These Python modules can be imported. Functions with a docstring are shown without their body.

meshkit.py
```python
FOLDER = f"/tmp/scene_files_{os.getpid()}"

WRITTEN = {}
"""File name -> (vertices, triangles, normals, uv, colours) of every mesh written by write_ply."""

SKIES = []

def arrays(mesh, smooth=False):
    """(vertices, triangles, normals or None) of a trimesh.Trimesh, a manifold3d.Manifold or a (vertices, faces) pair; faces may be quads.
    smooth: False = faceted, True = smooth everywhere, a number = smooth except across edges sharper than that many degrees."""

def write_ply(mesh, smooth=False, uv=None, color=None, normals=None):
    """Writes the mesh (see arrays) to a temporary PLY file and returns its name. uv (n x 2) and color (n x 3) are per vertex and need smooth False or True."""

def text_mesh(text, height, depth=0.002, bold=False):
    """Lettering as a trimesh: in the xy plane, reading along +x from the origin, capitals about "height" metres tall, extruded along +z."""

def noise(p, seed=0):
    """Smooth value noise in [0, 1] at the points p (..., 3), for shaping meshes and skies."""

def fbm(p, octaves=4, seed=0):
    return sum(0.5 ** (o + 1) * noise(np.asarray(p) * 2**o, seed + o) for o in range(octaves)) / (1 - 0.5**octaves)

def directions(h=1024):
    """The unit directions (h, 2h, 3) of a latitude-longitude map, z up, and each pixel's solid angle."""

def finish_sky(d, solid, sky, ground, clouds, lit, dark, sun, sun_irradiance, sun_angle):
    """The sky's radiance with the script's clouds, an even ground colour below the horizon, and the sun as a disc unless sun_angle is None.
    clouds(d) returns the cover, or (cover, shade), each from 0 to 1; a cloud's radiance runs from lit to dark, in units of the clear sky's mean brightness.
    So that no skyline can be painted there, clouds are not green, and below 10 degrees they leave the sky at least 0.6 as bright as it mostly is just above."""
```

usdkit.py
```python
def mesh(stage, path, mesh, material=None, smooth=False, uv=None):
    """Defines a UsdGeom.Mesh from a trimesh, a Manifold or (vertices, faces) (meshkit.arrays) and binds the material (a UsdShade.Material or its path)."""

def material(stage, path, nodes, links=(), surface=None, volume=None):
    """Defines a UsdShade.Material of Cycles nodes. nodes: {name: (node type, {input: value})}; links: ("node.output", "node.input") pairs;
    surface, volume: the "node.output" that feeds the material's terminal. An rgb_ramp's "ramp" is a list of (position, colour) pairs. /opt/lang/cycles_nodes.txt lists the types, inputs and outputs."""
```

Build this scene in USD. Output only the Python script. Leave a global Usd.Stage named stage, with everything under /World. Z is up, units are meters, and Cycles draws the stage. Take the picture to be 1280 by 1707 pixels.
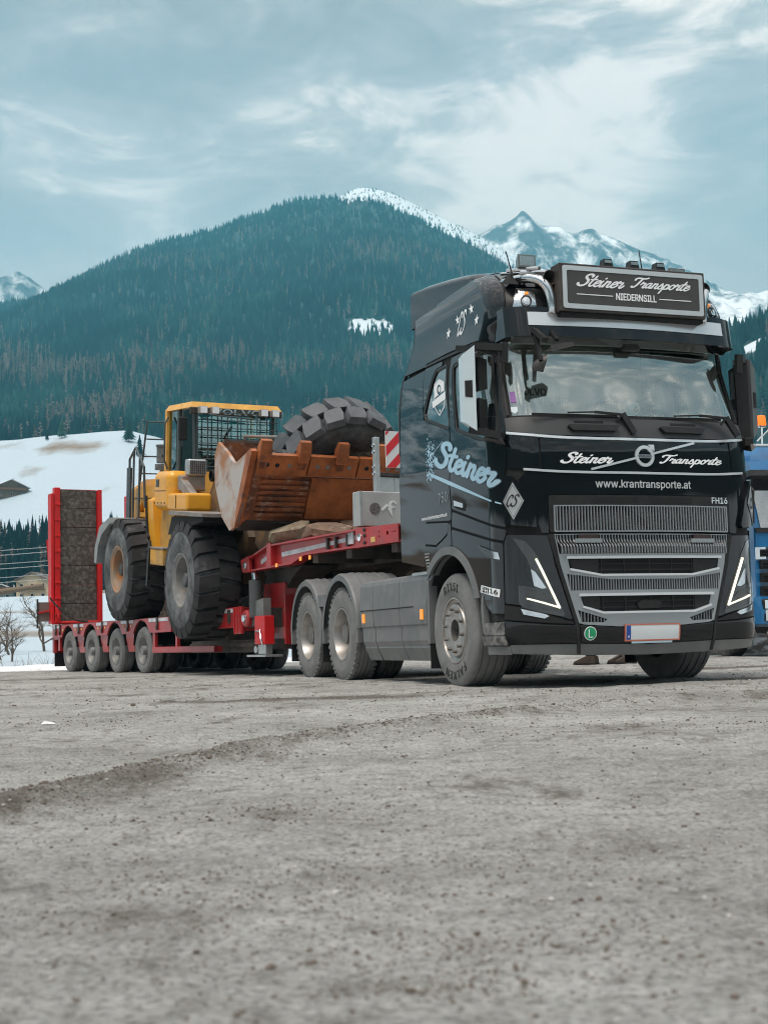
import math, random, numpy as np, trimesh, shapely, usdkit, meshkit
from pxr import Usd, UsdGeom, UsdLux, UsdShade, Gf, Sdf, Vt
from shapely import affinity
from shapely.geometry import Polygon, LineString, Point, box as sbox
from scipy.interpolate import PchipInterpolator
from scipy.spatial import ConvexHull

stage = Usd.Stage.CreateInMemory()
UsdGeom.SetStageUpAxis(stage, UsdGeom.Tokens.z)
UsdGeom.Xform.Define(stage, '/World')
UsdGeom.Scope.Define(stage, '/World/Looks')
rng = np.random.default_rng(7)
random.seed(7)
HAZE = 0.00020

# ------------------------------------------------------------------ camera
EYE = (0.0, 0.0, 0.438)
PITCH, ROLL = math.degrees(0.0933), math.degrees(0.0260)
cam = UsdGeom.Camera.Define(stage, '/World/camera')
cam.AddTranslateOp().Set(Gf.Vec3d(*EYE))
cam.AddRotateXOp().Set(90 + PITCH)
cam.AddRotateZOp().Set(-ROLL)
cam.CreateFocalLengthAttr(50.0)
cam.CreateHorizontalApertureAttr(50.0 * 1280 / 2291.8)
cam.CreateVerticalApertureAttr(50.0 * 1707 / 2291.8)
cam.CreateFStopAttr(6.5)
cam.CreateFocusDistanceAttr(14.5)
cam.CreateClippingRangeAttr(Gf.Vec2f(0.05, 60000))
cam.CreateExposureAttr(1.17)

# ------------------------------------------------------------------ sky and sun (overcast late afternoon)
SUN_AZ, SUN_EL = math.radians(-150), math.radians(66)      # direction towards the sun: atan2(x, y)
sun = UsdLux.DistantLight.Define(stage, '/World/sun')
sun.CreateIntensityAttr(0.40); sun.CreateAngleAttr(28.0); sun.CreateNormalizeAttr(True)
sun.CreateColorAttr(Gf.Vec3f(1.0, 0.90, 0.80))
sun.AddRotateZOp().Set(-math.degrees(SUN_AZ)); sun.AddRotateXOp().Set(-(90 - math.degrees(SUN_EL)))
sky = UsdLux.DomeLight.Define(stage, '/World/sky')
sky.GetPrim().SetCustomDataByKey('kind', 'structure')
CLOUD_LIT = [((.0864, .9431, .3211), 2.7, .085), ((.1403, .9296, .3408), 2.8, .12), ((.1956, .9055, .3767), 2.4, .09), ((.2448, .8867, .3923), 2.6, .12), ((.1732, .9330, .3153), 2.0, .07), ((-.0436, .935, .352), 4.0, .03),
             ((.2487, .9195, .3044), 3.6, -.13), ((-.1914, .8994, .3929), 6.0, -.07), ((-.0083, .915, .4033), 5.0, -.06)]     # where the cloud is thinner or thicker: direction, width in degrees, amount
sn = {
    'st': ('sky_texture', {'sky_type': 'single_scattering', 'sun_disc': False, 'sun_elevation': SUN_EL, 'sun_rotation': SUN_AZ, 'air_density': 1.0, 'aerosol_density': 1.5, 'ozone_density': 1.5}),
    'tc': ('texture_coordinate', {}),
    'mp': ('mapping', {'scale': (1.0, 1.0, 2.3), 'rotation': (0.0, .22, 0.0)}),
    'mp2': ('mapping', {'scale': (1.0, 1.0, 3.2), 'location': (3.1, 1.7, 0.4), 'rotation': (0.0, 0.30, 0.25)}),
    'sep': ('separate_xyz', {}),
    'n1': ('noise_texture', {'scale': 9.0, 'detail': 12.0, 'roughness': 0.62, 'distortion': 0.6}),
    'n2': ('noise_texture', {'scale': 2.6, 'detail': 6.0, 'roughness': 0.5, 'distortion': 0.2}),
    'cen': ('math', {'math_type': 'multiply_add', 'value2': 1.30, 'value3': -.175}),
    'shade': ('rgb_ramp', {'ramp': [(0.0, (1.72, 1.66, 1.70)), (0.30, (2.12, 2.03, 2.04)), (0.44, (2.75, 2.58, 2.52)), (0.53, (3.6, 3.28, 3.1)), (0.60, (5.2, 4.55, 4.15)), (0.68, (6.9, 5.9, 5.25)), (1.0, (7.6, 6.4, 5.6))]}),
    'cover': ('rgb_ramp', {'ramp': [(0.0, (0.82, 0.82, 0.82)), (0.42, (0.88, 0.88, 0.88)), (0.60, (0.97, 0.97, 0.97)), (1.0, (1, 1, 1))]}),
    'low': ('rgb_ramp', {'ramp': [(0.0, (1, 1, 1)), (0.12, (1.0, 1.0, 1.0)), (0.34, (.25, .25, .25)), (.45, (0, 0, 0)), (1.0, (0, 0, 0))]}),
    'lm': ('math', {'math_type': 'multiply', 'value2': 0.72}),
    'veil': ('mix_color', {'b': (5.9, 4.9, 4.5), 'use_clamp': False}),
    'up': ('rgb_ramp', {'ramp': [(0.0, (1, 1, 1)), (.45, (1, 1, 1)), (.75, (1.8, 1.75, 1.7)), (1.0, (2.2, 2.12, 2.05))]}),
    'mx': ('mix_color', {'use_clamp': False}), 'top': ('mix_color', {'blend_type': 'multiply', 'fac': 1.0, 'use_clamp': False}),
    'bg': ('background_shader', {'strength': 0.10})}
sl = [('tc.generated', 'mp.vector'), ('tc.generated', 'mp2.vector'), ('tc.generated', 'sep.vector'), ('mp.vector', 'n1.vector'), ('mp2.vector', 'n2.vector'), ('n1.fac', 'cen.value1'), ('n2.fac', 'cover.fac'), ('sep.z', 'low.fac'), ('low.color', 'lm.value1')]
last = 'cen.value'
for k, (d, wdt, amt) in enumerate(CLOUD_LIT):
    sn[f'd{k}'] = ('vector_math', {'math_type': 'dot_product', 'vector2': d})
    sn[f'r{k}'] = ('map_range', {'range_type': 'smoothstep', 'from_min': math.cos(math.radians(wdt * 2.0)), 'from_max': 1.0, 'to_min': 0.0, 'to_max': amt, 'clamp': True})
    sn[f'a{k}'] = ('math', {'math_type': 'add'})
    sl += [('tc.generated', f'd{k}.vector1'), (f'd{k}.value', f'r{k}.value'), (f'r{k}.result', f'a{k}.value1'), (last, f'a{k}.value2')]; last = f'a{k}.value'
sl += [(last, 'shade.fac'), ('cover.color', 'mx.fac'), ('st.color', 'mx.a'), ('shade.color', 'mx.b'), ('lm.value', 'veil.fac'), ('mx.result', 'veil.a'), ('sep.z', 'up.fac'), ('veil.result', 'top.a'), ('up.color', 'top.b'), ('top.result', 'bg.color')]
sky_m = usdkit.material(stage, '/World/Looks/sky_cloud', sn, sl, surface='bg.background')
UsdShade.MaterialBindingAPI.Apply(sky.GetPrim()).Bind(sky_m)

# ------------------------------------------------------------------ helpers: names, tags, meshes
USED = {}
def numbered(path):
    n = USED.get(path, 0); USED[path] = n + 1
    return path if n == 0 else f'{path}_{n:03d}'
def tag(p, label=None, cat=None, group=None, kind=None):
    p = p.GetPrim() if hasattr(p, 'GetPrim') else p
    for k, v in (('label', label), ('category', cat), ('group', group), ('kind', kind)):
        if v: p.SetCustomDataByKey(k, v)
    return p
def thing(name, label, cat, loc=(0, 0, 0), rz=0.0, rx=0.0, group=None, scale=None):
    x = UsdGeom.Xform.Define(stage, numbered('/World/' + name))
    x.AddTranslateOp().Set(Gf.Vec3d(*map(float, loc)))
    if rz: x.AddRotateZOp().Set(float(rz))
    if rx: x.AddRotateXOp().Set(float(rx))
    if scale: x.AddScaleOp().Set(Gf.Vec3f(*scale))
    return tag(x, label, cat, group)
def copy_of(root, loc, rz, label=None, group=None, scale=None):
    r = thing(root.GetName(), label or root.GetCustomDataByKey('label'), root.GetCustomDataByKey('category'), loc, rz, group=group or root.GetCustomDataByKey('group'), scale=scale)
    r.GetReferences().AddInternalReference(root.GetPath()); r.SetInstanceable(True)
    return r
def cat_(ms):
    """Joins trimeshes or (vertices, faces) pairs."""
    vs, fs, n = [], [], 0
    for m in ms:
        v, f, _ = meshkit.arrays(m)
        vs.append(v); fs.append(f + n); n += len(v)
    return np.vstack(vs), np.vstack(fs)
def obj(name, mesh, mat, parent=None, smooth=False, label=None, cat=None, group=None, kind=None, loc=None):
    if isinstance(mesh, list): mesh = cat_(mesh)
    base = str(parent.GetPath()) if parent is not None else '/World'
    m = usdkit.mesh(stage, numbered(base + '/' + name), mesh, mat, smooth)
    if loc is not None: m.AddTranslateOp().Set(Gf.Vec3d(*map(float, loc)))
    return tag(m, label, cat, group, kind)
def obj_n(name, v, f, n, mat, parent, **kw):
    base = str(parent.GetPath())
    m = usdkit.mesh(stage, numbered(base + '/' + name), (v, f), mat, False)
    m.CreateNormalsAttr(Vt.Vec3fArray.FromNumpy(n.astype(np.float32))); m.SetNormalsInterpolation('vertex')
    return tag(m, **kw)

# ------------------------------------------------------------------ helpers: shapes
def bx(x0, x1, y0, y1, z0, z1, c=0.0):
    """Box, edges chamfered by c."""
    x0, x1 = sorted((x0, x1)); y0, y1 = sorted((y0, y1)); z0, z1 = sorted((z0, z1))
    if not c:
        m = trimesh.creation.box([x1 - x0, y1 - y0, z1 - z0]); m.apply_translation([(x0 + x1) / 2, (y0 + y1) / 2, (z0 + z1) / 2]); return m
    p = []
    for x, sx in ((x0, 1), (x1, -1)):
        for y, sy in ((y0, 1), (y1, -1)):
            for z, sz in ((z0, 1), (z1, -1)):
                p += [(x + sx * c, y + sy * c, z), (x + sx * c, y, z + sz * c), (x, y + sy * c, z + sz * c)]
    return hull(p)
def hull(p):
    p = np.asarray(p, float); h = ConvexHull(p); f = h.simplices.copy()
    n = np.cross(p[f[:, 1]] - p[f[:, 0]], p[f[:, 2]] - p[f[:, 0]])
    bad = (n * h.equations[:, :3]).sum(1) < 0
    f[bad] = f[bad][:, ::-1]
    return trimesh.Trimesh(p, f, process=True)
def tube(pts, r, n=8, closed=False):
    """Round bar through points."""
    p = np.asarray(pts, float); r = np.broadcast_to(r, (len(p),))
    t = np.gradient(p, axis=0); t /= np.linalg.norm(t, axis=1, keepdims=True) + 1e-12
    ref = np.array([0, 0, 1.0]) if abs(t[:, 2]).mean() < 0.8 else np.array([1.0, 0, 0])
    a = np.cross(t, ref); a /= np.linalg.norm(a, axis=1, keepdims=True) + 1e-12
    b = np.cross(t, a); an = np.arange(n) * 2 * np.pi / n
    v = p[:, None] + r[:, None, None] * (np.cos(an)[None, :, None] * a[:, None] + np.sin(an)[None, :, None] * b[:, None])
    i, j = np.meshgrid(np.arange(len(p) - 1), np.arange(n), indexing='ij')
    q = np.stack([i * n + j, i * n + (j + 1) % n, (i + 1) * n + (j + 1) % n, (i + 1) * n + j], -1).reshape(-1, 4)
    V = v.reshape(-1, 3); F = np.vstack([q[:, [0, 1, 2]], q[:, [0, 2, 3]]])
    caps = []
    for k, s in ((0, 1), (len(p) - 1, -1)):
        V = np.vstack([V, p[k]]); c = len(V) - 1
        for j in range(n):
            e = (k * n + j, k * n + (j + 1) % n)
            caps.append((c, e[1], e[0]) if s > 0 else (c, e[0], e[1]))
    F = np.vstack([F, caps])
    m = trimesh.Trimesh(V, F, process=False)
    if m.volume < 0: m.invert()
    return m
def bar(a, b, w, h, up=(0, 0, 1)):
    """Rectangular bar from a to b."""
    a, b, up = np.array(a, float), np.array(b, float), np.array(up, float)
    t = (b - a) / np.linalg.norm(b - a); s = np.cross(t, up); s /= np.linalg.norm(s); u = np.cross(s, t)
    return hull([q + i * s * w / 2 + j * u * h / 2 for q in (a, b) for i in (-1, 1) for j in (-1, 1)])
def lathe_x(prof, n=64, x_sign=1, cx=0, cy=0, cz=0, a0=0, a1=2 * np.pi):
    """Revolves (r, x) points about the x axis through (cx, cy, cz)."""
    pr = np.asarray(prof, float); full = abs(a1 - a0 - 2 * np.pi) < 1e-6
    an = np.linspace(a0, a1, n + (0 if full else 1), endpoint=not full); m = len(an)
    v = np.stack([np.broadcast_to(cx + x_sign * pr[:, 1][None], (m, len(pr))), cy + np.cos(an)[:, None] * pr[:, 0][None], cz + np.sin(an)[:, None] * pr[:, 0][None]], -1).reshape(-1, 3)
    k = len(pr); i, j = np.meshgrid(np.arange(m if full else m - 1), np.arange(k - 1), indexing='ij')
    q = np.stack([i * k + j, i * k + j + 1, ((i + 1) % m) * k + j + 1, ((i + 1) % m) * k + j], -1).reshape(-1, 4)
    f = np.vstack([q[:, [0, 1, 2]], q[:, [0, 2, 3]]])
    mm = trimesh.Trimesh(v, f, process=False)
    if x_sign < 0: mm.invert()
    return mm
def cyl(a, b, r, n=16): return tube([a, b], r, n)
def earcut(poly):
    return trimesh.creation.triangulate_polygon(poly, engine='earcut')
def polys(g):
    return [x for x in (g.geoms if hasattr(g, 'geoms') else [g]) if x.geom_type == 'Polygon' and x.area > 1e-9]
def prism(poly, axis, lo, hi, c=0.0):
    """Extrudes a shapely polygon: axis 'x' takes (y, z) points, 'y' (x, z), 'z' (x, y)."""
    if not isinstance(poly, (Polygon, shapely.MultiPolygon)): poly = Polygon(poly)
    out = []
    for g in polys(shapely.make_valid(poly)):
        m = trimesh.creation.extrude_polygon(shapely.geometry.polygon.orient(g), hi - lo, engine='earcut')
        v = np.array(m.vertices); w = v.copy(); f = np.array(m.faces)
        if axis == 'x': w = np.stack([v[:, 2] + lo, v[:, 0], v[:, 1]], 1)
        if axis == 'y': w = np.stack([v[:, 0], v[:, 2] + lo, v[:, 1]], 1); f = f[:, ::-1]
        if axis == 'z': w = np.stack([v[:, 0], v[:, 1], v[:, 2] + lo], 1)
        out.append((w, f))
    return trimesh.Trimesh(*cat_(out), process=False)
def mirror_x(m):
    v, f, _ = meshkit.arrays(m); v = v.copy(); v[:, 0] *= -1
    return trimesh.Trimesh(v, f[:, ::-1], process=False)
def xf(m, M):
    m = trimesh.Trimesh(*meshkit.arrays(m)[:2], process=False); m.apply_transform(M); return m
def frame_m(o, ex, ey):
    ex = np.array(ex, float); ey = np.array(ey, float); ez = np.cross(ex, ey); ez /= np.linalg.norm(ez)
    M = np.eye(4); M[:3, 0], M[:3, 1], M[:3, 2], M[:3, 3] = ex, ey, ez, o
    return M
def rounded(x0, x1, y0, y1, r): return sbox(x0 + r, y0 + r, x1 - r, y1 - r).buffer(r, quad_segs=5)
def rot_m(deg, ax, p=(0, 0, 0)): return trimesh.transformations.rotation_matrix(math.radians(deg), ax, p)

# ------------------------------------------------------------------ helpers: lettering
def font_shape(text, height, bold=False):
    m = meshkit.text_mesh(text, height, 0.002, bold)
    v, f = np.array(m.vertices), np.array(m.faces)
    low = v[f][..., 2].max(1) < 1e-6
    return shapely.union_all([Polygon(t[:, :2]).buffer(height * 2e-3) for t in v[f][low]], grid_size=height * 1e-3).buffer(0)
GL = {  # brush lettering: strokes per letter and the advance
    'S': ([[(1.05, 1.62), (1.0, 1.88), (.72, 2.0), (.4, 1.8), (.42, 1.42), (.78, 1.02), (.86, .5), (.52, .04), (.08, .1), (-.1, .42)]], 1.12),
    'T': ([[(-.05, 1.45), (.02, 1.78), (.4, 1.86), (.9, 1.8), (1.5, 1.98)], [(.82, 1.8), (.66, 1.0), (.5, .35), (.22, -.02), (-.02, .15)]], 1.05),
    'C': ([[(.95, 1.5), (.92, 1.9), (.6, 1.95), (.2, 1.4), (.08, .6), (.32, .05), (.75, .2), (.95, .5)]], 1.05),
    't': ([[(.4, 1.75), (.22, .9), (.14, .25), (.3, .0), (.52, .14), (.68, .4)], [(-.02, 1.12), (.62, 1.2)]], .6),
    'e': ([[(.06, .46), (.4, .58), (.56, .85), (.38, 1.02), (.1, .7), (.08, .22), (.3, .0), (.56, .14), (.74, .42)]], .66),
    'i': ([[(.16, .98), (.08, .3), (.2, .0), (.4, .2), (.5, .42)], [(.3, 1.42), (.33, 1.5)]], .45),
    'n': ([[(.18, 1.0), (.08, .02)], [(.1, .4), (.34, .92), (.56, .95), (.54, .5), (.5, .15), (.64, .0), (.84, .2), (.92, .42)]], .86),
    'r': ([[(.0, .6), (.16, 1.06), (.26, .86), (.52, .92), (.5, .5), (.42, .18), (.56, .0), (.74, .16), (.84, .42)]], .74),
    'a': ([[(.62, .86), (.42, 1.0), (.1, .7), (.1, .16), (.3, .04), (.56, .5), (.64, .95), (.58, .3), (.68, .02), (.84, .16), (.94, .42)]], .88),
    's': ([[(.02, .42), (.24, .8), (.34, 1.08), (.42, .84), (.56, .48), (.5, .1), (.26, .0), (.08, .16)], [(.5, .1), (.66, .2), (.78, .42)]], .72),
    'p': ([[(.2, 1.0), (.04, .0), (-.1, -.85)], [(.1, .35), (.36, .95), (.62, .8), (.56, .2), (.3, .02), (.12, .14)], [(.4, .02), (.66, .14), (.84, .42)]], .84),
    'o': ([[(.4, 1.0), (.1, .72), (.12, .14), (.38, .02), (.6, .4), (.54, .88), (.38, 1.0), (.6, .78), (.82, .74)]], .74),
    ' ': ([], .42)}
def brush(text, xh, pen=.17, shear=.32, squash=.62):
    """Slanted brush script as a shapely shape; xh = height of a small letter."""
    from scipy.interpolate import CubicSpline
    x, parts = 0.0, []
    for ch in text:
        strokes, adv = GL[ch]
        for s in strokes:
            p = np.array(s, float); p[:, 0] += x
            if len(p) > 2:
                t = np.r_[0, np.cumsum(np.sqrt(np.hypot(*np.diff(p, axis=0).T)))]
                p = CubicSpline(t, p)(np.linspace(0, t[-1], 12 * len(p)))
            p[:, 0] += shear * p[:, 1]
            ln = LineString(p)
            k = pen * (1.25 if ch in 'STC' else 1.0)
            ln = affinity.rotate(ln, -40, origin=(0, 0)); ln = affinity.scale(ln, 1, 1 / squash, origin=(0, 0))
            g = ln.buffer(k, quad_segs=4).buffer(0)
            g = affinity.scale(g, 1, squash, origin=(0, 0)); parts.append(affinity.rotate(g, 40, origin=(0, 0)))
        x += adv
    g = shapely.union_all([p.simplify(.01).buffer(0) for p in parts], grid_size=.002).buffer(0)
    return affinity.scale(g, xh, xh, origin=(0, 0)).simplify(xh * .012)
def fit(g, x0, x1, y0=None, y1=None, yc=None):
    """Scales and moves a shape to the given span."""
    a, b, c, d = g.bounds; sx = (x1 - x0) / (c - a); sy = sx if y0 is None else (y1 - y0) / (d - b)
    g = affinity.affine_transform(g, [sx, 0, 0, sy, x0 - a * sx, 0])
    a, b, c, d = g.bounds
    return affinity.translate(g, 0, (y0 - b) if y0 is not None else (yc or 0) - (b + d) / 2)
def star(cx, cy, r, rot=0, inner=.4):
    return Polygon([(cx + (r if k % 2 == 0 else r * inner) * math.sin(rot + k * math.pi / 5), cy + (r if k % 2 == 0 else r * inner) * math.cos(rot + k * math.pi / 5)) for k in range(10)])
def flat_text(g, depth, M):
    out = [trimesh.creation.extrude_polygon(q, depth, engine='earcut') for q in polys(g)]
    m = trimesh.util.concatenate(out); m.apply_transform(M); return m

# ------------------------------------------------------------------ materials
def mat(name, color, rough=.5, metal=0.0, c2=None, scale=4.0, detail=4.0, lo=.35, hi=.65, bump=0.0, bscale=40.0, coat=0.0, spec=.5, r2=None, em=None, ems=0.0, stretch=None, c3=None, s3=1.0, lo3=.5, hi3=.7, bdist=.01, crough=.03):
    n = {'b': ('principled_bsdf', {'base_color': color, 'roughness': rough, 'metallic': metal, 'coat_weight': coat, 'coat_roughness': crough, 'specular_ior_level': spec}), 'tc': ('texture_coordinate', {})}
    L = []; src = 'tc.object'
    if stretch: n['mp'] = ('mapping', {'scale': stretch}); L.append(('tc.object', 'mp.vector')); src = 'mp.vector'
    if c2 is not None:
        n['n'] = ('noise_texture', {'scale': scale, 'detail': detail, 'roughness': .62}); n['r'] = ('rgb_ramp', {'ramp': [(lo, color), (hi, c2)]})
        L += [(src, 'n.vector'), ('n.fac', 'r.fac')]; out = 'r.color'
        if c3 is not None:
            n['n3'] = ('noise_texture', {'scale': s3, 'detail': 6.0, 'roughness': .65}); n['r3'] = ('rgb_ramp', {'ramp': [(lo3, (0, 0, 0)), (hi3, (1, 1, 1))]}); n['m3'] = ('mix_color', {'b': c3})
            L += [(src, 'n3.vector'), ('n3.fac', 'r3.fac'), ('r3.color', 'm3.fac'), ('r.color', 'm3.a')]; out = 'm3.result'
        L.append((out, 'b.base_color'))
        if r2 is not None:
            n['rr'] = ('map_range', {'from_min': lo, 'from_max': hi, 'to_min': rough, 'to_max': r2, 'clamp': True}); L += [('n.fac', 'rr.value'), ('rr.result', 'b.roughness')]
    if bump:
        n['nb'] = ('noise_texture', {'scale': bscale, 'detail': 5.0, 'roughness': .6}); n['bu'] = ('bump', {'strength': bump, 'distance': bdist}); L += [(src, 'nb.vector'), ('nb.fac', 'bu.height'), ('bu.normal', 'b.normal')]
    if em is not None: n['b'][1]['emission_color'] = em; n['b'][1]['emission_strength'] = ems
    return usdkit.material(stage, '/World/Looks/' + name, n, L, surface='b.BSDF')
def pane(name, tint, refl, rough=.0, rcol=(1, 1, 1), ior=1.5):
    """Window glass: clear, with the mirror of the surroundings on top."""
    n = {'t': ('transparent_bsdf', {'color': tint}), 'g': ('glossy_bsdf', {'color': rcol, 'roughness': rough}), 'lw': ('fresnel', {'IOR': ior}), 'a': ('math', {'math_type': 'add', 'value2': refl, 'use_clamp': True}), 'm': ('mix_closure', {})}
    return usdkit.material(stage, '/World/Looks/' + name, n, [('lw.fac', 'a.value1'), ('a.value', 'm.fac'), ('t.BSDF', 'm.closure1'), ('g.BSDF', 'm.closure2')], surface='m.closure')
PAINT = mat('black_metallic_paint', (.0030, .0035, .0046), rough=.4, metal=.0, coat=1.0, spec=.0, c2=(.006, .0072, .0092), scale=1.3, lo=.3, hi=.7, crough=.015)
GAP = mat('dark_rubber_gap', (.006, .006, .007), rough=.8)
PLAST = mat('black_plastic', (.011, .011, .012), rough=.42, spec=.35, c2=(.020, .0195, .0195), scale=9)
PLASTG = mat('grey_plastic', (.115, .122, .126), rough=.5, c2=(.15, .156, .158), scale=3, c3=(.20, .195, .185), s3=2.2, lo3=.52, hi3=.75)
DIRTP = mat('dirty_step_plastic', (.05, .05, .052), rough=.6, c2=(.20, .195, .185), scale=16, lo=.42, hi=.6)
CHROME = mat('chrome', (.78, .78, .78), rough=.09, metal=1.0)
STEEL = mat('polished_steel', (.62, .64, .66), rough=.18, metal=1.0)
BRIGHT = mat('bright_trim', (.66, .68, .70), rough=.28, metal=.55)
SILVER = mat('silver_grille', (.34, .355, .365), rough=.30, metal=.8)
ALU = mat('aluminium', (.55, .57, .58), rough=.38, metal=.8, c2=(.44, .45, .45), scale=6)
DARKMETAL = mat('dark_metal', (.035, .034, .034), rough=.55, metal=.3, c2=(.07, .06, .052), scale=5)
WHITE = mat('white_vinyl', (.78, .80, .82), rough=.35)
LBLUE = mat('chrome_blue_vinyl', (.42, .60, .72), rough=.22, metal=.35)
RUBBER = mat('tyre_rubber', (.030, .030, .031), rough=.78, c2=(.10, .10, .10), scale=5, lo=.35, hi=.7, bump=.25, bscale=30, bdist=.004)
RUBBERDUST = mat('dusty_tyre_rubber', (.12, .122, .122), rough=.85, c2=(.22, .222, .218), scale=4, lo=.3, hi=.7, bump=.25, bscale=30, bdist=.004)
LETTER = mat('tyre_letter_rubber', (.02, .02, .02), rough=.7)
RIM = mat('wheel_rim_metal', (.42, .41, .40), rough=.42, metal=.75, c2=(.24, .21, .18), scale=5, lo=.4, hi=.75)
HUBM = mat('hub_metal', (.22, .215, .21), rough=.5, metal=.6, c2=(.13, .115, .10), scale=8)
GLASSW = pane('windscreen_glass', (.90, .96, .94), .27, rough=.045, rcol=(.90, 1.0, .98))
GLASSS = pane('side_window_glass', (.72, .80, .80), .18)
LENS = pane('lamp_lens', (.92, .93, .94), .0, ior=1.22)
LAMPIN = mat('lamp_reflector', (.7, .72, .74), rough=.12, metal=.9)
LED = mat('daylight_led', (.9, .9, .85), em=(1.0, .92, .66), ems=.60)
AMBER = mat('amber_lens', (.75, .22, .02), rough=.2, em=(1.0, .35, .03), ems=.25)
REDM = mat('red_trailer_paint', (.42, .018, .020), rough=.42, c2=(.30, .020, .022), scale=2.5, c3=(.22, .13, .11), s3=5, lo3=.58, hi3=.8, coat=.25)
REDB = mat('bright_red_paint', (.60, .012, .015), rough=.4, c2=(.48, .015, .018), scale=3)
SIGNRED = mat('sign_red', (.55, .02, .03), rough=.4)
SIGNWHITE = mat('sign_white', (.62, .65, .66), rough=.4)
SIGNBG = mat('sign_dark_face', (.055, .052, .050), rough=.35)

# ================================================================== TRUCK
# cab skin: every point of it from (a, z): a = distance round the plan from the middle of the front (negative = nearside), z = height
_wz = PchipInterpolator([.2, .45, 1.0, 2.0, 2.4, 3.1, 3.45, 3.62, 3.74, 3.82, 3.87, 3.89], [1.235, 1.25, 1.25, 1.25, 1.238, 1.19, 1.15, 1.10, 1.03, .9, .62, .02])
_fz = PchipInterpolator([.2, .33, .5, 1.0, 1.75, 2.0, 2.2, 2.32, 2.98, 3.08, 3.2, 3.3, 3.4, 3.5, 3.6, 3.7, 3.78, 3.84, 3.87, 3.89], [.10, .03, .0, .0, .0, .01, .05, .09, .27, .24, .17, .165, .20, .28, .42, .64, .90, 1.25, 1.55, 1.75])
def _plan():
    W, R, bow = 1.25, .30, .075
    x = np.linspace(0, W - R, 200); y = bow * (x / (W - R)) ** 2
    s = np.arctan(2 * bow / (W - R)); t = np.linspace(s, np.pi / 2, 120)[1:]
    k = R / (1 - np.sin(s)); cx = (W - R) - k * np.sin(s); cy = y[-1] + k * np.cos(s)
    xs = np.r_[x, cx + k * np.sin(t), W]; ys = np.r_[y, cy - k * np.cos(t)]; ys = np.r_[ys, ys[-1] + 4]
    return np.r_[0, np.cumsum(np.hypot(np.diff(xs), np.diff(ys)))], xs, ys
_pa, _px, _py = _plan()
def S(a, z):
    a = np.asarray(a, float); z = np.asarray(z, float); zz = np.clip(z, .2, 3.89)
    return np.stack([np.sign(a) * np.interp(abs(a), _pa, _px) * _wz(zz) / 1.25, np.interp(abs(a), _pa, _py) + _fz(zz), z], -1)
def SN(a, z):
    e = .004; n = np.cross(S(a + e, z) - S(a - e, z), S(a, z + e) - S(a, z - e))
    return n / np.maximum(np.linalg.norm(n, axis=-1, keepdims=True), 1e-9)
def a_of_u(u, z): return -float(np.interp(u - _fz(min(z, 3.88)), _py, _pa))
def uz(L): return [(a_of_u(u, z), z) for u, z in L]
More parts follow.
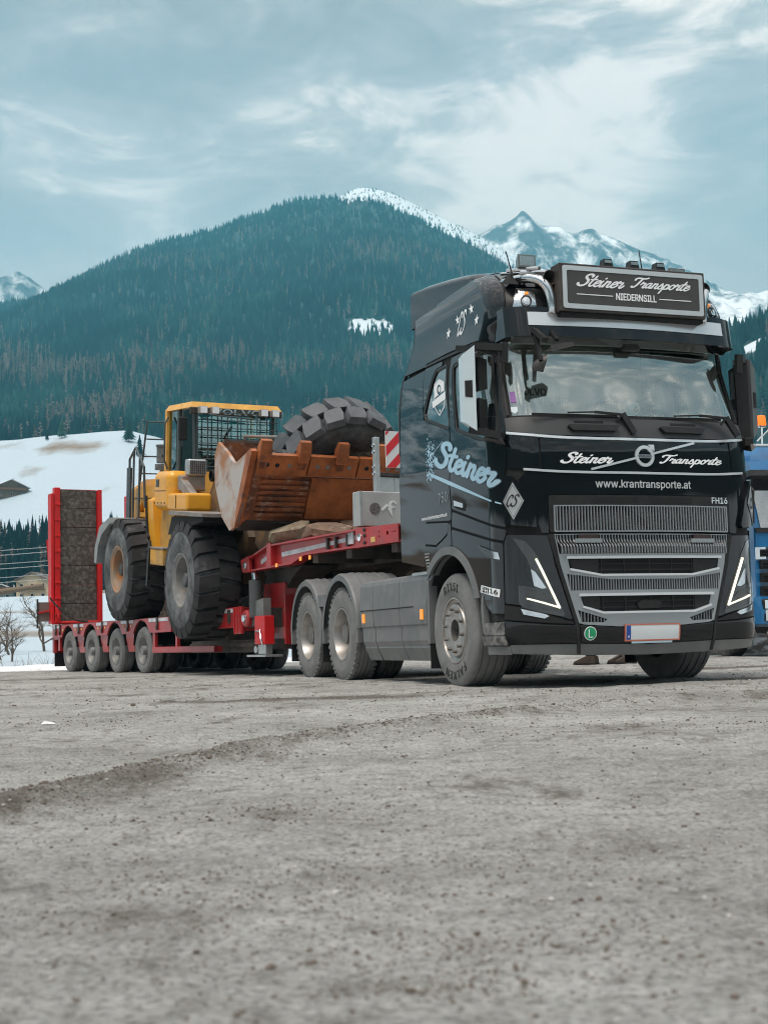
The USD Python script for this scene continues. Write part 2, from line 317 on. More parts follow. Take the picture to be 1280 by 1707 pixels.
def panel_mesh(poly, off=.012, th=.012, cell=.07, wall=True):
    """A piece of the cab skin cut out by a shape in (a, z), standing off the skin, with its edges closed."""
    if not isinstance(poly, (Polygon, shapely.MultiPolygon)): poly = Polygon(poly)
    V, F, N, n = [], [], [], 0
    for g in polys(shapely.make_valid(poly)):
        a0, z0, a1, z1 = g.bounds
        xs, zs = np.meshgrid(np.arange(math.floor(a0 / cell), math.ceil(a1 / cell)) * cell, np.arange(math.floor(z0 / cell), math.ceil(z1 / cell)) * cell)
        cells = shapely.box(xs.ravel(), zs.ravel(), xs.ravel() + cell, zs.ravel() + cell)
        shapely.prepare(g)
        ins = shapely.contains(g, cells); hit = shapely.intersects(g, cells) & ~ins
        q = []
        for x, z in zip(xs.ravel()[ins], zs.ravel()[ins]): q.append((np.array([(x, z), (x + cell, z), (x + cell, z + cell), (x, z + cell)]), np.array([[0, 1, 2], [0, 2, 3]])))
        for part in shapely.intersection(g, cells[hit]):
            for h in polys(part):
                v, f = earcut(shapely.geometry.polygon.orient(h)); q.append((v, f))
        for v, f in q:
            e1, e2 = v[f[:, 1]] - v[f[:, 0]], v[f[:, 2]] - v[f[:, 0]]
            f = np.where((e1[:, 0] * e2[:, 1] - e1[:, 1] * e2[:, 0] < 0)[:, None], f[:, ::-1], f)
            nn = SN(v[:, 0], v[:, 1]); V.append(S(v[:, 0], v[:, 1]) + nn * off); N.append(nn); F.append(f + n); n += len(v)
        if wall and th:
            for ring in [g.exterior, *g.interiors]:
                r = np.array(ring.segmentize(cell).coords)[:-1]
                if not shapely.is_ccw(ring): r = r[::-1]
                if ring is not g.exterior: r = r[::-1]
                nn = SN(r[:, 0], r[:, 1]); p = S(r[:, 0], r[:, 1]); o, i_ = p + nn * off, p + nn * (off - th)
                k = len(r); j = np.arange(k); jn = (j + 1) % k
                t = o[jn] - o; wn = np.cross(t, nn); wn /= np.maximum(np.linalg.norm(wn, axis=1, keepdims=True), 1e-9)
                vv = np.stack([o, o[jn], i_[jn], i_], 1).reshape(-1, 3); b = j * 4 + n
                V.append(vv); N.append(np.repeat(wn, 4, 0)); F.append(np.vstack([np.stack([b, b + 3, b + 2], 1), np.stack([b, b + 2, b + 1], 1)])); n += len(vv)
    V, F, N = np.vstack(V), np.vstack(F), np.vstack(N)
    used, inv = np.unique(F, return_inverse=True)
    return V[used], inv.reshape(-1, 3), N[used]
def flip_a(g): return affinity.scale(g if not isinstance(g, list) else Polygon(g), -1, 1, origin=(0, 0))
def sym(pts):
    """A half outline (a >= 0, from top middle to bottom middle) mirrored to a full one."""
    return Polygon(pts + [(-a, z) for a, z in pts[::-1]]).buffer(0)

T0, TYAW = (2.2308, 11.7548), 19.675
truck = thing('tractor_truck', 'glossy black tractor unit with lit headlights and roof sign, hitched to the red low loader', 'truck', (T0[0], T0[1], 0), TYAW)
def P(name, poly, m=PAINT, parent=truck, off=.012, th=.012, cell=.07, wall=True, **kw):
    return obj_n(name, *panel_mesh(poly, off, th, cell, wall), m, parent, **kw)
def both(name, poly, m=PAINT, parent=truck, **kw):
    g = poly if not isinstance(poly, list) else Polygon(poly)
    return [P(name, g, m, parent, **kw), P(name, flip_a(g), m, parent, **kw)]
G = .005
def sh(poly, g=G, r=.02):  # joint gap and rounded corners
    poly = poly if not isinstance(poly, list) else Polygon(poly)
    q = poly.buffer(0).buffer(-g - r).buffer(r, quad_segs=4)
    return shapely.MultiPolygon([x for x in polys(q) if x.area > .04 * q.area]) if q.geom_type == 'MultiPolygon' else q

# outlines in (a, z)
WS = Polygon([(-1.15, 2.30), (1.15, 2.30), (1.155, 2.6), (1.15, 3.10), (-1.15, 3.10), (-1.155, 2.6)]).buffer(-.03).buffer(.03)
DOORWIN = Polygon([(-2.00, 2.94), (-1.60, 2.975), (-1.40, 2.975), (-1.24, 2.91), (-1.265, 2.2), (-1.35, 2.12), (-1.58, 2.17), (-2.06, 2.33)]).buffer(-.04).buffer(.04)
REARWIN = Polygon([(-2.16, 2.99), (-2.42, 2.985), (-2.50, 2.93), (-2.78, 2.62), (-2.77, 2.55), (-2.26, 2.38), (-2.205, 2.40)]).buffer(-.03).buffer(.03)
UR = 1.955
def arch(r): return Polygon([(a_of_u(1.38 + r * math.cos(t), .55 + r * math.sin(t)), .55 + r * math.sin(t)) for t in np.linspace(-.35, math.pi + .35, 40)])
REAR_EDGE = [a_of_u(UR, z) for z in (.7, 1.12, 2.0, 3.07)]
base = Polygon([(REAR_EDGE[1], 1.12)] + uz([(UR, 1.5), (UR, 2.0), (UR, 2.6), (UR, 3.07), (UR, 3.5), (UR, 3.7), (UR, 3.8), (UR, 3.86), (UR, 3.885)]) + [(0, 3.885), (0, .3), (-.9, .3), (-1.2, .4), (-1.40, .62), (a_of_u(.72, .8), .8), (a_of_u(1.9, 1.08), 1.08)])
base = base.difference(WS).difference(DOORWIN).difference(REARWIN).difference(arch(.66))
base = shapely.union_all([base, flip_a(base)]).buffer(.001)
cab = P('cab_shell', base, GAP, off=0.0, th=.02, cell=.08)

# --- side panels (nearside outline, then mirrored to the far side)
upper = sh([(a_of_u(UR, 3.72), 3.72), *uz([(UR, 3.5), (UR, 3.1)]), (-2.188, 3.095), (-1.57, 3.068), (-1.315, 3.042), (-1.20, 2.985), (-1.14, 2.985), (-1.185, 3.24), (-1.175, 3.47), (-1.18, 3.62), (-1.20, 3.72), (-1.4, 3.76), (-1.8, 3.76), (-2.2, 3.74)])
both('upper_side_panel', upper, label='upper side panel with stars')
for s in (0, 1):
    trim = LineString([(a_of_u(UR, 3.08), 3.08), (-2.17, 3.068), (-1.56, 3.043), (-1.315, 3.01), (-1.21, 2.93), (-1.17, 2.80), (-1.165, 2.32)]).buffer(.012, cap_style='flat')
    P('window_trim', flip_a(trim) if s else trim, PLAST, off=.018, th=.018)
rear_panel = Polygon([*uz([(UR, 1.56), (UR, 2.0), (UR, 2.6), (UR, 3.06)]), (-2.115, 3.045), (-2.06, 3.04), (-2.20, 2.38), (-2.33, 1.85), (-2.30, 1.62), (-2.305, 1.52), (-2.36, 1.515)])
for q_ in polys(sh(rear_panel.difference(REARWIN.buffer(.012)))): both('rear_side_panel', q_)
hatch = sh([*uz([(UR, 1.55)]), (-2.36, 1.505), (-2.41, 1.405), (-2.52, 1.365), (-2.70, 1.315), *uz([(UR, 1.345)])])
hatch_p = both('storage_hatch', hatch)
door = Polygon([(-2.05, 3.035), (-1.53, 3.03), (-1.31, 3.0), (-1.215, 2.93), (-1.18, 2.8), (-1.175, 2.3), (-1.235, 1.80), (-1.235, 1.355), (-2.285, 1.615), (-2.32, 1.85), (-2.19, 2.38)])
doors = both('door', sh(door.difference(DOORWIN.buffer(.012))))
step_panel = Polygon([(-2.285, 1.60), (-1.235, 1.342), (-1.27, 1.245), (-2.305, 1.455)])
both('door_sill_panel', sh(step_panel))
fender = Polygon([(-2.31, 1.44), (-1.28, 1.232), (-1.285, .63), (-1.47, .64), (-1.62, .745), (-1.74, .82), (a_of_u(.70, .72), .72), (a_of_u(1.38, .55), .55), (-2.30, .9)]).difference(arch(.735))
both('front_fender', sh(fender))
lower_rear = Polygon([*uz([(UR, 1.335)]), (-2.70, 1.305), (-2.53, 1.352), (-2.42, 1.39), (-2.37, 1.495), (-2.32, 1.495), (-2.315, 1.2), (-2.5, 1.0), *uz([(UR, 1.10)])]).difference(arch(.735))
both('lower_side_panel', sh(lower_rear))
lip = arch(.735).difference(arch(.66)); lip = lip.intersection(Polygon([(-3.1, .80), (-1.2, .78), (-1.2, 1.6), (-3.1, 1.6)]))
lip = lip.intersection(Polygon([(-2.92, 1.07), (-2.0, .70), (-1.2, .70), (-1.2, 1.6), (-3.1, 1.6)]))
both('wheel_arch_lip', lip, PLASTG, off=.03, th=.10)
for s, dr in zip((0, 1), doors):
    f = (lambda g: flip_a(g)) if s else (lambda g: g)
    P('door_window', f(DOORWIN), GLASSS, dr, off=-.004, th=0, wall=False)
    P('window_seal', f(DOORWIN.buffer(.014).difference(DOORWIN.buffer(-.016))), PLAST, dr, off=.009, th=.012)
    P('handle_recess', f(Polygon([(-2.26, 1.73), (-1.98, 1.665), (-1.975, 1.58), (-2.2, 1.63)]).buffer(.01)), GAP, dr, off=.0135, th=.002)
    P('handle', f(Polygon([(-2.20, 1.69), (-1.985, 1.64), (-1.985, 1.60), (-2.19, 1.64)])), CHROME, dr, off=.03, th=.016)
    P('rear_window', f(REARWIN), GLASSS, off=-.004, th=0, wall=False)
    P('window_seal', f(REARWIN.buffer(.014).difference(REARWIN.buffer(-.014))), PLAST, off=.009, th=.012)
    mk = Polygon([(-1.69, 1.236), (-1.34, 1.155), (-1.32, 1.095), (-1.49, 1.12)])
    k = P('side_marker', f(mk), LAMPIN, off=.016, th=.006); P('marker_lens', f(mk.buffer(.008)), LENS, k, off=.02, th=.0, wall=False)

# --- front
visor_top, visor_bot = 3.285, 3.03
roof_front = sh(sym([(0, 3.71), (.8, 3.71), (1.17, 3.71), (1.165, 3.475), (.80, 3.465), (.78, 3.25), (0, 3.25)]))
P('roof_front_panel', roof_front)
roof_top = sh(sym([(0, 3.882), (2.0, 3.882), (2.0, 3.80), (1.6, 3.77), (1.2, 3.73), (0, 3.73)]))
P('roof', roof_top)
P('header', sym([(0, 3.29), (1.12, 3.29), (1.15, 3.09), (0, 3.09)]), GAP, off=.006, th=.006)
# sun visor: a thick curved wing in front of the top of the windscreen
def wing(a1, z_top, z_bot, y_top, y_bot, th, n=41, m=5, flare=.0):
    """Curved board across the front; y_top, y_bot = how far its middle stands at the top and bottom edge; th = thickness, or None to reach back to the cab."""
    a = np.linspace(-a1, a1, n); V, B = [], []
    ref = S(a, np.full(n, 3.0)); rel = ref[:, 1] - S(0, 3.0)[1]
    for k in range(m):
        t = k / (m - 1); z = z_top + (z_bot - z_top) * t
        y = y_top + (y_bot - y_top) * t + rel * .82 + flare * (a / a1) ** 4
        V.append(np.c_[ref[:, 0], y, np.full(n, z)])
        B.append(np.c_[ref[:, 0], (y + th) if th else S(a, np.full(n, min(z, 3.3)))[:, 1] + .02, np.full(n, z)])
    front, back = np.array(V), np.array(B)
    g = lambda A: A.reshape(-1, 3); i, j = np.meshgrid(np.arange(m - 1), np.arange(n - 1), indexing='ij'); q = np.stack([i * n + j, (i + 1) * n + j, (i + 1) * n + j + 1, i * n + j + 1], -1).reshape(-1, 4)
    N_ = n * m; rim = [*range(n), *[k * n + n - 1 for k in range(1, m)], *[(m - 1) * n + k for k in range(n - 2, -1, -1)], *[k * n for k in range(m - 2, 0, -1)]]
    w = [(rim[k], rim[(k + 1) % len(rim)], rim[(k + 1) % len(rim)] + N_, rim[k] + N_) for k in range(len(rim))]
    return trimesh.Trimesh(np.vstack([g(front), g(back)]), np.vstack([q[:, [0, 1, 2]], q[:, [0, 2, 3]], q[:, [2, 1, 0]] + N_, q[:, [3, 2, 0]] + N_, [(x[0], x[1], x[2]) for x in w], [(x[0], x[2], x[3]) for x in w]]), process=False)
visor = obj('sun_visor', wing(1.24, 3.265, 3.0, .10, .055, None), PAINT, truck, smooth=35)
obj('visor_strip', wing(1.01, 3.215, 3.095, .083, .062, .018), BRIGHT, visor, smooth=35)
obj('visor_shade', wing(1.14, 2.998, 2.955, .09, .19, .008), pane('smoked_visor', (.55, .68, .62), .14), visor, smooth=35)
P('windscreen', WS, GLASSW, off=-.004, th=0, wall=False)
P('windscreen_seal', WS.buffer(.02).difference(WS.buffer(-.018)), GAP, off=.004, th=.006)
both('pillar_trim', sh([(1.162, 2.31), (1.205, 2.31), (1.205, 2.90), (1.162, 3.02)], .002, .004), PLAST, off=.012)
cowl = sym([(0, 2.29), (1.2, 2.30), (1.2, 2.175), (.93, 2.135), (0, 2.118)])
cw = P('wiper_cowl', sh(cowl, .003, .01), mat('cowl_plastic', (.045, .046, .048), rough=.5), off=.02, th=.02)
both('cowl_step', sh([(.19, 2.215), (.68, 2.215), (.63, 2.165), (.24, 2.165)], 0, .008), PLAST, cw, off=.055, th=.04)
both('cowl_slot', [(.33, 2.262), (.60, 2.262), (.60, 2.242), (.33, 2.242)], GAP, cw, off=.0225, th=.003)
def strip(za, zb, a1, h, m, name, off=.02, th=.02): return P(name, Polygon([(x, za + (zb - za) * (abs(x) / a1) ** 4 + h / 2) for x in np.linspace(-a1, a1, 31)] + [(x, za + (zb - za) * (abs(x) / a1) ** 4 - h / 2) for x in np.linspace(a1, -a1, 31)]), m, off=off, th=th)
hood = sym([(0, 2.095), (.60, 2.098), (.93, 2.118), (.93, 1.842), (.6, 1.826), (0, 1.825)])
hd = P('hood_panel', sh(hood, .003, .012))
both('corner_panel', sh([(.94, 2.125), (1.2, 2.168), (1.225, 1.86), (1.0, 1.835), (.94, 1.835)], .003, .012))
wheelhouse = [obj('wheel_house', lathe_x([(.70, .02), (.70, .62)], 26, s_, -s_ * 1.235, 1.38, .515, math.radians(-5), math.radians(185)), GAP, truck) for s_ in (1, -1)]
both('lower_pillar_panel', sh([(1.207, 2.29), (1.225, 2.29), (1.245, 2.16), (1.25, 1.84), (1.23, 1.84), (1.205, 2.17)], .001, .002))
strip(2.107, 2.165, 1.2, .022, BRIGHT, 'chrome_strip'); strip(1.815, 1.845, 1.08, .020, BRIGHT, 'chrome_strip')
lower_hood = sym([(0, 1.80), (.9, 1.808), (1.06, 1.825), (1.13, 1.76), (1.06, 1.62), (.97, 1.36), (.955, 1.30), (0, 1.30)]).difference(rounded(-.885, .885, 1.2, 1.625, .03))
P('lower_hood_panel', sh(lower_hood, .003, .01))
corner = Polygon([(1.235, 1.80), (1.165, 1.785), (1.10, 1.705), (1.05, 1.61), (.985, 1.375), (1.0, 1.348), (1.24, 1.385)])
cor = both('corner_deflector', corner.buffer(-.01).buffer(.01), off=.05, th=.05)
gf = P('grille_frame', sh(rounded(-.885, .885, 1.28, 1.625, .03).difference(sbox(-1, 1.2, 1, 1.305)), .003, .02), PLAST, off=.016, th=.016)
for s in (-1, 1): P('grille_slot', sbox(min(s * .06, s * .48), 1.558, max(s * .06, s * .48), 1.606), GAP, gf, off=.0185, th=.004)
P('grille_border', rounded(-.845, .845, 1.308, 1.536, .008).difference(rounded(-.832, .832, 1.320, 1.526, .006)), SILVER, gf, off=.034, th=.02)
P('grille_back', sbox(-.84, 1.312, .84, 1.53), GAP, gf, off=.0195, th=.004)
def slat(a, z0, z1, w, parent, sx=lambda t: 0.0, oz=lambda t: 0.0, steps=1, off=.036, th=.016):
    t = np.linspace(0, 1, steps + 1); V = []
    for tt in t:
        z = z1 + (z0 - z1) * tt; aa = a + sx(tt)
        for da, o in ((-w / 2, off - th), (-w / 4, off), (w / 4, off), (w / 2, off - th)):
            V.append(S(aa + da, z) + SN(aa + da, z) * (o + oz(tt)))
    V = np.array(V); F = []
    for k in range(steps):
        for j in range(3):
            i0 = k * 4 + j; F += [(i0, i0 + 4, i0 + 5), (i0, i0 + 5, i0 + 1)]
    return V, np.array(F)
NS = 60
for k in range(NS):
    a = -.818 + k * 1.636 / (NS - 1)
    obj('grille_slat', slat(a, 1.318, 1.528, .0155, gf), SILVER, gf)
# silver lower grille
sil = sym([(0, 1.292), (.845, 1.292), (.80, 1.04), (.665, .545), (.6, .528), (.3, .507), (0, .505)])
op3 = sym([(0, 1.088), (.735, 1.088), (.715, .99), (.44, .945), (0, .940)]); op4 = sym([(0, .905), (.36, .905), (.47, .92), (.745, .955), (.72, .815), (0, .815)])
op5 = sym([(0, .772), (.635, .772), (.605, .675), (.44, .628), (0, .624)]); op2 = sym([(0, 1.284), (.835, 1.284), (.805, 1.125), (0, 1.125)])
op6 = Polygon([(.66, .65), (.40, .57), (.43, .545), (.63, .55)])
lg = P('lower_grille', sil.difference(shapely.union_all([op2, op3, op4, op5, op6, flip_a(op6)])), SILVER, off=.02, th=.02)
P('grille_back', sil.buffer(-.01), GAP, lg, off=.004, th=.003)
for k in range(NS):
    a = -.815 + k * 1.63 / (NS - 1)
    cam_w = 1.0 if .43 < abs(a) < .66 else 0.0
    obj('grille_slat', slat(a, 1.125, 1.284, .0165, lg, sx=lambda t, a=a: -a * .03 * (1 / (1 + math.exp(-(t - .45) * 16))), oz=lambda t: .05 * (1 / (1 + math.exp(-(t - .45) * 16))) - .024, steps=8), SILVER, lg)
    a4 = -.72 + k * 1.44 / (NS - 1)
    top4 = float(np.interp(abs(a4), [0, .36, .47, .745], [.905, .905, .92, .955]))
    obj('grille_slat', slat(a4, .815, top4, .0145, lg, off=.024), SILVER, lg)
for s in (-1, 1):
    P('camera_pocket', sbox(min(s * .46, s * .64), 1.252, max(s * .46, s * .64), 1.286), mat('pocket_dark' + ('a' if s > 0 else 'b'), (.03, .015, .014), rough=.3), lg, off=.046, th=.02)
    P('pocket_lip', sbox(min(s * .43, s * .67), 1.215, max(s * .43, s * .67), 1.25), SILVER, lg, off=.05, th=.03)
    for k in range(8):
        a = s * (.43 + k * .029); obj('grille_slat', slat(a, .548 + .0 * k, .575 + .0092 * k, .011, lg, off=.026), SILVER, lg)
for (zt, w, zb, op) in ((1.092, .75, .938, op3), (.776, .65, .622, op5)):
    P('grille_blade', Polygon([(-w, zt - .011), (w, zt - .011), (w, zt + .011), (-w, zt + .011)]), BRIGHT, lg, off=.045, th=.04)
    c3 = [(-w + .03, zb + .055), (-.44, zb + .003), (.44, zb + .003), (w - .03, zb + .055)]
    P('grille_blade', LineString(c3).buffer(.009, cap_style='flat', join_style='mitre'), BRIGHT, lg, off=.045, th=.035)
    for q in (1, 2): P('louvre', Polygon([(-w + .1, zb + .05 * q - .006), (w - .1, zb + .05 * q - .006), (w - .1, zb + .05 * q + .004), (-w + .1, zb + .05 * q + .004)]), PLAST, lg, off=.016, th=.012)
    for a in (-.43, -.22, 0.02, .24, .45): P('grille_post', sbox(a - .006, zb + .006, a + .006, zt - .014), PLAST, lg, off=.013, th=.01)
    for s in (-1, 1): P('grille_cheek', Polygon([(s * (w - .02), zt - .015), (s * .46, zt - .015), (s * .46, zb + .01), (s * (w - .06), zb + .05)]), PLAST, lg, off=.018, th=.014)
P('radar_cover', Polygon([(-.12, .70), (-.07, .728), (.07, .728), (.12, .70), (.10, .655), (-.10, .655)]), PLAST, lg, off=.03, th=.02)
# headlight blocks
hl_panel = Polygon([(.905, 1.285), (1.25, 1.30), (1.275, 1.22), (1.285, .72), (1.13, .695), (.775, .585), (.70, .565), (.845, 1.04), (.885, 1.285)])
hlp = both('headlamp_panel', sh(hl_panel, .004, .012))
both('grille_side_trim', sh([(.885, 1.295), (.90, 1.28), (.835, 1.03), (.69, .54), (.66, .29), (.63, .29), (.655, .545), (.80, 1.04), (.85, 1.295)], .002, .003), PLAST, off=.022, th=.02)
for s, hp in zip((1, -1), hlp):
    f = (lambda g: g) if s > 0 else flip_a
    cover = Polygon([(1.19, 1.27), (1.085, 1.235), (1.0, 1.12), (.775, .61), (.80, .60), (1.12, .665), (1.155, .73), (1.155, .87), (1.10, .86), (1.0, .845), (1.075, 1.08)])
    P('headlamp_housing', f(cover), mat('headlamp_black' + ('r' if s > 0 else 'l'), (.015, .015, .016), rough=.15, coat=1.0), hp, off=.016, th=.008)
    P('headlamp_reflector', f(Polygon([(1.05, 1.0), (1.02, .98), (.93, .84), (.97, .835), (1.03, .86)])), LAMPIN, hp, off=.020, th=.003)
    P('headlamp_reflector', f(Polygon([(1.13, .83), (.95, .80), (.89, .735), (1.08, .775)])), mat('lamp_dark' + ('r' if s > 0 else 'l'), (.12, .12, .115), rough=.2, metal=.6), hp, off=.020, th=.003)
    drl = shapely.union_all([LineString([(1.005, 1.08), (.822, .675)]).buffer(.0088), LineString([(.822, .675), (1.085, .755)]).buffer(.0068)])
    P('daylight_strip', f(drl), LED, hp, off=.030, th=.012)
    P('headlamp_lens', f(Polygon([(1.15, .86), (1.05, 1.08), (1.0, 1.11), (.78, .625), (1.12, .675), (1.15, .73)])), LENS, hp, off=.034, th=0, wall=False)
    fog = Polygon([(1.14, .672), (.945, .622), (.915, .605), (.955, .586), (1.12, .624)])
    P('corner_bumper', f(sh([(1.285, .71), (1.13, .685), (.77, .572), (.70, .552), (.69, .535), (.90, .545), (1.29, .585)], .002, .006)), PLAST, off=.018, th=.018)
    fl = P('fog_lamp', f(fog), LAMPIN, off=.022, th=.004); P('fog_lens', f(fog), LENS, fl, off=.026, th=0, wall=False)
# bumper
both('bumper_end', sh([(.655, .535), (.69, .525), (.90, .535), (1.29, .575), (1.42, .56), (1.42, .45), (1.25, .385), (.64, .378)], .002, .008), PAINT, off=.02, th=.03)
P('bumper_middle', sh(sym([(0, .498), (.3, .500), (.6, .522), (.65, .53), (.635, .378), (0, .36)]), .002, .008), PAINT, off=.02, th=.03)
P('lower_spoiler', sh(sym([(0, .355), (.635, .372), (1.25, .378), (1.22, .30), (.62, .275), (0, .265)]), .002, .01), PLASTG, off=.01, th=.06)
for s in (-1, 1):
    f = (lambda g: g) if s > 0 else flip_a
    stp = P('entry_step', f(sh([(1.285, .57), (1.62, .565), (1.62, .49), (1.60, .47), (1.62, .455), (1.285, .455)], .002, .012)), DIRTP, off=.025, th=.16)
    P('step_tread', f(Polygon([(1.285, .45), (1.64, .45), (1.60, .375), (1.25, .375)])), DIRTP, stp, off=.032, th=.18)
    P('step_tread', f(Polygon([(1.24, .365), (1.55, .365), (1.53, .295), (1.22, .295)])), PLASTG, stp, off=.015, th=.15)
    P('splash_guard', f(Polygon([(1.42, .80), (1.50, .76), (1.62, .67), (1.66, .575), (1.48, .57), (1.40, .58), (1.30, .63)])), PLAST, stp, off=-.03, th=.02)
    P('arch_lower', f(Polygon([(1.655, .80), (1.68, .70), (1.665, .58), (1.635, .47), (1.60, .46), (1.62, .6), (1.63, .72), (1.62, .80)])), PLASTG, stp, off=.02, th=.06)
# number plate, sticker, badges
npl = P('number_plate', sbox(-.24, .392, .28, .517), mat('plate_blank', (.62, .66, .68), rough=.35), off=.034, th=.012)
P('plate_edge', sbox(-.246, .386, .286, .523).difference(sbox(-.236, .398, .276, .512)), mat('plate_red_edge', (.5, .15, .10), rough=.4), npl, off=.036, th=.012)
P('country_field', sbox(-.232, .40, -.192, .511), mat('plate_blue', (.01, .06, .30), rough=.35), npl, off=.036, th=.002)
P('country_letter', fit(font_shape('A', .03, True), -.222, -.203, yc=.425), WHITE, npl, off=.0375, th=.001, wall=False)
P('plate_holder', sbox(-.18, .368, .21, .384), mat('plate_holder_blue', (.45, .60, .68), rough=.4), npl, off=.036, th=.012)
lst = P('low_noise_sticker', Point(-.556, .455).buffer(.056, quad_segs=12), WHITE, off=.0225, th=.002)
P('sticker_green', Point(-.556, .455).buffer(.050, quad_segs=12), mat('sticker_green', (.01, .28, .12), rough=.35), lst, off=.024, th=.001)
P('sticker_letter', fit(font_shape('L', .05, False), -.574, -.534, yc=.455), WHITE, lst, off=.0255, th=.001, wall=False)
P('model_badge', fit(font_shape('FH16', .035, True), .69, .865, yc=1.588), CHROME, gf, off=.022, th=.006)
def letters(name, g, m, off=.0145, parent=truck, cell=.12): return P(name, g, m, parent, off=off, th=.002, wall=False, cell=cell)
letters('hood_lettering', fit(brush('Steiner', 1), -.765, -.275, 1.890, 1.992), WHITE, parent=hd)
letters('hood_lettering', fit(brush('Transporte', 1), .165, .835, 1.872, 1.985), WHITE, parent=hd)
letters('web_address', fit(font_shape('www.krantransporte.at', .05, True), -.455, .478, yc=1.712), mat('grey_vinyl', (.42, .44, .45), rough=.4))
P('badge_bar', LineString([(-.488, 1.842), (-.065, 1.942)]).buffer(.0095, cap_style='flat'), BRIGHT, hd, off=.022, th=.012)
P('badge_bar', LineString([(.105, 1.985), (.545, 2.09)]).buffer(.0095, cap_style='flat'), BRIGHT, hd, off=.022, th=.012)
ring = Point(.022, 1.96).buffer(.092, quad_segs=14).difference(Point(.022, 1.96).buffer(.064, quad_segs=14))
bdg = P('badge_ring', shapely.union_all([ring, LineString([(.07, 2.01), (.10, 2.04)]).buffer(.012), Polygon([(.118, 2.0), (.12, 2.06), (.06, 2.058)])]), BRIGHT, hd, off=.028, th=.016)
P('badge_bow', sbox(-.066, 1.944, .110, 1.976), SILVER, bdg, off=.026, th=.01)
letters('badge_name', fit(font_shape('VOLVO', .02, True), -.05, .094, 1.951, 1.969), mat('badge_blue', (.01, .02, .06)), .028, bdg)
# corner diamonds
for s, c in ((1, cor[0]), (-1, cor[1])):
    f = (lambda g: g) if s > 0 else flip_a
    d = Polygon([(1.163, 1.742), (1.248, 1.578), (1.165, 1.410), (1.080, 1.574)])
    dp = P('diamond_plate', f(d.buffer(.004)), GAP, c, off=.0525, th=.002); P('diamond_face', f(d.buffer(-.004)), ALU, dp, off=.054, th=.002)
    P('diamond_line', f(d.buffer(-.012).difference(d.buffer(-.015))), GAP, dp, off=.0555, th=.001, wall=False)
    letters('diamond_letters', affinity.translate(fit(brush('CS', 1, pen=.13), -.052, .052, -.052, .055), s * 1.165, 1.578), GAP, .0555, dp)
# side lettering (nearside; far side carries the same)
def slanted(g, p0, p1, hgt):
    """Lays a shape of unit size along p0 -> p1 in (a, z), vertical strokes kept upright."""
    a, b, c, d = g.bounds; g = affinity.affine_transform(g, [1 / (c - a), 0, 0, 1 / (d - b), -a / (c - a), -b / (d - b)])
    return affinity.affine_transform(g, [p1[0] - p0[0], 0, p1[1] - p0[1], hgt, p0[0], p0[1]])
name_side = slanted(brush('Steiner', 1, pen=.19, shear=.30), (-2.66, 2.06), (-1.28, 1.675), .30)
letters('side_lettering', name_side.buffer(.010), mat('lettering_shadow', (.01, .02, .035), rough=.3), .0138)
letters('side_lettering', name_side, LBLUE, .0155)
st1 = Polygon([(-2.80, 2.02), (-2.30, 1.878), (-1.285, 1.572), (-1.283, 1.560), (-2.30, 1.838), (-2.76, 1.975)])
letters('side_stripe', st1.difference(name_side.buffer(.015)), LBLUE, .0150)
letters('side_stripe', Polygon([(-2.87, 2.13), (-2.40, 2.275), (-2.40, 2.268), (-2.87, 2.122)]), LBLUE, .0150)
dots = [Point(-2.72 + rng.normal(0, .06), 2.19 + rng.normal(0, .08)).buffer(abs(rng.normal(.007, .004)) + .002, quad_segs=2) for _ in range(110)] + [Point(-2.78 + rng.normal(0, .045), 2.0 + rng.normal(0, .03)).buffer(abs(rng.normal(.006, .003)) + .002, quad_segs=2) for _ in range(50)]
letters('side_splatter', shapely.union_all(dots).buffer(0).intersection(Polygon([(-3.0, 1.8), (-2.4, 1.8), (-2.4, 2.5), (-2.62, 2.5), (-3.0, 2.5)])), LBLUE, .0146)
letters('power_badge', fit(font_shape('750', .05, False), -2.60, -2.375, yc=1.748), SILVER, .016)
letters('web_address', slanted(font_shape('www.krantransporte.at', .03, True), (-3.05, 1.570), (-2.40, 1.558), .042), WHITE)
k = letters('model_badge', Polygon([(-1.655, .895), (-1.325, .842), (-1.335, .775), (-1.685, .835)]).difference(Polygon([(-1.645, .883), (-1.50, .86), (-1.51, .812), (-1.668, .838)])), WHITE, .018)
letters('badge_letters', slanted(font_shape('FH', .03, True), (-1.640, .834), (-1.520, .814), .044), WHITE, .021, k)
letters('badge_letters', slanted(font_shape('16', .03, True), (-1.478, .818), (-1.355, .797), .042), GAP, .0195, k)
for (a, z, r) in ((-2.03, 3.366, .052), (-1.70, 3.395, .058), (-1.585, 3.260, .056), (-2.25, 3.285, .058)): letters('star', star(a, z, r), WHITE)
letters('roof_monogram', affinity.translate(fit(brush('CS', 1, pen=.12, shear=.5), -.10, .12, -.10, .13), -1.925, 3.30), WHITE)
shd = Polygon([(-2.37, 2.895), (-2.24, 2.845), (-2.255, 2.65), (-2.275, 2.60), (-2.42, 2.53), (-2.54, 2.65), (-2.51, 2.72), (-2.49, 2.865)])
shp = P('window_shield', shd.difference(shd.buffer(-.012)), WHITE, off=.001, th=.001, wall=False)
P('shield_band', Polygon([(-2.565, 2.70), (-2.225, 2.745), (-2.235, 2.67), (-2.57, 2.635)]), WHITE, shp, off=.0015, th=.001, wall=False)
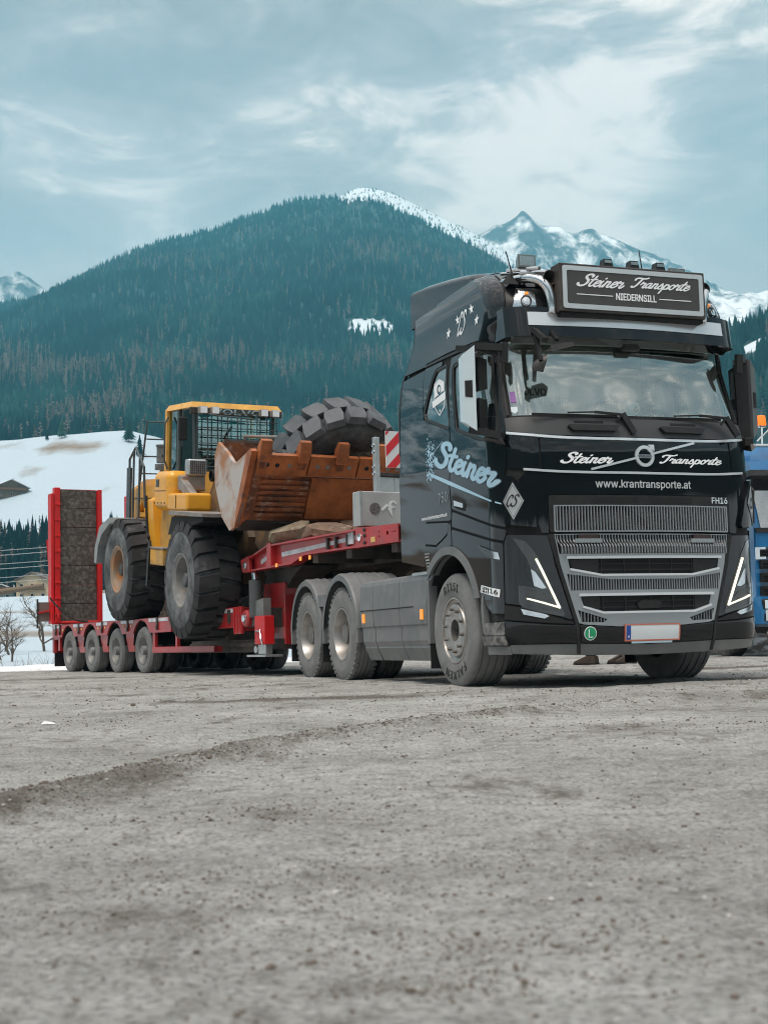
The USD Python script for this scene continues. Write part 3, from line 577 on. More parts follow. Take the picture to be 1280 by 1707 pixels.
for q_ in (Polygon([(-2.5, 2.84), (-2.37, 2.88), (-2.25, 2.835), (-2.25, 2.76), (-2.5, 2.725)]).difference(Point(-2.375, 2.79).buffer(.05)), Point(-2.37, 2.79).buffer(.026), star(-2.40, 2.58, .022)): P('shield_field', q_, WHITE, shp, off=.0015, th=.001, wall=False)
for k in range(5): letters('owner_lettering', shapely.union_all([sbox(-3.0 + .012 * k + .026 * j, 1.245 - .030 * k, -2.982 + .012 * k + .026 * j + .004 * ((j * 3 + k) % 3), 1.245 - .030 * k + .014) for j in range(5 - (k > 0))]), mat('faint_lettering' + str(k), (.28, .30, .31)), .0138)

# --- cab inside (seen through the glass)
IN1 = mat('cab_trim_grey', (.22, .225, .22), rough=.7); IN2 = mat('cab_seat_cloth', (.08, .085, .09), rough=.9); IN3 = mat('cab_trim_beige', (.55, .54, .50), rough=.8)
obj('cab_floor', bx(-1.12, 1.12, .45, 1.92, 1.22, 1.28), IN1, truck)
obj('back_wall', bx(-1.13, 1.13, 1.88, 1.93, 1.25, 3.5), IN3, truck)
obj('headliner', bx(-1.05, 1.05, .75, 1.9, 3.40, 3.44), IN3, truck)
obj('dashboard', hull([(x, y, z) for x, y, z in [(-1.12, .30, 2.22), (1.12, .30, 2.22), (-1.12, .35, 1.5), (1.12, .35, 1.5), (-1.12, .72, 2.26), (1.12, .72, 2.26), (-1.12, .85, 2.05), (1.12, .85, 2.05), (-1.12, .8, 1.5), (1.12, .8, 1.5)]]), IN1, truck)
obj('steering_wheel', xf(trimesh.creation.torus(.22, .018, 28, 8), rot_m(-58, [1, 0, 0]) @ np.eye(4)), PLAST, truck, smooth=40, loc=(.62, .93, 2.36))
for s in (-1, 1):
    st = obj('seat', hull([(s * .62 + dx, 1.2 + dy, z) for dx in (-.24, .24) for dy, z in ((-.1, 1.75), (.42, 1.75), (-.12, 1.9), (.40, 1.86))]), IN2, truck)
    obj('seat_back', hull([(s * .62 + dx, 1.55 + dy, z) for dx in (-.23, .23) for dy, z in ((0, 1.85), (.14, 1.85), (.08, 2.55), (.18, 2.55))]), IN2, st)
    obj('headrest', bx(s * .62 - .13, s * .62 + .13, 1.64, 1.74, 2.57, 2.76, .03), IN2, st)
cur = mat('curtain_print', (.62, .66, .63), rough=.8)
wb = obj('window_banner', bx(-1.06, -.12, 1.06, 1.07, 2.66, 2.84), cur, truck)
obj('banner_name', flat_text(fit(font_shape('VOLVO', .05, True), -.66, -.36, yc=2.70), .002, frame_m((0, 1.056, 0), (1, 0, 0), (0, 0, 1))), IN2, wb)
obj('banner_fringe', [bx(-1.06 + .03 * k, -1.04 + .03 * k, 1.061, 1.067, 2.62 - .02 * ((k * 7) % 3), 2.66) for k in range(31)], cur, wb)
# things on the dashboard
PLUSH = mat('white_plush', (.72, .74, .73), rough=.95, c2=(.55, .58, .57), scale=20); 
def ball(c, r, sc=(1, 1, 1)):
    m = trimesh.creation.icosphere(2, 1.0); m.apply_scale([r * sc[0], r * sc[1], r * sc[2]]); m.apply_translation(c); return m
DM = frame_m((T0[0], T0[1], 0), (math.cos(math.radians(TYAW)), math.sin(math.radians(TYAW)), 0), (-math.sin(math.radians(TYAW)), math.cos(math.radians(TYAW)), 0))
def on_truck(x, y, z): return tuple((DM @ [x, y, z, 1])[:3])
t = thing('plush_toy', 'white plush toy sitting on the dashboard behind the windscreen', 'plush toy', on_truck(.13, .42, 2.245), TYAW)
obj('body', [ball((0, 0, .08), .085, (1, .8, .95)), ball((.03, -.02, .2), .065), ball((-.075, -.02, .10), .04), ball((.085, -.02, .10), .04), ball((-.05, -.07, .03), .04), ball((.06, -.07, .03), .04), ball((-.02, -.02, .255), .02), ball((.075, -.02, .245), .02)], PLUSH, t, smooth=True)
obj('muzzle', ball((.035, -.08, .19), .028), mat('plush_dark', (.05, .05, .05), rough=.9), t, smooth=True)
t = thing('drinking_glass', 'clear drinking glass on the dashboard beside the plush toy', 'glass', on_truck(.29, .38, 2.25), TYAW)
obj('glass_wall', xf(lathe_x([(.028, 0), (.036, .11), (.034, .11), (.026, .004)], 20), rot_m(-90, [0, 1, 0])), LENS, t)
obj('glass_foot', xf(lathe_x([(.0, .0), (.026, .0), (.026, .006), (.0, .006)], 20), rot_m(-90, [0, 1, 0])), LENS, t)
t = thing('paper_cup', 'yellow and blue snack packet on a yellow tray on the dashboard', 'packet', on_truck(.43, .38, 2.25), TYAW)
obj('tray', bx(-.09, .09, -.05, .05, 0, .02, .006), mat('tray_yellow', (.65, .36, .02), rough=.4), t)
obj('packet', hull([(-.06, -.03, .02), (.06, -.03, .02), (-.06, .03, .02), (.06, .03, .02), (-.06, 0, .16), (.035, .005, .10)]), mat('packet_yellow', (.70, .52, .25), rough=.5), t)
obj('packet_print', hull([(-.05, -.033, .03), (.03, -.033, .03), (-.05, -.022, .07), (.03, -.022, .07), (-.05, -.02, .03), (.03, -.02, .03)]), mat('packet_blue', (.03, .30, .50), rough=.5), t)
tg = P('toll_tag', Polygon([(-1.125, 2.44), (-1.075, 2.44), (-1.075, 2.54), (-1.125, 2.54)]), mat('tag_purple', (.20, .06, .30), rough=.4), off=.0, th=.001)
P('permit_sticker', Polygon([(-1.135, 2.40), (-1.075, 2.40), (-1.075, 2.36), (-1.10, 2.335), (-1.135, 2.36)]), mat('sticker_pale', (.55, .62, .66), rough=.4), off=.0, th=.001)

# --- mirrors
MIRC = mat('mirror_cover', (.62, .70, .74), rough=.3, metal=.35)
for s in (-1, 1):
    X = lambda m: m if s < 0 else mirror_x(m)
    mr = obj('mirror', X(hull([(-1.475, .40, 2.28), (-1.475, .40, 2.87), (-1.385, .34, 2.20), (-1.385, .34, 2.945), (-1.47, .50, 2.3), (-1.47, .50, 2.85), (-1.33, .48, 2.20), (-1.33, .48, 2.94)])), MIRC if s < 0 else mat('mirror_cover_grey', (.10, .105, .11), rough=.3, coat=.6), truck, label='mirror with steel cover' if s < 0 else None)
    obj('mirror_glass', X(bx(-1.46, -1.345, .494, .504, 2.30, 2.84)), CHROME, mr)
    obj('mirror_slot', X(hull([(-1.465, .388, 2.50), (-1.41, .352, 2.49), (-1.465, .388, 2.64), (-1.41, .352, 2.64), (-1.45, .44, 2.57), (-1.43, .44, 2.57)])), GAP, mr)
    if s > 0: obj('mirror_shell', X(hull([(-1.36, .36, 2.20), (-1.36, .36, 2.93), (-1.27, .40, 2.24), (-1.25, .40, 2.88), (-1.36, .50, 2.20), (-1.36, .50, 2.93), (-1.27, .50, 2.24), (-1.25, .50, 2.86)])), PLAST, mr)
    obj('mirror_housing', X(hull([(-1.33, .40, 2.56), (-1.33, .40, 2.86), (-1.24, .42, 2.58), (-1.24, .42, 2.84), (-1.33, .5, 2.56), (-1.33, .5, 2.86), (-1.26, .50, 2.58), (-1.26, .50, 2.84)])), PLAST, mr)
    obj('mirror_housing', X(hull([(-1.33, .40, 2.22), (-1.33, .40, 2.50), (-1.25, .42, 2.24), (-1.25, .42, 2.48), (-1.33, .5, 2.22), (-1.33, .5, 2.50), (-1.27, .50, 2.24), (-1.27, .50, 2.48)])), PLAST, mr)
    obj('mirror_arm', X(cat_([bar((-1.17, .20, 2.90), (-1.36, .42, 2.95), .07, .06), bar((-1.17, .22, 2.78), (-1.17, .2, 2.95), .06, .05), bar((-1.19, .30, 2.86), (-1.36, .40, 2.93), .04, .04), bar((-1.36, .42, 2.93), (-1.42, .62, 2.97), .06, .05)])), PLAST, mr)
    obj('mirror_arm', X(cat_([bar((-1.22, .18, 2.14), (-1.40, .44, 2.22), .07, .06)])), PLAST, mr)
    obj('mirror_foot', X(hull([(-1.215, .14, 2.05), (-1.26, .14, 2.09), (-1.24, .5, 2.13), (-1.29, .44, 2.16), (-1.24, .2, 2.17), (-1.24, .46, 2.19)])), PLAST, mr)
    obj('rain_guard', X(hull([(-1.20, .55, 2.98), (-1.245, .6, 2.94), (-1.20, 1.1, 3.0), (-1.235, 1.1, 2.95), (-1.2, 1.05, 2.92), (-1.2, .6, 2.93)])), PLAST, mr)
# front (kerb) mirror on its arm in front of the windscreen
fm = obj('front_mirror', hull([(-.66, -.12, 2.875), (-.88, -.10, 2.82), (-.65, -.03, 2.885), (-.88, -.03, 2.845), (-.68, -.10, 2.915), (-.86, -.08, 2.88), (-.70, -.02, 2.92), (-.82, -.02, 2.905)]), PLAST, truck, smooth=50)
obj('mirror_arm', cat_([bar((-.92, .12, 3.05), (-.88, .0, 2.94), .06, .04), bar((-.76, .12, 3.05), (-.78, -.02, 2.94), .035, .03), bar((-.92, .1, 3.0), (-.92, .02, 2.76), .035, .035)]), PLAST, fm)
obj('kerb_mirror', hull([(-.985, .04, 2.74), (-.88, -.01, 2.75), (-.86, .0, 2.83), (-.995, .04, 2.68), (-.91, .0, 2.66), (-.97, .09, 2.72), (-.88, .07, 2.80), (-.95, .06, 2.78)]), PLAST, fm, smooth=50)
obj('sensor_housing', bx(-.03, .13, .16, .24, 2.93, 3.02, .01), PLAST, truck)
# wipers
for (x0, x1, xb) in ((-.16, -.98, -.06), (.88, -.06, .98)):
    w = obj('wiper', bar((xb, .0, 2.16), (xb - .09, .04, 2.335), .05, .035, up=(0, 1, 0)), PLAST, truck)
    obj('wiper_arm', cat_([bar((xb - .08, .03, 2.325), (x0 - .25, .05, 2.345), .022, .02), bar((x0 - .25, .05, 2.345), (x0 - .5, .065, 2.335), .014, .012), bar((xb - .09, .035, 2.325), (xb - .13, .06, 2.27), .05, .02)]), PLAST, w)
    obj('wiper_blade', [bar((x0 - .02, .075, 2.318), (x1, .10, 2.318), .012, .02)], GAP, w)

# --- roof sign, lamps, horns
box_p = obj('roof_sign', bx(-.72, .715, .004, .17, 3.205, 3.625, .006), DARKMETAL, truck)
fr = rounded(-.695, .69, 3.228, 3.602, .02)
obj('sign_border', prism(fr.difference(rounded(-.655, .65, 3.270, 3.562, .015)), 'y', -.006, .01), BRIGHT, box_p)
obj('sign_face', prism(rounded(-.66, .655, 3.265, 3.567, .015), 'y', -.001, .012), SIGNBG, box_p)
SM = frame_m((0, -.002, 0), (1, 0, 0), (0, 0, 1))
st_a = fit(brush('Steiner', 1, pen=.15, shear=.5), -.565, -.095, 3.424, 3.545); st_b = fit(brush('Transporte', 1, pen=.15, shear=.5), -.04, .565, 3.405, 3.545)
obj('sign_lettering', flat_text(st_a, .003, SM), WHITE, box_p); obj('sign_lettering', flat_text(st_b, .003, SM), WHITE, box_p)
nd = fit(font_shape('NIEDERNSILL', .05, True), -.185, .215, 3.325, 3.388)
obj('sign_lettering', flat_text(nd, .003, SM), WHITE, box_p)
obj('sign_line', [bx(-.565, -.215, -.005, 0, 3.353, 3.360), bx(.245, .565, -.005, 0, 3.353, 3.360)], WHITE, box_p)
obj('sign_bracket', [bar((x, .1, 3.25), (x, .55, 3.18), .05, .05) for x in (-.6, 0, .6)], DARKMETAL, box_p)
obj('sign_skirt', bx(-.70, .70, .03, .20, 3.17, 3.204, .004), GAP, box_p)
for x in (-.21, .05, .31):
    l = obj('roof_marker_lamp', hull([(x - .05, .06, 3.63), (x + .05, .06, 3.63), (x - .038, .07, 3.708), (x + .038, .07, 3.708), (x - .05, .15, 3.63), (x + .05, .15, 3.63), (x - .038, .14, 3.708), (x + .038, .14, 3.708)]), PLAST, truck)
    obj('lamp_glass', bx(x - .036, x + .036, .058, .066, 3.668, 3.695), LAMPIN, l)
def spot(x, y, z, hz, hx):
    l = obj('work_lamp', hull([(x + i * .085, y + .0, z + j * .055) for i in (-1, 1) for j in (-1, 1)] + [(x + i * .05, y + .12, z + j * .03) for i in (-1, 1) for j in (-1, 1)]), mat('lamp_shell%d' % (x > 0), (.30, .29, .27), rough=.25, metal=.9), truck)
    obj('lamp_face', bx(x - .07, x + .07, y - .006, y + .002, z - .042, z + .042), LAMPIN, l)
    obj('lamp_bracket', tube([(x, y + .05, z - .05), (x, y + .05, z - .14), (x + .02, y + .12, z - .22)], .012), DARKMETAL, l)
spot(-.89, .28, 3.70, 0, 0); spot(.56, .20, 3.655, 0, 0)
for (x, y, z, r, L) in ((-.76, .10, 3.515, .068, .45), (-.66, .16, 3.515, .05, .35), (.80, .14, 3.52, .06, .4)):
    h = obj('air_horn', xf(lathe_x([(.02, L), (.028, L * .6), (.036, L * .3), (.052, .06), (r, .0), (r * .93, -.004), (.045, .05), (.02, .22), (0, .24)], 22), rot_m(90, [0, 0, 1])), DARKMETAL, truck, smooth=45, loc=(x, y, z))
pipe = [(-.745, .12, 3.20), (-.750, .11, 3.30), (-.775, .12, 3.42), (-.83, .18, 3.51), (-.92, .32, 3.55), (-1.0, .55, 3.56)]
obj('roof_bar', tube(np.array([PchipInterpolator(range(6), np.array(pipe)[:, k])(np.linspace(0, 5, 24)) for k in range(3)]).T, .042, 12), STEEL, truck, smooth=True)
obj('roof_bar', mirror_x(tube(np.array([PchipInterpolator(range(6), np.array(pipe)[:, k])(np.linspace(0, 5, 24)) for k in range(3)]).T, .042, 12)), STEEL, truck, smooth=True)
obj('roof_bar', tube([(-.95, .30, 3.60), (-.6, .22, 3.60), (.6, .22, 3.60), (.9, .30, 3.58)], .022), STEEL, truck)
obj('roof_bar', tube([(-.83, .16, 3.61), (-.90, .30, 3.63), (-.95, .55, 3.68)], .02), STEEL, truck)
obj('roof_bar', tube([(-1.0, .60, 3.66), (-.3, .62, 3.74), (.3, .62, 3.74), (1.0, .6, 3.66)], .016), STEEL, truck)
obj('aerial', [tube([(-1.02, .30, 3.56), (-1.05, .36, 3.80)], [.008, .004]), hull([(-1.08, .26, 3.48), (-.98, .26, 3.48), (-1.08, .42, 3.52), (-.98, .42, 3.52), (-1.03, .34, 3.60)])], GAP, truck)
obj('aerial', [tube([(.30, .34, 3.62), (.275, .36, 3.90)], [.007, .004])], GAP, truck)
for s in (-1, 1):
    f = (lambda g: g) if s < 0 else flip_a
    hl = P('roof_headlamp', f(Polygon([(-1.08, 3.428), (-.915, 3.414), (-.895, 3.262), (-1.12, 3.266)]).buffer(.012)), PLAST, off=.020, th=.02)
    P('lamp_bowl', f(Polygon([(-1.078, 3.424), (-.92, 3.41), (-.902, 3.27), (-1.112, 3.274)])), LAMPIN, hl, off=.022, th=.003)
    P('lamp_ring', f(affinity.scale(Point(-.995, 3.325).buffer(.050), .95, 1).difference(affinity.scale(Point(-.995, 3.325).buffer(.040), .95, 1))), DARKMETAL, hl, off=.03, th=.01)
    P('lamp_bulb', f(affinity.scale(Point(-.995, 3.325).buffer(.028), .95, 1)), CHROME, hl, off=.034, th=.012)
    P('turn_lamp', f(affinity.scale(Point(-.985, 3.394).buffer(.014), 1.3, .8)), AMBER, hl, off=.03, th=.01)
    P('lamp_lens', f(Polygon([(-1.078, 3.424), (-.92, 3.41), (-.902, 3.27), (-1.112, 3.274)])), LENS, hl, off=.038, th=0, wall=False)
    P('lamp_surround', f(Polygon([(-1.172, 3.462), (-.81, 3.452), (-.79, 3.245), (-1.182, 3.245)])), PLAST, off=.012, th=.004)

# --- wind deflectors behind the cab
def rear_a(u, z): return a_of_u(u, z)
def dpoly(L): return Polygon([(rear_a(u, z), z) for u, z in L])
for s in (-1, 1):
    f = (lambda g: g) if s < 0 else flip_a
    P('side_deflector', f(dpoly([(1.985, 1.13), (2.63, 1.22), (2.64, 2.0), (2.62, 2.6), (2.57, 3.05), (1.985, 3.05)]).buffer(-.01).buffer(.01)), PAINT, off=.004, th=.03)
    P('side_deflector', f(dpoly([(1.985, 3.085), (2.57, 3.10), (2.50, 3.66), (1.985, 3.70)]).buffer(-.01).buffer(.01)), PAINT, off=.004, th=.03)
    P('deflector_frame', f(Polygon([(a_of_u(u, z), z) for u, z in [(1.90, 1.2), (2.58, 1.27), (2.58, 2.3), (2.52, 3.1), (2.45, 3.62), (1.90, 3.62)]])), GAP, off=-.03, th=.02)
    P('deflector_edge', f(dpoly([(2.55, 3.10), (2.64, 2.3), (2.65, 2.3), (2.60, 3.10), (2.54, 3.66), (2.5, 3.66)])), PLAST, off=.0, th=.03)
prof = Polygon([(.50, 3.585), (.66, 3.655), (1.0, 3.765), (1.3, 3.83), (1.75, 3.90), (2.2, 3.965), (2.62, 4.015), (2.66, 3.80), (2.62, 3.66), (2.3, 3.70), (1.95, 3.72), (1.75, 3.70), (1.3, 3.70), (.9, 3.62), (.6, 3.56)])
rows = []
pts = [(.50, 3.60), (.66, 3.665), (1.0, 3.775), (1.3, 3.84), (1.75, 3.91), (2.2, 3.97), (2.62, 4.01)]
lowz = [3.54, 3.56, 3.57, 3.58, 3.6, 3.6, 3.6]
VV = []
for (u, zt), zl in zip(pts, lowz):
    hw = float(np.interp(u, [.5, 1.0, 2.62], [.97, 1.055, 1.085]))
    sec = [(-hw, zl), (-hw, zt - .07), (-hw + .02, zt - .03), (-hw + .06, zt - .005), (-hw + .14, zt), (hw - .14, zt), (hw - .06, zt - .005), (hw - .02, zt - .03), (hw, zt - .07), (hw, zl)]
    VV.append([(x, u, z) for x, z in sec])
VV = np.array(VV); n_, m_ = VV.shape[:2]; i, j = np.meshgrid(np.arange(n_ - 1), np.arange(m_ - 1), indexing='ij'); q = np.stack([i * m_ + j, i * m_ + j + 1, (i + 1) * m_ + j + 1, (i + 1) * m_ + j], -1).reshape(-1, 4)
ff = np.vstack([q[:, [0, 1, 2]], q[:, [0, 2, 3]]]); e0 = (n_ - 1) * m_
rs = trimesh.Trimesh(VV.reshape(-1, 3), np.vstack([ff, [(e0, e0 + k, e0 + k + 1) for k in range(1, m_ - 1)], [(0, k + 1, k) for k in range(1, m_ - 1)]]), process=False)
obj('roof_deflector', rs, PAINT, truck, smooth=40)

# --- wheels of the truck
RIMT = mat('dull_rim_metal', (.26, .26, .255), rough=.6, metal=.3, c2=(.17, .165, .155), scale=6)
def tyre_prof(R, w, rr, grooves=4, gd=.012, shoulder=.035):
    """Half-open tyre section (r, x), x = 0 at the outer face and +x going in."""
    p = [(rr, .03), (rr + .012, .012), (rr + (R - rr) * .45, .0), (rr + (R - rr) * .55, .0), (rr + (R - rr) * .58, .004), (rr + (R - rr) * .8, .008), (R - shoulder * .6, .022), (R - .008, shoulder), (R, shoulder + .012)]
    x0, x1 = shoulder + .012, w - shoulder - .012
    for k in range(grooves):
        c = x0 + (x1 - x0) * (k + .5) / grooves
        p += [(R, c - .009), (R - gd, c - .006), (R - gd, c + .006), (R, c + .009)]
    q = [(r, w - x) for r, x in p[:9]]
    return p + q[::-1]
def wheel(parent, cx, cy, R, w, side, style, name='wheel', tm=RUBBERDUST, lug=0, rr=.30):
    """Tyre, rim, hub and nuts; side -1 = nearside (outer face towards -x). cx = outer face. style: 'steer', 'drive', 'trailer'."""
    sg = 1 if side < 0 else -1          # x grows inwards
    X = lambda pr, n=56: lathe_x(pr, n, sg, cx, cy, R - .008)
    if style == 'steer': rp = [(rr, .035), (rr + .004, .012), (rr - .012, .012), (rr - .018, .03), (rr - .05, .045), (.25, .055), (.243, .03), (.235, .018), (.18, .012), (.165, .018), (.10, .02)]
    elif style == 'drive': rp = [(rr, .035), (rr + .004, .012), (rr - .012, .012), (rr - .02, .04), (rr - .04, .12), (rr - .055, .20), (.21, .215), (.17, .20), (.13, .20)]
    else: rp = [(rr, .03), (rr + .003, .01), (rr - .010, .01), (rr - .016, .03), (rr - .035, .06), (rr - .06, .10), (.155, .11), (.13, .10), (.09, .10)]
    wh = obj(name, X(rp), RIMT if style == 'trailer' else RIM, parent, smooth=35)
    obj('tyre', X(tyre_prof(R, w, rr), 72), tm, wh, smooth=38)
    def disc(r0, r1, x0, x1, nm, m): return obj(nm, X([(0, x0), (r0, x0), (r1, x1)], 28), m, wh, smooth=30)
    if style == 'steer':
        obj('hub', X([(.10, .02), (.098, .10), (.0, .10)], 32), HUBM, wh, smooth=30); nr, nx, nl, nc = .195, .012, .030, 10
    elif style == 'drive':
        disc(.11, .125, .05, .20, 'hub', HUBM); nr, nx, nl, nc = .165, .20, .03, 10
    else:
        disc(.07, .085, -.005, .10, 'hub', RIMT); nr, nx, nl, nc = .112, .10, .025, 8
    for k in range(nc):
        an = 2 * math.pi * k / nc + .2; y, z = cy + nr * math.cos(an), R - .008 + nr * math.sin(an)
        obj('wheel_nut', cyl((cx + sg * (nx - nl), y, z), (cx + sg * nx, y, z), .017, 6), HUBM, wh)
    if lug:
        L = []
        for k in range(lug):
            an = 2 * math.pi * k / lug
            for x0, x1 in ((.012, .07), (w - .07, w - .012)):
                b_ = bx(cx + sg * x0, cx + sg * x1, -.018, .018, R - .02, R + .006); b_.apply_transform(rot_m(math.degrees(an), [1, 0, 0])); b_.apply_translation([0, cy, R - .008]); L.append(b_)
        obj('tread_block', L, tm, wh, kind='stuff')
    return wh
RF, RR_ = .522, .530
for s in (-1, 1):
    w = wheel(truck, s * 1.235, 1.38, RF, .385, s, 'steer', name='front_wheel')
    if s < 0:
        # seen from the nearside +y runs to the left, so an angle that grows from +y over +z runs clockwise from the left
        for word, mid, rad, step, up in (('RI151', 88, .402, 10.5, 1), ('FALKEN', 262, .412, 12, 1)):
            for k, ch in enumerate(word):
                g = font_shape(ch, .075, False); a_, b_, c_, d_ = g.bounds; g = affinity.translate(g, -(a_ + c_) / 2, -.0375)
                an = math.radians(mid - step * (len(word) - 1) / 2 + k * step)
                out = np.array([0, math.cos(an), math.sin(an)]); ey = out * up
                ex = np.cross(ey, [-1, 0, 0])
                obj('tyre_letter', flat_text(g, .004, frame_m((-1.2355, 1.38 + rad * out[1], RF - .008 + rad * out[2]), ex, ey)), LETTER, w)
    for k, u in enumerate((1.38 + 3.3735, 1.38 + 3.3735 + 1.37)):
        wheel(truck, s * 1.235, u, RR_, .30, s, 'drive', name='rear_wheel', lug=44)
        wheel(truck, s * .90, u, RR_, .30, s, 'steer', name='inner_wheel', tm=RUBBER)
# --- chassis
ch = obj('frame', [bx(-.47, -.39, .5, 6.9, .72, .99), bx(.39, .47, .5, 6.9, .72, .99)] + [bx(-.4, .4, y, y + .12, .74, .96) for y in (.8, 2.3, 3.6, 5.3, 6.7)], DARKMETAL, truck)
for u in (1.38, 4.7535, 6.1235):
    ax = obj('axle', [cyl((-1.0, u, .52), (1.0, u, .52), .075, 14)] + ([lathe_x([(.0, -.2), (.14, -.18), (.2, 0), (.14, .18), (.0, .2)], 18, 1, 0, u, .52)] if u > 2 else []), DARKMETAL, ch)
obj('engine_block', bx(-.38, .38, .6, 2.2, .45, 1.2, .05), DARKMETAL, truck)
obj('radiator', bx(-.8, .8, .16, .24, .45, 1.5), GAP, truck)
obj('fifth_wheel', [bx(-.45, .45, 4.9, 5.9, 1.06, 1.13, .02), bx(-.5, -.38, 5.1, 5.6, .95, 1.08), bx(.38, .5, 5.1, 5.6, .95, 1.08)], DARKMETAL, truck)
obj('exhaust_box', bx(.5, 1.2, 2.2, 3.3, .35, .95, .05), ALU, truck)
obj('tank', bx(-1.1, -.5, 2.1, 3.8, .35, 1.0, .06), ALU, truck)
obj('hose', [tube([(dx, 2.1, 1.9), (dx, 2.8, 1.25), (dx + .1, 3.5, 1.45), (dx, 4.2, 1.5)], .02) for dx in (-.2, 0, .2)], GAP, truck)
# side skirt of shaped panels
SEC = [(1.085, -1.16), (1.06, -1.205), (1.02, -1.225), (.77, -1.25), (.755, -1.25), (.59, -1.245), (.575, -1.232), (.43, -1.235), (.375, -1.215), (.36, -1.22), (.23, -1.165)]
def skirt(u0, u1, s, name='side_skirt', shear=.16):
    out = []
    for (za, xa), (zb, xb) in zip(SEC, SEC[1:]):
        ua = lambda z: (u0 - (.02 if u0 < 2.2 else 0) + 0, u1 + (z - .8) * (shear if u1 > 3.5 else .12 if u1 > 2.5 else 0))
        ub = lambda z: (u0 + (z - .8) * (.12 if u0 > 2.5 else 0), ua(z)[1])
        q = [(s * -xa if False else xa, ub(za)[0], za), (xa, ub(za)[1], za), (xb, ub(zb)[1], zb), (xb, ub(zb)[0], zb)]
        q = [(x if s < 0 else -x, y, z) for x, y, z in q]
        b = [(x + (.02 if s < 0 else -.02), y, z) for x, y, z in q]
        out.append(hull(q + b))
    return obj(name, out, PLASTG, truck)
for s in (-1, 1):
    skirt(2.0, 2.76, s); k = skirt(2.775, 3.57, s); skirt(3.585, 4.0, s)
    obj('side_skirt_groove', bx(s * 1.246, s * 1.2535, 2.35, 3.98, .757, .767), GAP, k)
    for u in (2.12, 3.87): obj('amber_marker', bx(s * 1.23, s * 1.262, u - .035, u + .035, .63, .73, .006), AMBER, truck)
    obj('skirt_end', hull([(s * 1.16, 1.93, 1.08), (s * 1.245, 1.93, .98), (s * 1.245, 1.93, .40), (s * 1.16, 1.93, .40), (s * 1.16, 1.985, 1.085), (s * 1.247, 1.985, .98), (s * 1.247, 1.985, .38), (s * 1.16, 1.985, .38)]), PLASTG, truck)
    obj('mud_flap', bx(s * .85, s * 1.24, 1.935, 1.945, .16, 1.0), GAP, truck)
    # rear mudguards: two hoops joined by a saddle
    for u in (4.7535, 6.1235):
        a0, a1 = math.radians(4), math.radians(176)
        hoop = lathe_x([(.60, 0), (.665, .0), (.685, .03), (.685, .62), (.67, .62), (.66, .03), (.60, .01)], 30, 1 if s < 0 else -1, s * 1.255, u, .535, a0, a1)
        hp = obj('mudguard', hoop, PLASTG, truck, smooth=35)
        for v in (u - .64, u + .64): obj('mudguard_leg', hull([(s * 1.25, v - .03, .60), (s * 1.25, v + .03, .60), (s * 1.18, v - .03, .60), (s * 1.18, v + .03, .60), (s * 1.25, v - .025, .42), (s * 1.25, v + .025, .42), (s * 1.2, v - .025, .42), (s * 1.2, v + .025, .42)]), PLASTG, hp)
        obj('mud_flap', bx(s * .62, s * 1.24, u + .685, u + .695, .2, .62), GAP, hp)
        obj('mudguard_rib', [xf(lathe_x([(.684, .05 + .09 * j), (.695, .055 + .09 * j), (.695, .075 + .09 * j), (.684, .08 + .09 * j)], 24, 1 if s < 0 else -1, s * 1.255, u, .535, math.radians(40), math.radians(140)), np.eye(4)) for j in range(1, 6)], PLASTG, hp)
    obj('mudguard_saddle', hull([(s * 1.25, 5.27, 1.0), (s * 1.25, 5.61, 1.0), (s * .64, 5.27, 1.0), (s * .64, 5.61, 1.0), (s * 1.25, 5.34, .86), (s * 1.25, 5.54, .86), (s * .64, 5.34, .86), (s * .64, 5.54, .86)]), PLASTG, truck)
    obj('cab_step_plate', [bx(s * .9, s * 1.2, 1.97, 2.5, 1.06, 1.10, .008)], ALU, truck)

# ================================================================== LOW LOADER TRAILER
R0, RYAW = (-6.0519, 26.213), 29.788
trailer = thing('low_loader_trailer', 'red multi-axle low loader trailer with raised ramps, carrying the yellow wheel loader', 'trailer', (R0[0], R0[1], 0), RYAW)
RM = frame_m((R0[0], R0[1], 0), (math.cos(math.radians(RYAW)), math.sin(math.radians(RYAW)), 0), (-math.sin(math.radians(RYAW)), math.cos(math.radians(RYAW)), 0))
def on_trailer(x, y, z): return tuple((RM @ [x, y, z, 1])[:3])
TAPE = mat('reflective_tape', (.62, .64, .68), rough=.3, c2=(.40, .41, .43), scale=6)
WOODD = mat('ramp_boards', (.055, .046, .040), rough=.85, c2=(.16, .14, .125), scale=14, detail=8, lo=.45, hi=.7, c3=(.30, .29, .27), s3=22, lo3=.62, hi3=.72)
DECKM = mat('deck_steel', (.06, .055, .05), rough=.7, c2=(.12, .10, .085), scale=5)
TL = trailer; HW = 2.5
def both_x(name, fn, m, parent=None, **kw):
    """The nearside piece fn() and its twin on the far side."""
    a = fn(); b = mirror_x(a); b.apply_translation([HW, 0, 0])
    return obj(name, a, m, parent or TL, **kw), obj(name, b, m, parent or TL, **kw)
AX = [-1.36 * i for i in range(4)]
fas = sbox(-5.43, .66, 1.0, .895).difference(shapely.union_all([Point(y, .40).buffer(.475, quad_segs=12) for y in AX]))
both_x('side_fascia', lambda: prism(fas, 'x', -.015, .03), REDM)
obj('deck', bx(0.03, HW - .03, -5.43, .98, .85, .905), DECKM, TL)
for y in AX: both_x('wheel_box', lambda: lathe_x([(.47, .01), (.47, .55)], 20, 1, 0, y, .40, math.radians(8), math.radians(172)), GAP)
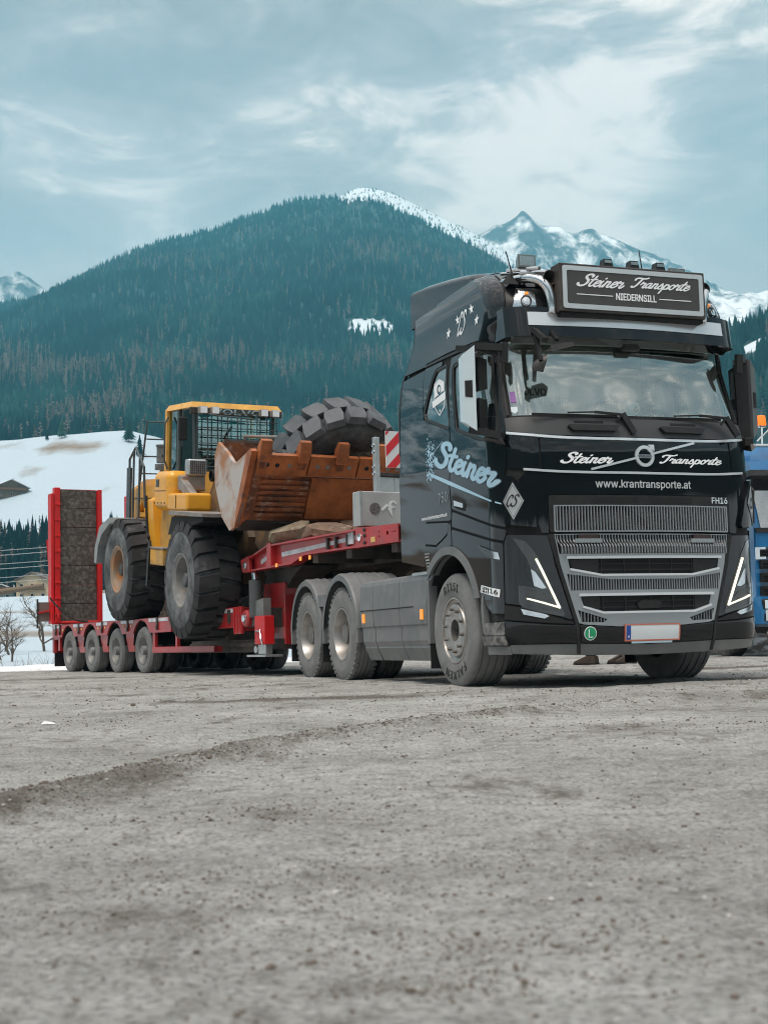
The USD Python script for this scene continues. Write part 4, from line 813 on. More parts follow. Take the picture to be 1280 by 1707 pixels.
for y0 in [y - .68 for y in AX[:-1]]: both_x('wheel_spacer', lambda: hull([(.03, y0 + d, z) for d in (-.2, .2) for z in (.66, .60)] + [(.06, y0 + d, .36) for d in (-.15, .15)] + [(.09, y0 + d, z) for d in (-.15, .15) for z in (.36, .66)]), REDM)
both_x('tail_frame', lambda: trimesh.util.concatenate([bx(0, .06, .55, 1.05, .62, .90), bx(0, .5, 1.0, 1.06, .36, .90), bx(.0, .06, .95, 1.05, .36, .66), bx(0, .06, .56, .68, .40, .66)]), REDM)
both_x('tail_flap', lambda: bx(.02, .52, .98, 1.0, .10, .36), GAP)
for y in (.75, .48, -.72, -2.08, -3.44, -4.85):
    st = both_x('lashing_buckle', lambda: trimesh.util.concatenate([bx(-.035, -.016, y - .035, y + .035, .76, .905), bx(-.045, -.018, y - .022, y + .022, .70, .77)]), DARKMETAL)
tapes = [(.52, .95), (-.98, -.36), (-2.34, -1.74), (-3.70, -3.08), (-5.3, -4.45)]
for a, b in tapes: both_x('reflective_tape', lambda: bx(-.019, -.0145, a, b, .835, .888), TAPE)
for y in (.30, -.50, -.88, -1.86, -2.24, -3.22, -3.60): obj('side_lamp', bx(-.028, -.012, y - .025, y + .025, .775, .81), mat('side_lamp_%d' % int(abs(y) * 100), (.65, .40, .10), rough=.3), TL)
# lower bed between the axles and the neck
obj('bed_floor', bx(.30, HW - .30, -8.3, -5.43, .40, .46), DECKM, TL)
both_x('bed_side', lambda: bx(.34, .40, -8.3, -5.40, .32, .50), DECKM)
both_x('side_guard', lambda: trimesh.util.concatenate([bx(-.015, .05, -7.15, -4.58, .335, .43, .006), bx(0, .05, -4.68, -4.58, .43, .66), bx(0, .05, -5.66, -5.58, .43, .66), bx(-.0, .12, -7.15, -7.08, .335, .42)]), REDM)
both_x('front_arm', lambda: trimesh.util.concatenate([bx(-.015, .30, -7.88, -7.17, .67, .955, .008), bx(-.03, .02, -8.17, -7.90, .58, .96, .006), bx(-.02, .2, -8.15, -7.88, .62, .66)]), REDM)
for y in (-7.95, -8.05, -8.14): both_x('arm_rib', lambda: bx(-.042, -.03, y - .012, y + .012, .60, .95), REDM)
both_x('reflective_tape', lambda: bx(-.019, -.0152, -7.86, -7.19, .885, .94), TAPE)
both_x('lashing_buckle', lambda: bx(-.035, -.016, -7.78, -7.70, .74, .93), DARKMETAL)
both_x('pivot_plate', lambda: lathe_x([(0, -.05), (.10, -.05), (.12, -.03), (.12, .15)], 18, 1, 0, -8.33, .79), REDM, smooth=30)
both_x('pivot_pin', lambda: lathe_x([(0, -.075), (.05, -.075), (.055, -.05), (.055, .0)], 12, 1, 0, -8.33, .79), STEEL)
both_x('arm_link', lambda: bx(.06, .26, -8.9, -8.2, .66, .92), DARKMETAL)
# neck
topl = [(-8.22, 1.59), (-9.01, 1.755), (-11.53, 1.765), (-12.5, 1.74)]; botl = [(-8.30, 1.43), (-9.73, 1.455), (-10.12, 1.545), (-12.5, 1.54)]
web = Polygon(topl + botl[::-1])
both_x('neck_web', lambda: prism(web, 'x', .07, .09), REDM)
def ribbon(line, th, x0, x1, sgn): return trimesh.util.concatenate([hull([(x, y, z + k * sgn * th) for x in (x0, x1) for y, z in (p, q) for k in (0, 1)]) for p, q in zip(line, line[1:])])
both_x('neck_flange', lambda: ribbon(topl, .022, -.005, .16, -1), REDM); both_x('neck_flange', lambda: ribbon(botl, .022, -.005, .16, 1), REDM)
both_x('neck_stiffener', lambda: hull([(x, y, z) for x in (-.008, .07) for y, z in ((-9.0, 1.46), (-9.13, 1.46), (-9.0, 1.775), (-9.13, 1.775))]), REDM)
both_x('neck_end', lambda: prism(Polygon([(-8.15, 1.60), (-8.42, 1.65), (-8.46, 1.42), (-8.20, 1.43)]), 'x', -.012, .03), REDM)
both_x('neck_bolt', lambda: lathe_x([(0, -.045), (.04, -.045), (.05, -.03), (.05, -.01)], 12, 1, 0, -8.32, 1.52), STEEL)
both_x('neck_plate', lambda: prism(Polygon([(-11.50, 1.77), (-12.5, 1.745), (-12.5, 1.538), (-11.50, 1.538)]).difference(shapely.union_all([Point(-12.26, 1.655).buffer(.025), Point(-12.07, 1.685).buffer(.012), Point(-12.07, 1.63).buffer(.012), Point(-12.38, 1.66).buffer(.012), Point(-12.44, 1.66).buffer(.012)])), 'x', -.008, .006), REDM)
obj('reflective_tape', [prism(Polygon([(-9.32, 1.575), (-11.18, 1.64), (-11.18, 1.69), (-9.32, 1.635)]), 'x', .064, .069), prism(Polygon([(-11.33, 1.645), (-11.48, 1.65), (-11.48, 1.70), (-11.33, 1.695)]), 'x', .064, .069)], TAPE, TL)
obj('reflective_tape', prism(Polygon([(-8.66, 1.515), (-8.95, 1.585), (-8.95, 1.645), (-8.66, 1.575)]), 'x', .064, .069), TAPE, TL)
nl = obj('neck_lamp', lathe_x([(0, -.02), (.045, -.018), (.05, .06)], 16, 1, 0, -11.6, 1.655), LAMPIN, TL)
for z in (1.585, 1.665, 1.735): obj('neck_lamp_bolt', lathe_x([(0, -.028), (.02, -.026), (.024, 0)], 10, 1, 0, -11.73, z), DARKMETAL, nl)
obj('amber_plate', bx(-.014, -.007, -11.98, -11.88, 1.575, 1.635), mat('amber_plate', (.65, .40, .12), rough=.4), TL)
for (y, z) in ((-10.28, 1.50), (-10.02, 1.50), (-9.3, 1.46)): obj('amber_reflector', bx(-.01, -.004, y - .03, y + .03, z - .02, z + .03), AMBER, TL)
obj('neck_buckle', [bx(.03, .063, y - .02, y + .02, 1.58, 1.72) for y in (-10.68, -10.9, -11.2, -9.0)], DARKMETAL, TL)
obj('neck_reflector', bx(.04, .062, -11.35, -11.22, 1.60, 1.74), TAPE, TL)
obj('neck_deck', bx(.16, HW - .16, -12.5, -8.95, 1.70, 1.745), DECKM, TL)
obj('neck_cross_beam', [bx(.1, HW - .1, y, y + .14, 1.44, 1.70) for y in (-12.3, -11.2, -10.3, -9.3)] + [bx(.9, 1.6, -12.2, -8.6, 1.42, 1.70)], DECKM, TL)
both_x('neck_column', lambda: trimesh.util.concatenate([bx(.26, .82, -8.97, -8.28, .42, 1.26, .01)]), REDM)
both_x('column_foot', lambda: bx(.2, .9, -8.95, -8.2, .36, .50), DARKMETAL)
both_x('neck_gusset', lambda: prism(Polygon([(-8.25, 1.44), (-9.45, 1.46), (-9.15, 1.32), (-8.97, 1.18), (-8.3, 1.18)]), 'x', .30, .78), DARKMETAL)
both_x('lift_cylinder', lambda: trimesh.util.concatenate([cyl((.07, -8.46, .80), (.07, -8.46, 1.31), .095, 20), cyl((.07, -8.46, .68), (.07, -8.46, .80), .06, 14)]), mat('cylinder_grey', (.075, .08, .082), rough=.45), smooth=35)
both_x('lift_rod', lambda: cyl((.07, -8.46, 1.31), (.07, -8.42, 1.45), .05, 14), STEEL)
jack = both_x('jack_leg', lambda: trimesh.util.concatenate([bx(-.05, .10, -8.98, -8.66, .43, .81, .008)]), REDB)[0]
obj('jack_top', hull([(x, y, z) for x in (-.03, .08) for y, z in ((-8.66, .81), (-8.92, .81), (-8.68, 1.02), (-8.92, 1.05))]), PLASTG, jack)
obj('jack_foot', [bx(-.02, .08, -8.94, -8.70, .30, .43, .006), bx(-.10, .16, -9.1, -8.5, .262, .292, .004), cyl((-.04, -8.66, .36), (.1, -8.66, .36), .05, 12)], ALU, jack)
obj('jack_crank', [tube([(-.06, -8.85, .62), (-.08, -8.92, .50), (-.06, -8.93, .42)], .012), tube([(-.055, -8.7, .60), (-.075, -8.76, .62), (-.06, -8.84, .60)], .01)], STEEL, jack)
obj('hose', [tube([(.2, -8.4, 1.44), (.16, -8.6, 1.36), (.10, -8.62, 1.1), (.12, -8.5, .9)], .016), tube([(.3, -8.3, 1.0), (.1, -8.1, 1.1), (.05, -7.95, 1.02), (.1, -7.9, .95)], .014)], GAP, TL)
# tool box, headboard with the striped board
tb = obj('tool_box', bx(.0, .64, -11.62, -11.43, 1.79, 2.205, .008), mat('brushed_aluminium_box', (.50, .50, .49), rough=.42, metal=.55, c2=(.42, .42, .415), scale=3), TL)
obj('box_edge', [bx(-.004, .03, -11.626, -11.61, 1.79, 2.205), bx(.615, .645, -11.626, -11.6, 1.79, 2.205)], ALU, tb)
obj('box_lock', prism(shapely.union_all([affinity.scale(Point(.20, 2.0).buffer(.07), 1, 1.0)]), 'y', -11.628, -11.618), mat('lock_dark', (.05, .05, .05), rough=.5, c2=(.16, .15, .14), scale=40), tb)
fig = shapely.union_all([LineString([(.30, 1.99), (.36, 2.04), (.40, 2.04)]).buffer(.013), Point(.445, 2.055).buffer(.045).difference(Point(.448, 2.052).buffer(.026)).difference(sbox(.45, 2.03, .52, 2.06)), Polygon([(.395, 2.06), (.425, 2.05), (.43, 1.90), (.415, 1.93), (.37, 2.0), (.39, 2.03)])])
obj('box_emblem', prism(fig, 'y', -11.630, -11.620), SIGNWHITE, tb)
hb = obj('headboard_post', bx(.345, .41, -11.40, -11.33, 1.75, 2.90, .005), ALU, TL)
obj('post_bolt', [lathe_x([(0, -.02), (.022, -.018), (.026, .0)], 8, 1, .345, -11.365, z) for z in (2.80, 2.72, 2.54, 2.46)], STEEL, hb)
for k in range(9): obj('headboard_plank', bx(.42 + .215 * k, .63 + .215 * k, -11.36, -11.32, 1.75, 2.42, .006), ALU, TL)
obj('headboard_rail', bx(.42, 2.36, -11.38, -11.31, 2.425, 2.47, .004), DARKMETAL, TL)
brd = obj('warning_board', bx(.495, .925, -11.40, -11.385, 2.53, 2.98, .003), SIGNWHITE, TL, label='red and white striped warning board')
for k in range(-2, 4):
    st = Polygon([(.495 + .26 * k, 2.53), (.495 + .26 * k + .13, 2.53), (.495 + .26 * k + .58, 2.98), (.495 + .26 * k + .45, 2.98)]).intersection(sbox(.497, 2.532, .923, 2.978))
    if not st.is_empty: obj('warning_stripe', prism(st, 'y', -11.4025, -11.400), SIGNRED, brd)
brd2 = obj('warning_board', bx(1.70, 2.13, -11.40, -11.385, 2.53, 2.98, .003), SIGNWHITE, TL)
# ramps
for x0 in (0.0, 1.57):
    rp = obj('ramp', [bx(x0 + .855, x0 + .93, .78, 1.02, .95, 3.59, .006), bx(x0 - .005, x0 + .105, .86, 1.02, .95, 3.62, .006), bx(x0 + .1, x0 + .86, .95, 1.0, .95, 3.6)], REDB, TL, label='red ramp with dirty boards' if x0 == 0 else None)
    for k in range(8): obj('ramp_rung', bx(x0 - .012, x0 + .112, .845, .865, 1.10 + .31 * k, 1.14 + .31 * k, .004), REDB, rp)
    obj('ramp_side', bx(x0 - .08, x0 - .02, .86, 1.08, .93, 3.5, .008), REDB, rp)
    for k in range(7): obj('ramp_board', bx(x0 + .11, x0 + .85, .905 - .004 * (k % 2), .945, .955 + .377 * k, .955 + .377 * k + .370, .006), WOODD, rp)
    obj('ramp_strut', bar((x0 - .06, 1.15, 2.6), (x0 + .02, 1.1, 1.15), .05, .05), REDB, rp)
    obj('ramp_hinge', [cyl((x0 - .05, .9, .95), (x0 + .95, .9, .95), .035, 12), bar((x0 - .02, .80, 1.38), (x0 + .04, .78, 1.05), .04, .04)], REDB, rp)
rbd = obj('rear_marker_board', bx(-.30, -.02, 1.0, 1.02, .98, 1.36, .004), mat('board_back', (.16, .13, .115), rough=.7), TL)
obj('marker_post', bx(-.33, -.30, .98, 1.02, .85, 1.42), DARKMETAL, rbd)
obj('marker_bolt', [lathe_x([(0, -.02), (.025, -.018), (.03, 0)], 10, 1, -.33, 1.0, z) for z in (1.10, 1.24, 1.40)], STEEL, rbd)
obj('marker_arm', bar((-.30, .99, 1.15), (.05, .95, 1.22), .035, .03), REDB, rbd)
for s, X0 in ((-1, 0.0), (1, HW)):
    for y in AX:
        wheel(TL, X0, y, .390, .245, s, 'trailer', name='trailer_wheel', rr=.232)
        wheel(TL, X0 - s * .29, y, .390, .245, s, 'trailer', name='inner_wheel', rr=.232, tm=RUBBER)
for y in AX: obj('axle_beam', bx(.1, HW - .1, y - .06, y + .06, .33, .45), DARKMETAL, TL)
obj('spine_beam', bx(.95, 1.55, -5.4, .9, .50, .85), DECKM, TL)

# ================================================================== WHEEL LOADER
YEL = mat('loader_yellow', (.80, .37, .022), rough=.4, c2=(.70, .33, .03), scale=2.2, c3=(.26, .17, .09), s3=3.2, lo3=.60, hi3=.80, coat=.25)
YELC = mat('loader_cab_yellow', (.80, .43, .09), rough=.45, c2=(.56, .28, .05), scale=3, c3=(.34, .22, .12), s3=5, lo3=.6, hi3=.75)
YELD = mat('dirty_yellow', (.62, .33, .06), rough=.55, c2=(.30, .20, .10), scale=3, lo=.42, hi=.68)
RUST = mat('rusty_steel', (.33, .105, .038), rough=.62, metal=.2, c2=(.12, .045, .024), scale=2.6, detail=9, lo=.40, hi=.60, c3=(.40, .27, .20), s3=6, lo3=.55, hi3=.70, bump=.3, bscale=24, bdist=.006)
RUSTP = mat('worn_rusty_plate', (.50, .45, .42), rough=.5, metal=.3, c2=(.40, .17, .07), scale=1.5, detail=9, lo=.44, hi=.58, c3=(.14, .08, .06), s3=5, lo3=.60, hi3=.75, bump=.25, bscale=20, bdist=.006)
RUSTB = mat('bright_rust', (.43, .135, .042), rough=.5, metal=.15, c2=(.24, .072, .024), scale=3.0, detail=9, lo=.4, hi=.62, c3=(.13, .06, .035), s3=5, lo3=.56, hi3=.72)
MUDG = mat('worn_grey_steel', (.30, .29, .28), rough=.6, metal=.3, c2=(.20, .17, .15), scale=4, c3=(.34, .16, .08), s3=3, lo3=.55, hi3=.7)
LTYRE = mat('loader_tyre', (.016, .016, .018), rough=.85, c2=(.038, .038, .041), scale=4, lo=.4, hi=.7, c3=(.15, .165, .17), s3=2.6, lo3=.56, hi3=.78, bump=.3, bscale=16, bdist=.01)
LSIDE = mat('loader_tyre_side', (.045, .048, .051), rough=.85, c2=(.15, .165, .172), scale=3.2, lo=.4, hi=.64, c3=(.05, .05, .052), s3=5, lo3=.55, hi3=.7, bump=.3, bscale=12, bdist=.01)
TREADM = mat('clean_tyre_tread', (.06, .068, .076), rough=.65, c2=(.10, .11, .12), scale=5, bump=.15, bscale=30)
ORIM = mat('ochre_rim', (.26, .20, .15), rough=.6, metal=.2, c2=(.44, .19, .06), scale=3.4, lo=.46, hi=.64)
GRIM = mat('grey_rim', (.17, .18, .185), rough=.65, metal=.2, c2=(.27, .25, .23), scale=6)
HWM = mat('grid_bar', (.06, .075, .08), rough=.5, metal=.3)
CABGL = pane('loader_glass', (.66, .86, .86), .10, rcol=(.85, 1.0, 1.0))
B0 = np.array([1.25, -3.40, .905])                                 # on the trailer: ground under the middle of the rear axle
loader = thing('wheel_loader', 'yellow wheel loader with caged cab and rusty bucket, chained on the red trailer', 'wheel loader', on_trailer(*B0), RYAW - 2.6)
LR = rot_m(5.9, [1, 0, 0])
def lo(name, m, mt, parent=loader, **kw):
    if isinstance(m, list): m = trimesh.Trimesh(*cat_(m), process=False)
    return obj(name, xf(m, LR), mt, parent, **kw)
RFW = .862; WB = -3.48
def big_tyre(R, w, n, body_m, parent, cx, cy, cz, side, M, lug_m, name='tyre', blocks=True, style='bar', depth=.055):
    rr = R * .455; rb = R - depth
    pr = [(rr, .06), (rr + .02, .03), (rr + .10, .012), (rr + .14, .0), (rr + .22, .0), (rr + .25, .012), (rr + .28, .004), (rb - .10, .02), (rb - .03, .05), (rb, .10)]
    pr = pr + [(r, w - x) for r, x in pr[::-1]]
    sg = 1 if side < 0 else -1
    t = obj(name, xf(lathe_x(pr, 64, sg, cx, cy, cz), M), body_m, parent, smooth=40)
    if blocks:
        for k in range(n):
            for h in (0, 1):
                an = 360.0 / n * (k + .5 * h); hw_ = math.pi * R / n * (.80 if style == 'bar' else .95)
                if style == 'bar':
                    x0, x1 = (.015, w * .50 - .0) if h == 0 else (w * .50, w - .015); sk = .05
                    P_ = [(x0 if x0 < w / 2 else x1, 0)]
                    out = []
                    for (x, a_, r0) in ((x0, -hw_, rb - .02), (x0, hw_, rb - .02), (x1, -hw_, rb - .02), (x1, hw_, rb - .02)):
                        s_ = sk if abs(x - w / 2) < .05 else -sk * .2
                        out.append((x, a_ + s_, rb - .10 if abs(x - w / 2) > w * .4 else rb - .02))
                        ins = .03 if abs(x - w / 2) > w * .4 else .004
                        out.append((x + (ins if x < w / 2 else -ins), a_ * .88 + s_, R + (.0 if abs(x - w / 2) < .05 else -.006)))
                else:
                    x0, x1 = (.01, w * .48) if h == 0 else (w * .52, w - .01); sk = .07
                    out = []
                    for x in (x0, (x0 + x1) / 2, x1):
                        mid = abs(x - w / 2) < w * .2
                        for a_ in (-hw_, hw_):
                            s_ = sk * (abs(x - w / 2) / (w / 2)) * (1 if h == 0 else 1)
                            kk = .86 if x in (x0, x1) else 1.0
                            out.append((x, a_ * kk + s_, rb - .03)); out.append((x + (.012 if x < w / 2 else -.012) * (x in (x0, x1)), a_ * kk * .86 + s_, R - (.012 if x in (x0, x1) and not mid else 0)))
                b_ = hull([(cx + sg * x, a_, r) for x, a_, r in out])
                b_.apply_transform(rot_m(an, [1, 0, 0])); b_.apply_translation([0, cy, cz])
                obj('tread_block', xf(b_, M), lug_m, t, smooth=55 if style == 'bar' else False)
    return t
def loader_wheel(cy, side, rim_m, steer=0.0):
    cx = side * 1.475; cz = RFW - .015
    M = LR @ rot_m(steer, [0, 0, 1], (0, WB * .5, 0))
    X = lambda pr, n=40: xf(lathe_x(pr, n, 1 if side < 0 else -1, cx, cy, cz), M)
    rr = RFW * .455
    rp = obj('wheel', X([(rr + .005, .06), (rr + .012, .03), (rr - .012, .03), (rr - .03, .05), (rr - .06, .06), (rr - .07, .10), (rr - .085, .22), (.20, .26), (.17, .24), (.0, .24)]), rim_m, loader, smooth=35)
    obj('hub', X([(0, .08), (.09, .085), (.105, .11), (.11, .25)], 20), LSIDE, rp, smooth=30)
    for k in range(12):
        an = k * math.pi / 6; y, z = cy + .215 * math.cos(an), cz + .215 * math.sin(an)
        obj('wheel_nut', xf(cyl((cx - side * .22, y, z), (cx - side * .27, y, z), .018, 6), M), rim_m, rp)
    return rp, M, cx, cz
for (cy, nm) in ((0.0, 0), (WB, 1)):
    for s in (-1, 1):
        w, M, cx, cz = loader_wheel(cy, s, GRIM if nm else ORIM, -1.5 if nm else 0)
        big_tyre(RFW, .70, 20, LSIDE, w, cx, cy, cz, s, M, LTYRE)
def rbox(x0, x1, y0, y1, z0, z1, r):
    ic = np.array(trimesh.creation.icosphere(2, r).vertices)
    return hull(np.vstack([ic + [x, y, z] for x in (x0 + r, x1 - r) for y in (y0 + r, y1 - r) for z in (z0 + r, z1 - r)]))
# rear body
hood = [(-1.0, 1.25), (-1.0, 2.30), (-.2, 2.42), (.9, 2.42), (1.75, 2.20), (1.95, 1.9), (1.95, 1.05), (1.5, .95), (-.6, .95)]
lo('engine_hood', prism(Polygon([(-.9, 1.30), (-.9, 2.28), (-.2, 2.40), (.9, 2.40), (1.75, 2.2), (1.9, 1.9), (1.9, 1.2), (.9, 1.05)]).buffer(-.03).buffer(.03), 'x', -.72, .72), YEL)
lo('rear_frame', [bx(-.45, .45, -1.5, 1.7, .62, 1.2), bx(-.5, .5, -.25, .25, .55, 1.05), bx(-.9, .9, 1.2, 1.9, .75, 1.3, .05)], DARKMETAL)
for s in (-1, 1):
    lo('hood_side_panel', prism(Polygon([(-.55, 1.28), (-.55, 2.1), (-.1, 2.28), (.95, 2.28), (1.55, 2.1), (1.75, 1.45), (1.0, 1.35), (.6, 1.42), (-.2, 1.42)]).difference(shapely.union_all([Polygon([(.75, 2.05), (.95, 1.82), (.6, 1.82)]), Polygon([(.5, 1.74), (1.05, 1.74), (1.15, 1.50), (.45, 1.50)])])), 'x', *(sorted((s * .73, s * .80)))), YEL)
    lo('side_skid', hull([(s * x, y, z) for x in (.80, 1.08) for y, z in ((-.75, 2.02), (-.45, 2.02), (-.62, .98), (-.95, .98))] + [(s * .8, .0, 2.1), (s * .8, -.2, 1.3)]), YEL)
    lo('mid_panel', hull([(s * x, y, z) for x in (.60, .98) for y, z in ((-.9, 1.9), (-1.55, 1.9), (-.85, 1.05), (-1.5, 1.05))]), YELD)
    bxp = lo('battery_box', bx(s * .85, s * 1.22, -1.75, -1.10, .98, 1.24, .015), YELD)
    lo('box_lid', bx(s * .84, s * 1.23, -1.76, -1.09, 1.24, 1.27, .006), MUDG, bxp)
    lo('rear_fender', prism(Polygon([(.35, 1.72), (.95, 1.55), (1.22, 1.2), (1.25, .92), (1.10, .90), (1.02, 1.2), (.80, 1.42), (.3, 1.62)]), 'x', *(sorted((s * .92, s * 1.5)))), mat('grey_fender%d' % (s > 0), (.20, .225, .235), rough=.5, c2=(.28, .29, .29), scale=4))
    lo('black_hose', tube([(s * 1.09, -.42, 2.1), (s * 1.10, -.50, 1.7), (s * 1.10, -.62, 1.3), (s * 1.10, -.75, 1.1)], .022), GAP)
    # front fender over the front wheel
    lo('front_fender', hull([(s * x, y, z) for x in (.75, 1.50) for y, z in ((WB - .86, 1.78), (WB + .62, 1.80), (WB - .86, 1.83), (WB + .6, 1.86))]), MUDG)
    lo('fender_skirt', hull([(s * x, y, z) for x in (.78, 1.46) for y, z in ((WB - .80, 1.775), (WB + .58, 1.775), (WB + .70, 1.50), (WB + .74, 1.50), (WB + .52, 1.70), (WB - .8, 1.72))]), GAP)
    lo('hand_rail', tube([(s * .95, 1.05, 1.5), (s * .95, 1.05, 2.75), (s * .95, .7, 2.95), (s * .95, .2, 2.6), (s * .95, .1, 1.9)], .022), HWM)
    lo('hand_rail', [tube([(s * .95, .8, 1.6), (s * .95, .8, 2.9)], .02), tube([(s * .95, .45, 1.6), (s * .95, .45, 2.75)], .02)], HWM)
    lo('rail_plate', bx(s * .93, s * .97, .95, 1.15, 1.6, 2.6), HWM)
# cab base, steps, cab
lo('cab_base', hull([(x, y, z) for x in (-.80, .80) for y, z in ((-.15, 2.0), (-1.75, 1.78), (-.15, 2.52), (-1.65, 2.50), (-1.8, 2.1))]), YEL)
lo('cab_side_tank', rbox(-1.14, -.70, -1.72, -.92, 1.86, 2.50, .13), YEL, smooth=60)
lo('front_frame', hull([(x, y, z) for x in (-.62, .62) for y, z in ((-2.0, 1.0), (-2.0, 1.95), (-2.6, 2.55), (-3.2, 2.45), (-3.9, 1.5), (-3.7, .8), (-2.4, .7))]), mat('muddy_frame', (.13, .095, .07), rough=.8, c2=(.30, .18, .07), scale=4, lo=.45, hi=.75))
lo('side_deck', rbox(-1.12, -.70, -2.55, -1.60, 1.86, 2.14, .05), YEL, smooth=60)
lo('side_deck_seam', bx(-1.128, -1.115, -2.06, -2.05, 1.9, 2.1), GAP)
lo('front_axle', [bx(-1.0, 1.0, WB - .2, WB + .2, .6, 1.0, .05), bx(-.3, .3, -2.4, -1.2, .75, 1.1)], DARKMETAL)
ROCKB = mat('muddy_boom', (.14, .10, .07), rough=.8, c2=(.34, .20, .07), scale=4, lo=.45, hi=.75)
lo('boom', [bar((s * .42, -2.6, 2.35), (s * .42, -4.6, 1.25), .18, .42) for s in (-1, 1)] + [bar((0, -2.6, 1.9), (0, -3.9, 1.8), .25, .35)], ROCKB)
cb = lo('cab_roof', hull([(x, y, z) for x in (-.80, .80) for y, z in ((-.42, 3.52), (-1.68, 3.52))] + [(x, y, z) for x in (-.74, .74) for y, z in ((-.46, 3.62), (-1.62, 3.62))]), YELC)
for (x, y, m) in ((-.76, -.48, YELC), (.76, -.48, YELC), (-.72, -1.0, HWM), (.72, -1.0, HWM)): lo('cab_pillar', bx(x - .04, x + .04, y - .05, y + .05, 2.45, 3.55, .008), m, cb)
for s in (-1, 1):
    lo('cab_pillar', bar((s * .66, -1.62, 2.48), (s * .68, -1.58, 3.55), .06, .06), HWM, cb)
    lo('side_glass', prism(Polygon([(-.52, 2.5), (-.97, 2.5), (-.97, 3.5), (-.52, 3.5)]), 'x', *sorted((s * .745, s * .750))), CABGL, cb)
    lo('side_glass', hull([(s * .72, -1.03, 2.5), (s * .72, -1.03, 3.5), (s * .67, -1.58, 2.5), (s * .685, -1.56, 3.5), (s * .725, -1.03, 2.5), (s * .725, -1.03, 3.5)]), CABGL, cb)
lo('front_glass', hull([(x, y, z) for x in (-.64, .64) for y, z in ((-1.63, 2.5), (-1.635, 2.5), (-1.58, 3.5), (-1.585, 3.5))]), CABGL, cb)
lo('rear_glass', bx(-.7, .7, -.47, -.464, 2.5, 3.5), CABGL, cb)
lo('cab_seat', [bx(-.25, .25, -1.1, -.65, 2.5, 2.85, .04), bx(-.25, .25, -.70, -.56, 2.8, 3.3, .04)], GAP, cb)
lo('cab_console', [bx(-.3, .3, -1.45, -1.2, 2.5, 2.95, .04), bx(-.6, .6, -.55, -.48, 2.5, 2.75)], GAP, cb)
lo('roof_trim', bx(-.79, .79, -1.70, -1.62, 3.42, 3.53, .01), DARKMETAL, cb)
lo('cab_name', flat_text(fit(font_shape('VOLVO', .08, True), -.42, .42, 3.43, 3.52), .004, frame_m((0, -1.701, 0), (1, 0, 0), (0, 0, 1))), mat('name_pale', (.30, .42, .42), rough=.5), cb)
for x in (-.62, -.42, .42, .62):
    l = lo('cab_lamp', bx(x - .065, x + .065, -1.86, -1.74, 3.42, 3.54, .012), MUDG, cb); lo('lamp_face', bx(x - .055, x + .055, -1.866, -1.858, 3.43, 3.53), WHITE, l)
# bar cage in front of the windscreen: single bars
for k in range(9):
    x = -.68 + .17 * k; lo('cage_bar', tube([(x, -1.78, 2.52), (x, -1.76, 3.0), (x, -1.72, 3.5)], .009, 6), HWM, cb)
for k in range(8):
    z = 2.58 + .125 * k; lo('cage_bar', tube([(-.70, -1.80 + .06 * (z - 2.52), z), (0, -1.83 + .06 * (z - 2.52), z), (.70, -1.80 + .06 * (z - 2.52), z)], .009, 6), HWM, cb)
lo('cage_bar', tube([(-.66, -1.62, 3.48), (-.45, -1.86, 3.40), (.3, -1.9, 3.36)], .014, 6), HWM, cb)
mrr = lo('loader_mirror', bx(-.98, -.84, -1.72, -1.66, 2.98, 3.36, .02), GAP, cb); lo('mirror_arm', tube([(-.70, -1.60, 3.50), (-.90, -1.66, 3.48), (-.91, -1.68, 2.9)], .014, 6), HWM, mrr)
lo('wiper', tube([(-.4, -1.66, 2.55), (-.15, -1.64, 3.1), (-.05, -1.64, 3.25)], .01, 5), GAP, cb)
lamp = lo('head_lamp', bx(-.92, -.62, -2.05, -1.85, 2.42, 2.68, .02), ALU); lo('lamp_grid', [bx(-.90 + .035 * k, -.892 + .035 * k, -2.06, -2.05, 2.45, 2.65) for k in range(8)] + [bx(-.9, -.64, -2.06, -2.05, 2.46 + .035 * k, 2.466 + .035 * k) for k in range(6)], DARKMETAL, lamp, kind='stuff')
lo('lamp_box', bx(-1.0, -.62, -2.0, -1.75, 2.18, 2.42, .015), MUDG)
lo('step_arm', bar((-.98, -1.95, 2.30), (-.92, -2.5, 1.98), .12, .14), MUDG)
lo('lamp_ring', lathe_x([(.07, -.02), (.095, -.02), (.095, .03), (.07, .03)], 16, 1, -.64, -2.35, 2.42), GAP)
# seams, bolts, hoses and pipes that break up the body
lo('panel_seam', [bx(-1.143, -1.128, -1.60, -1.04, 2.17, 2.18), bx(-.815, -.80, -.45, 1.3, 2.06, 2.072)], GAP)
for k in range(5): lo('body_bolt', cyl((-.99, -.95 - .12 * k, 1.12), (-.965, -.95 - .12 * k, 1.12), .016, 6), DARKMETAL)
for k in range(4): lo('body_bolt', cyl((-1.15, -1.05 - .17 * k, 1.98), (-1.13, -1.05 - .17 * k, 1.98), .014, 6), DARKMETAL)
lo('warning_sticker', bx(-1.146, -1.139, -1.25, -1.10, 2.24, 2.36), mat('sticker_black', (.03, .03, .03), rough=.4))
lo('exhaust_pipe', tube([(.25, .2, 2.3), (.25, .2, 3.0), (.25, .28, 3.12)], .06, 12), DARKMETAL, smooth=40)
lo('hydraulic_hose', [tube([(s * .3 + d, -2.2, 2.1), (s * .34 + d, -2.9, 2.75), (s * .36 + d, -3.6, 2.35), (s * .38 + d, -4.3, 1.7)], .022, 6) for s in (-1, 1) for d in (0, .06)], GAP)
lo('lift_ram', [cyl((s * .66, -2.3, 1.3), (s * .60, -3.7, 1.72), .085, 14) for s in (-1, 1)], DARKMETAL)
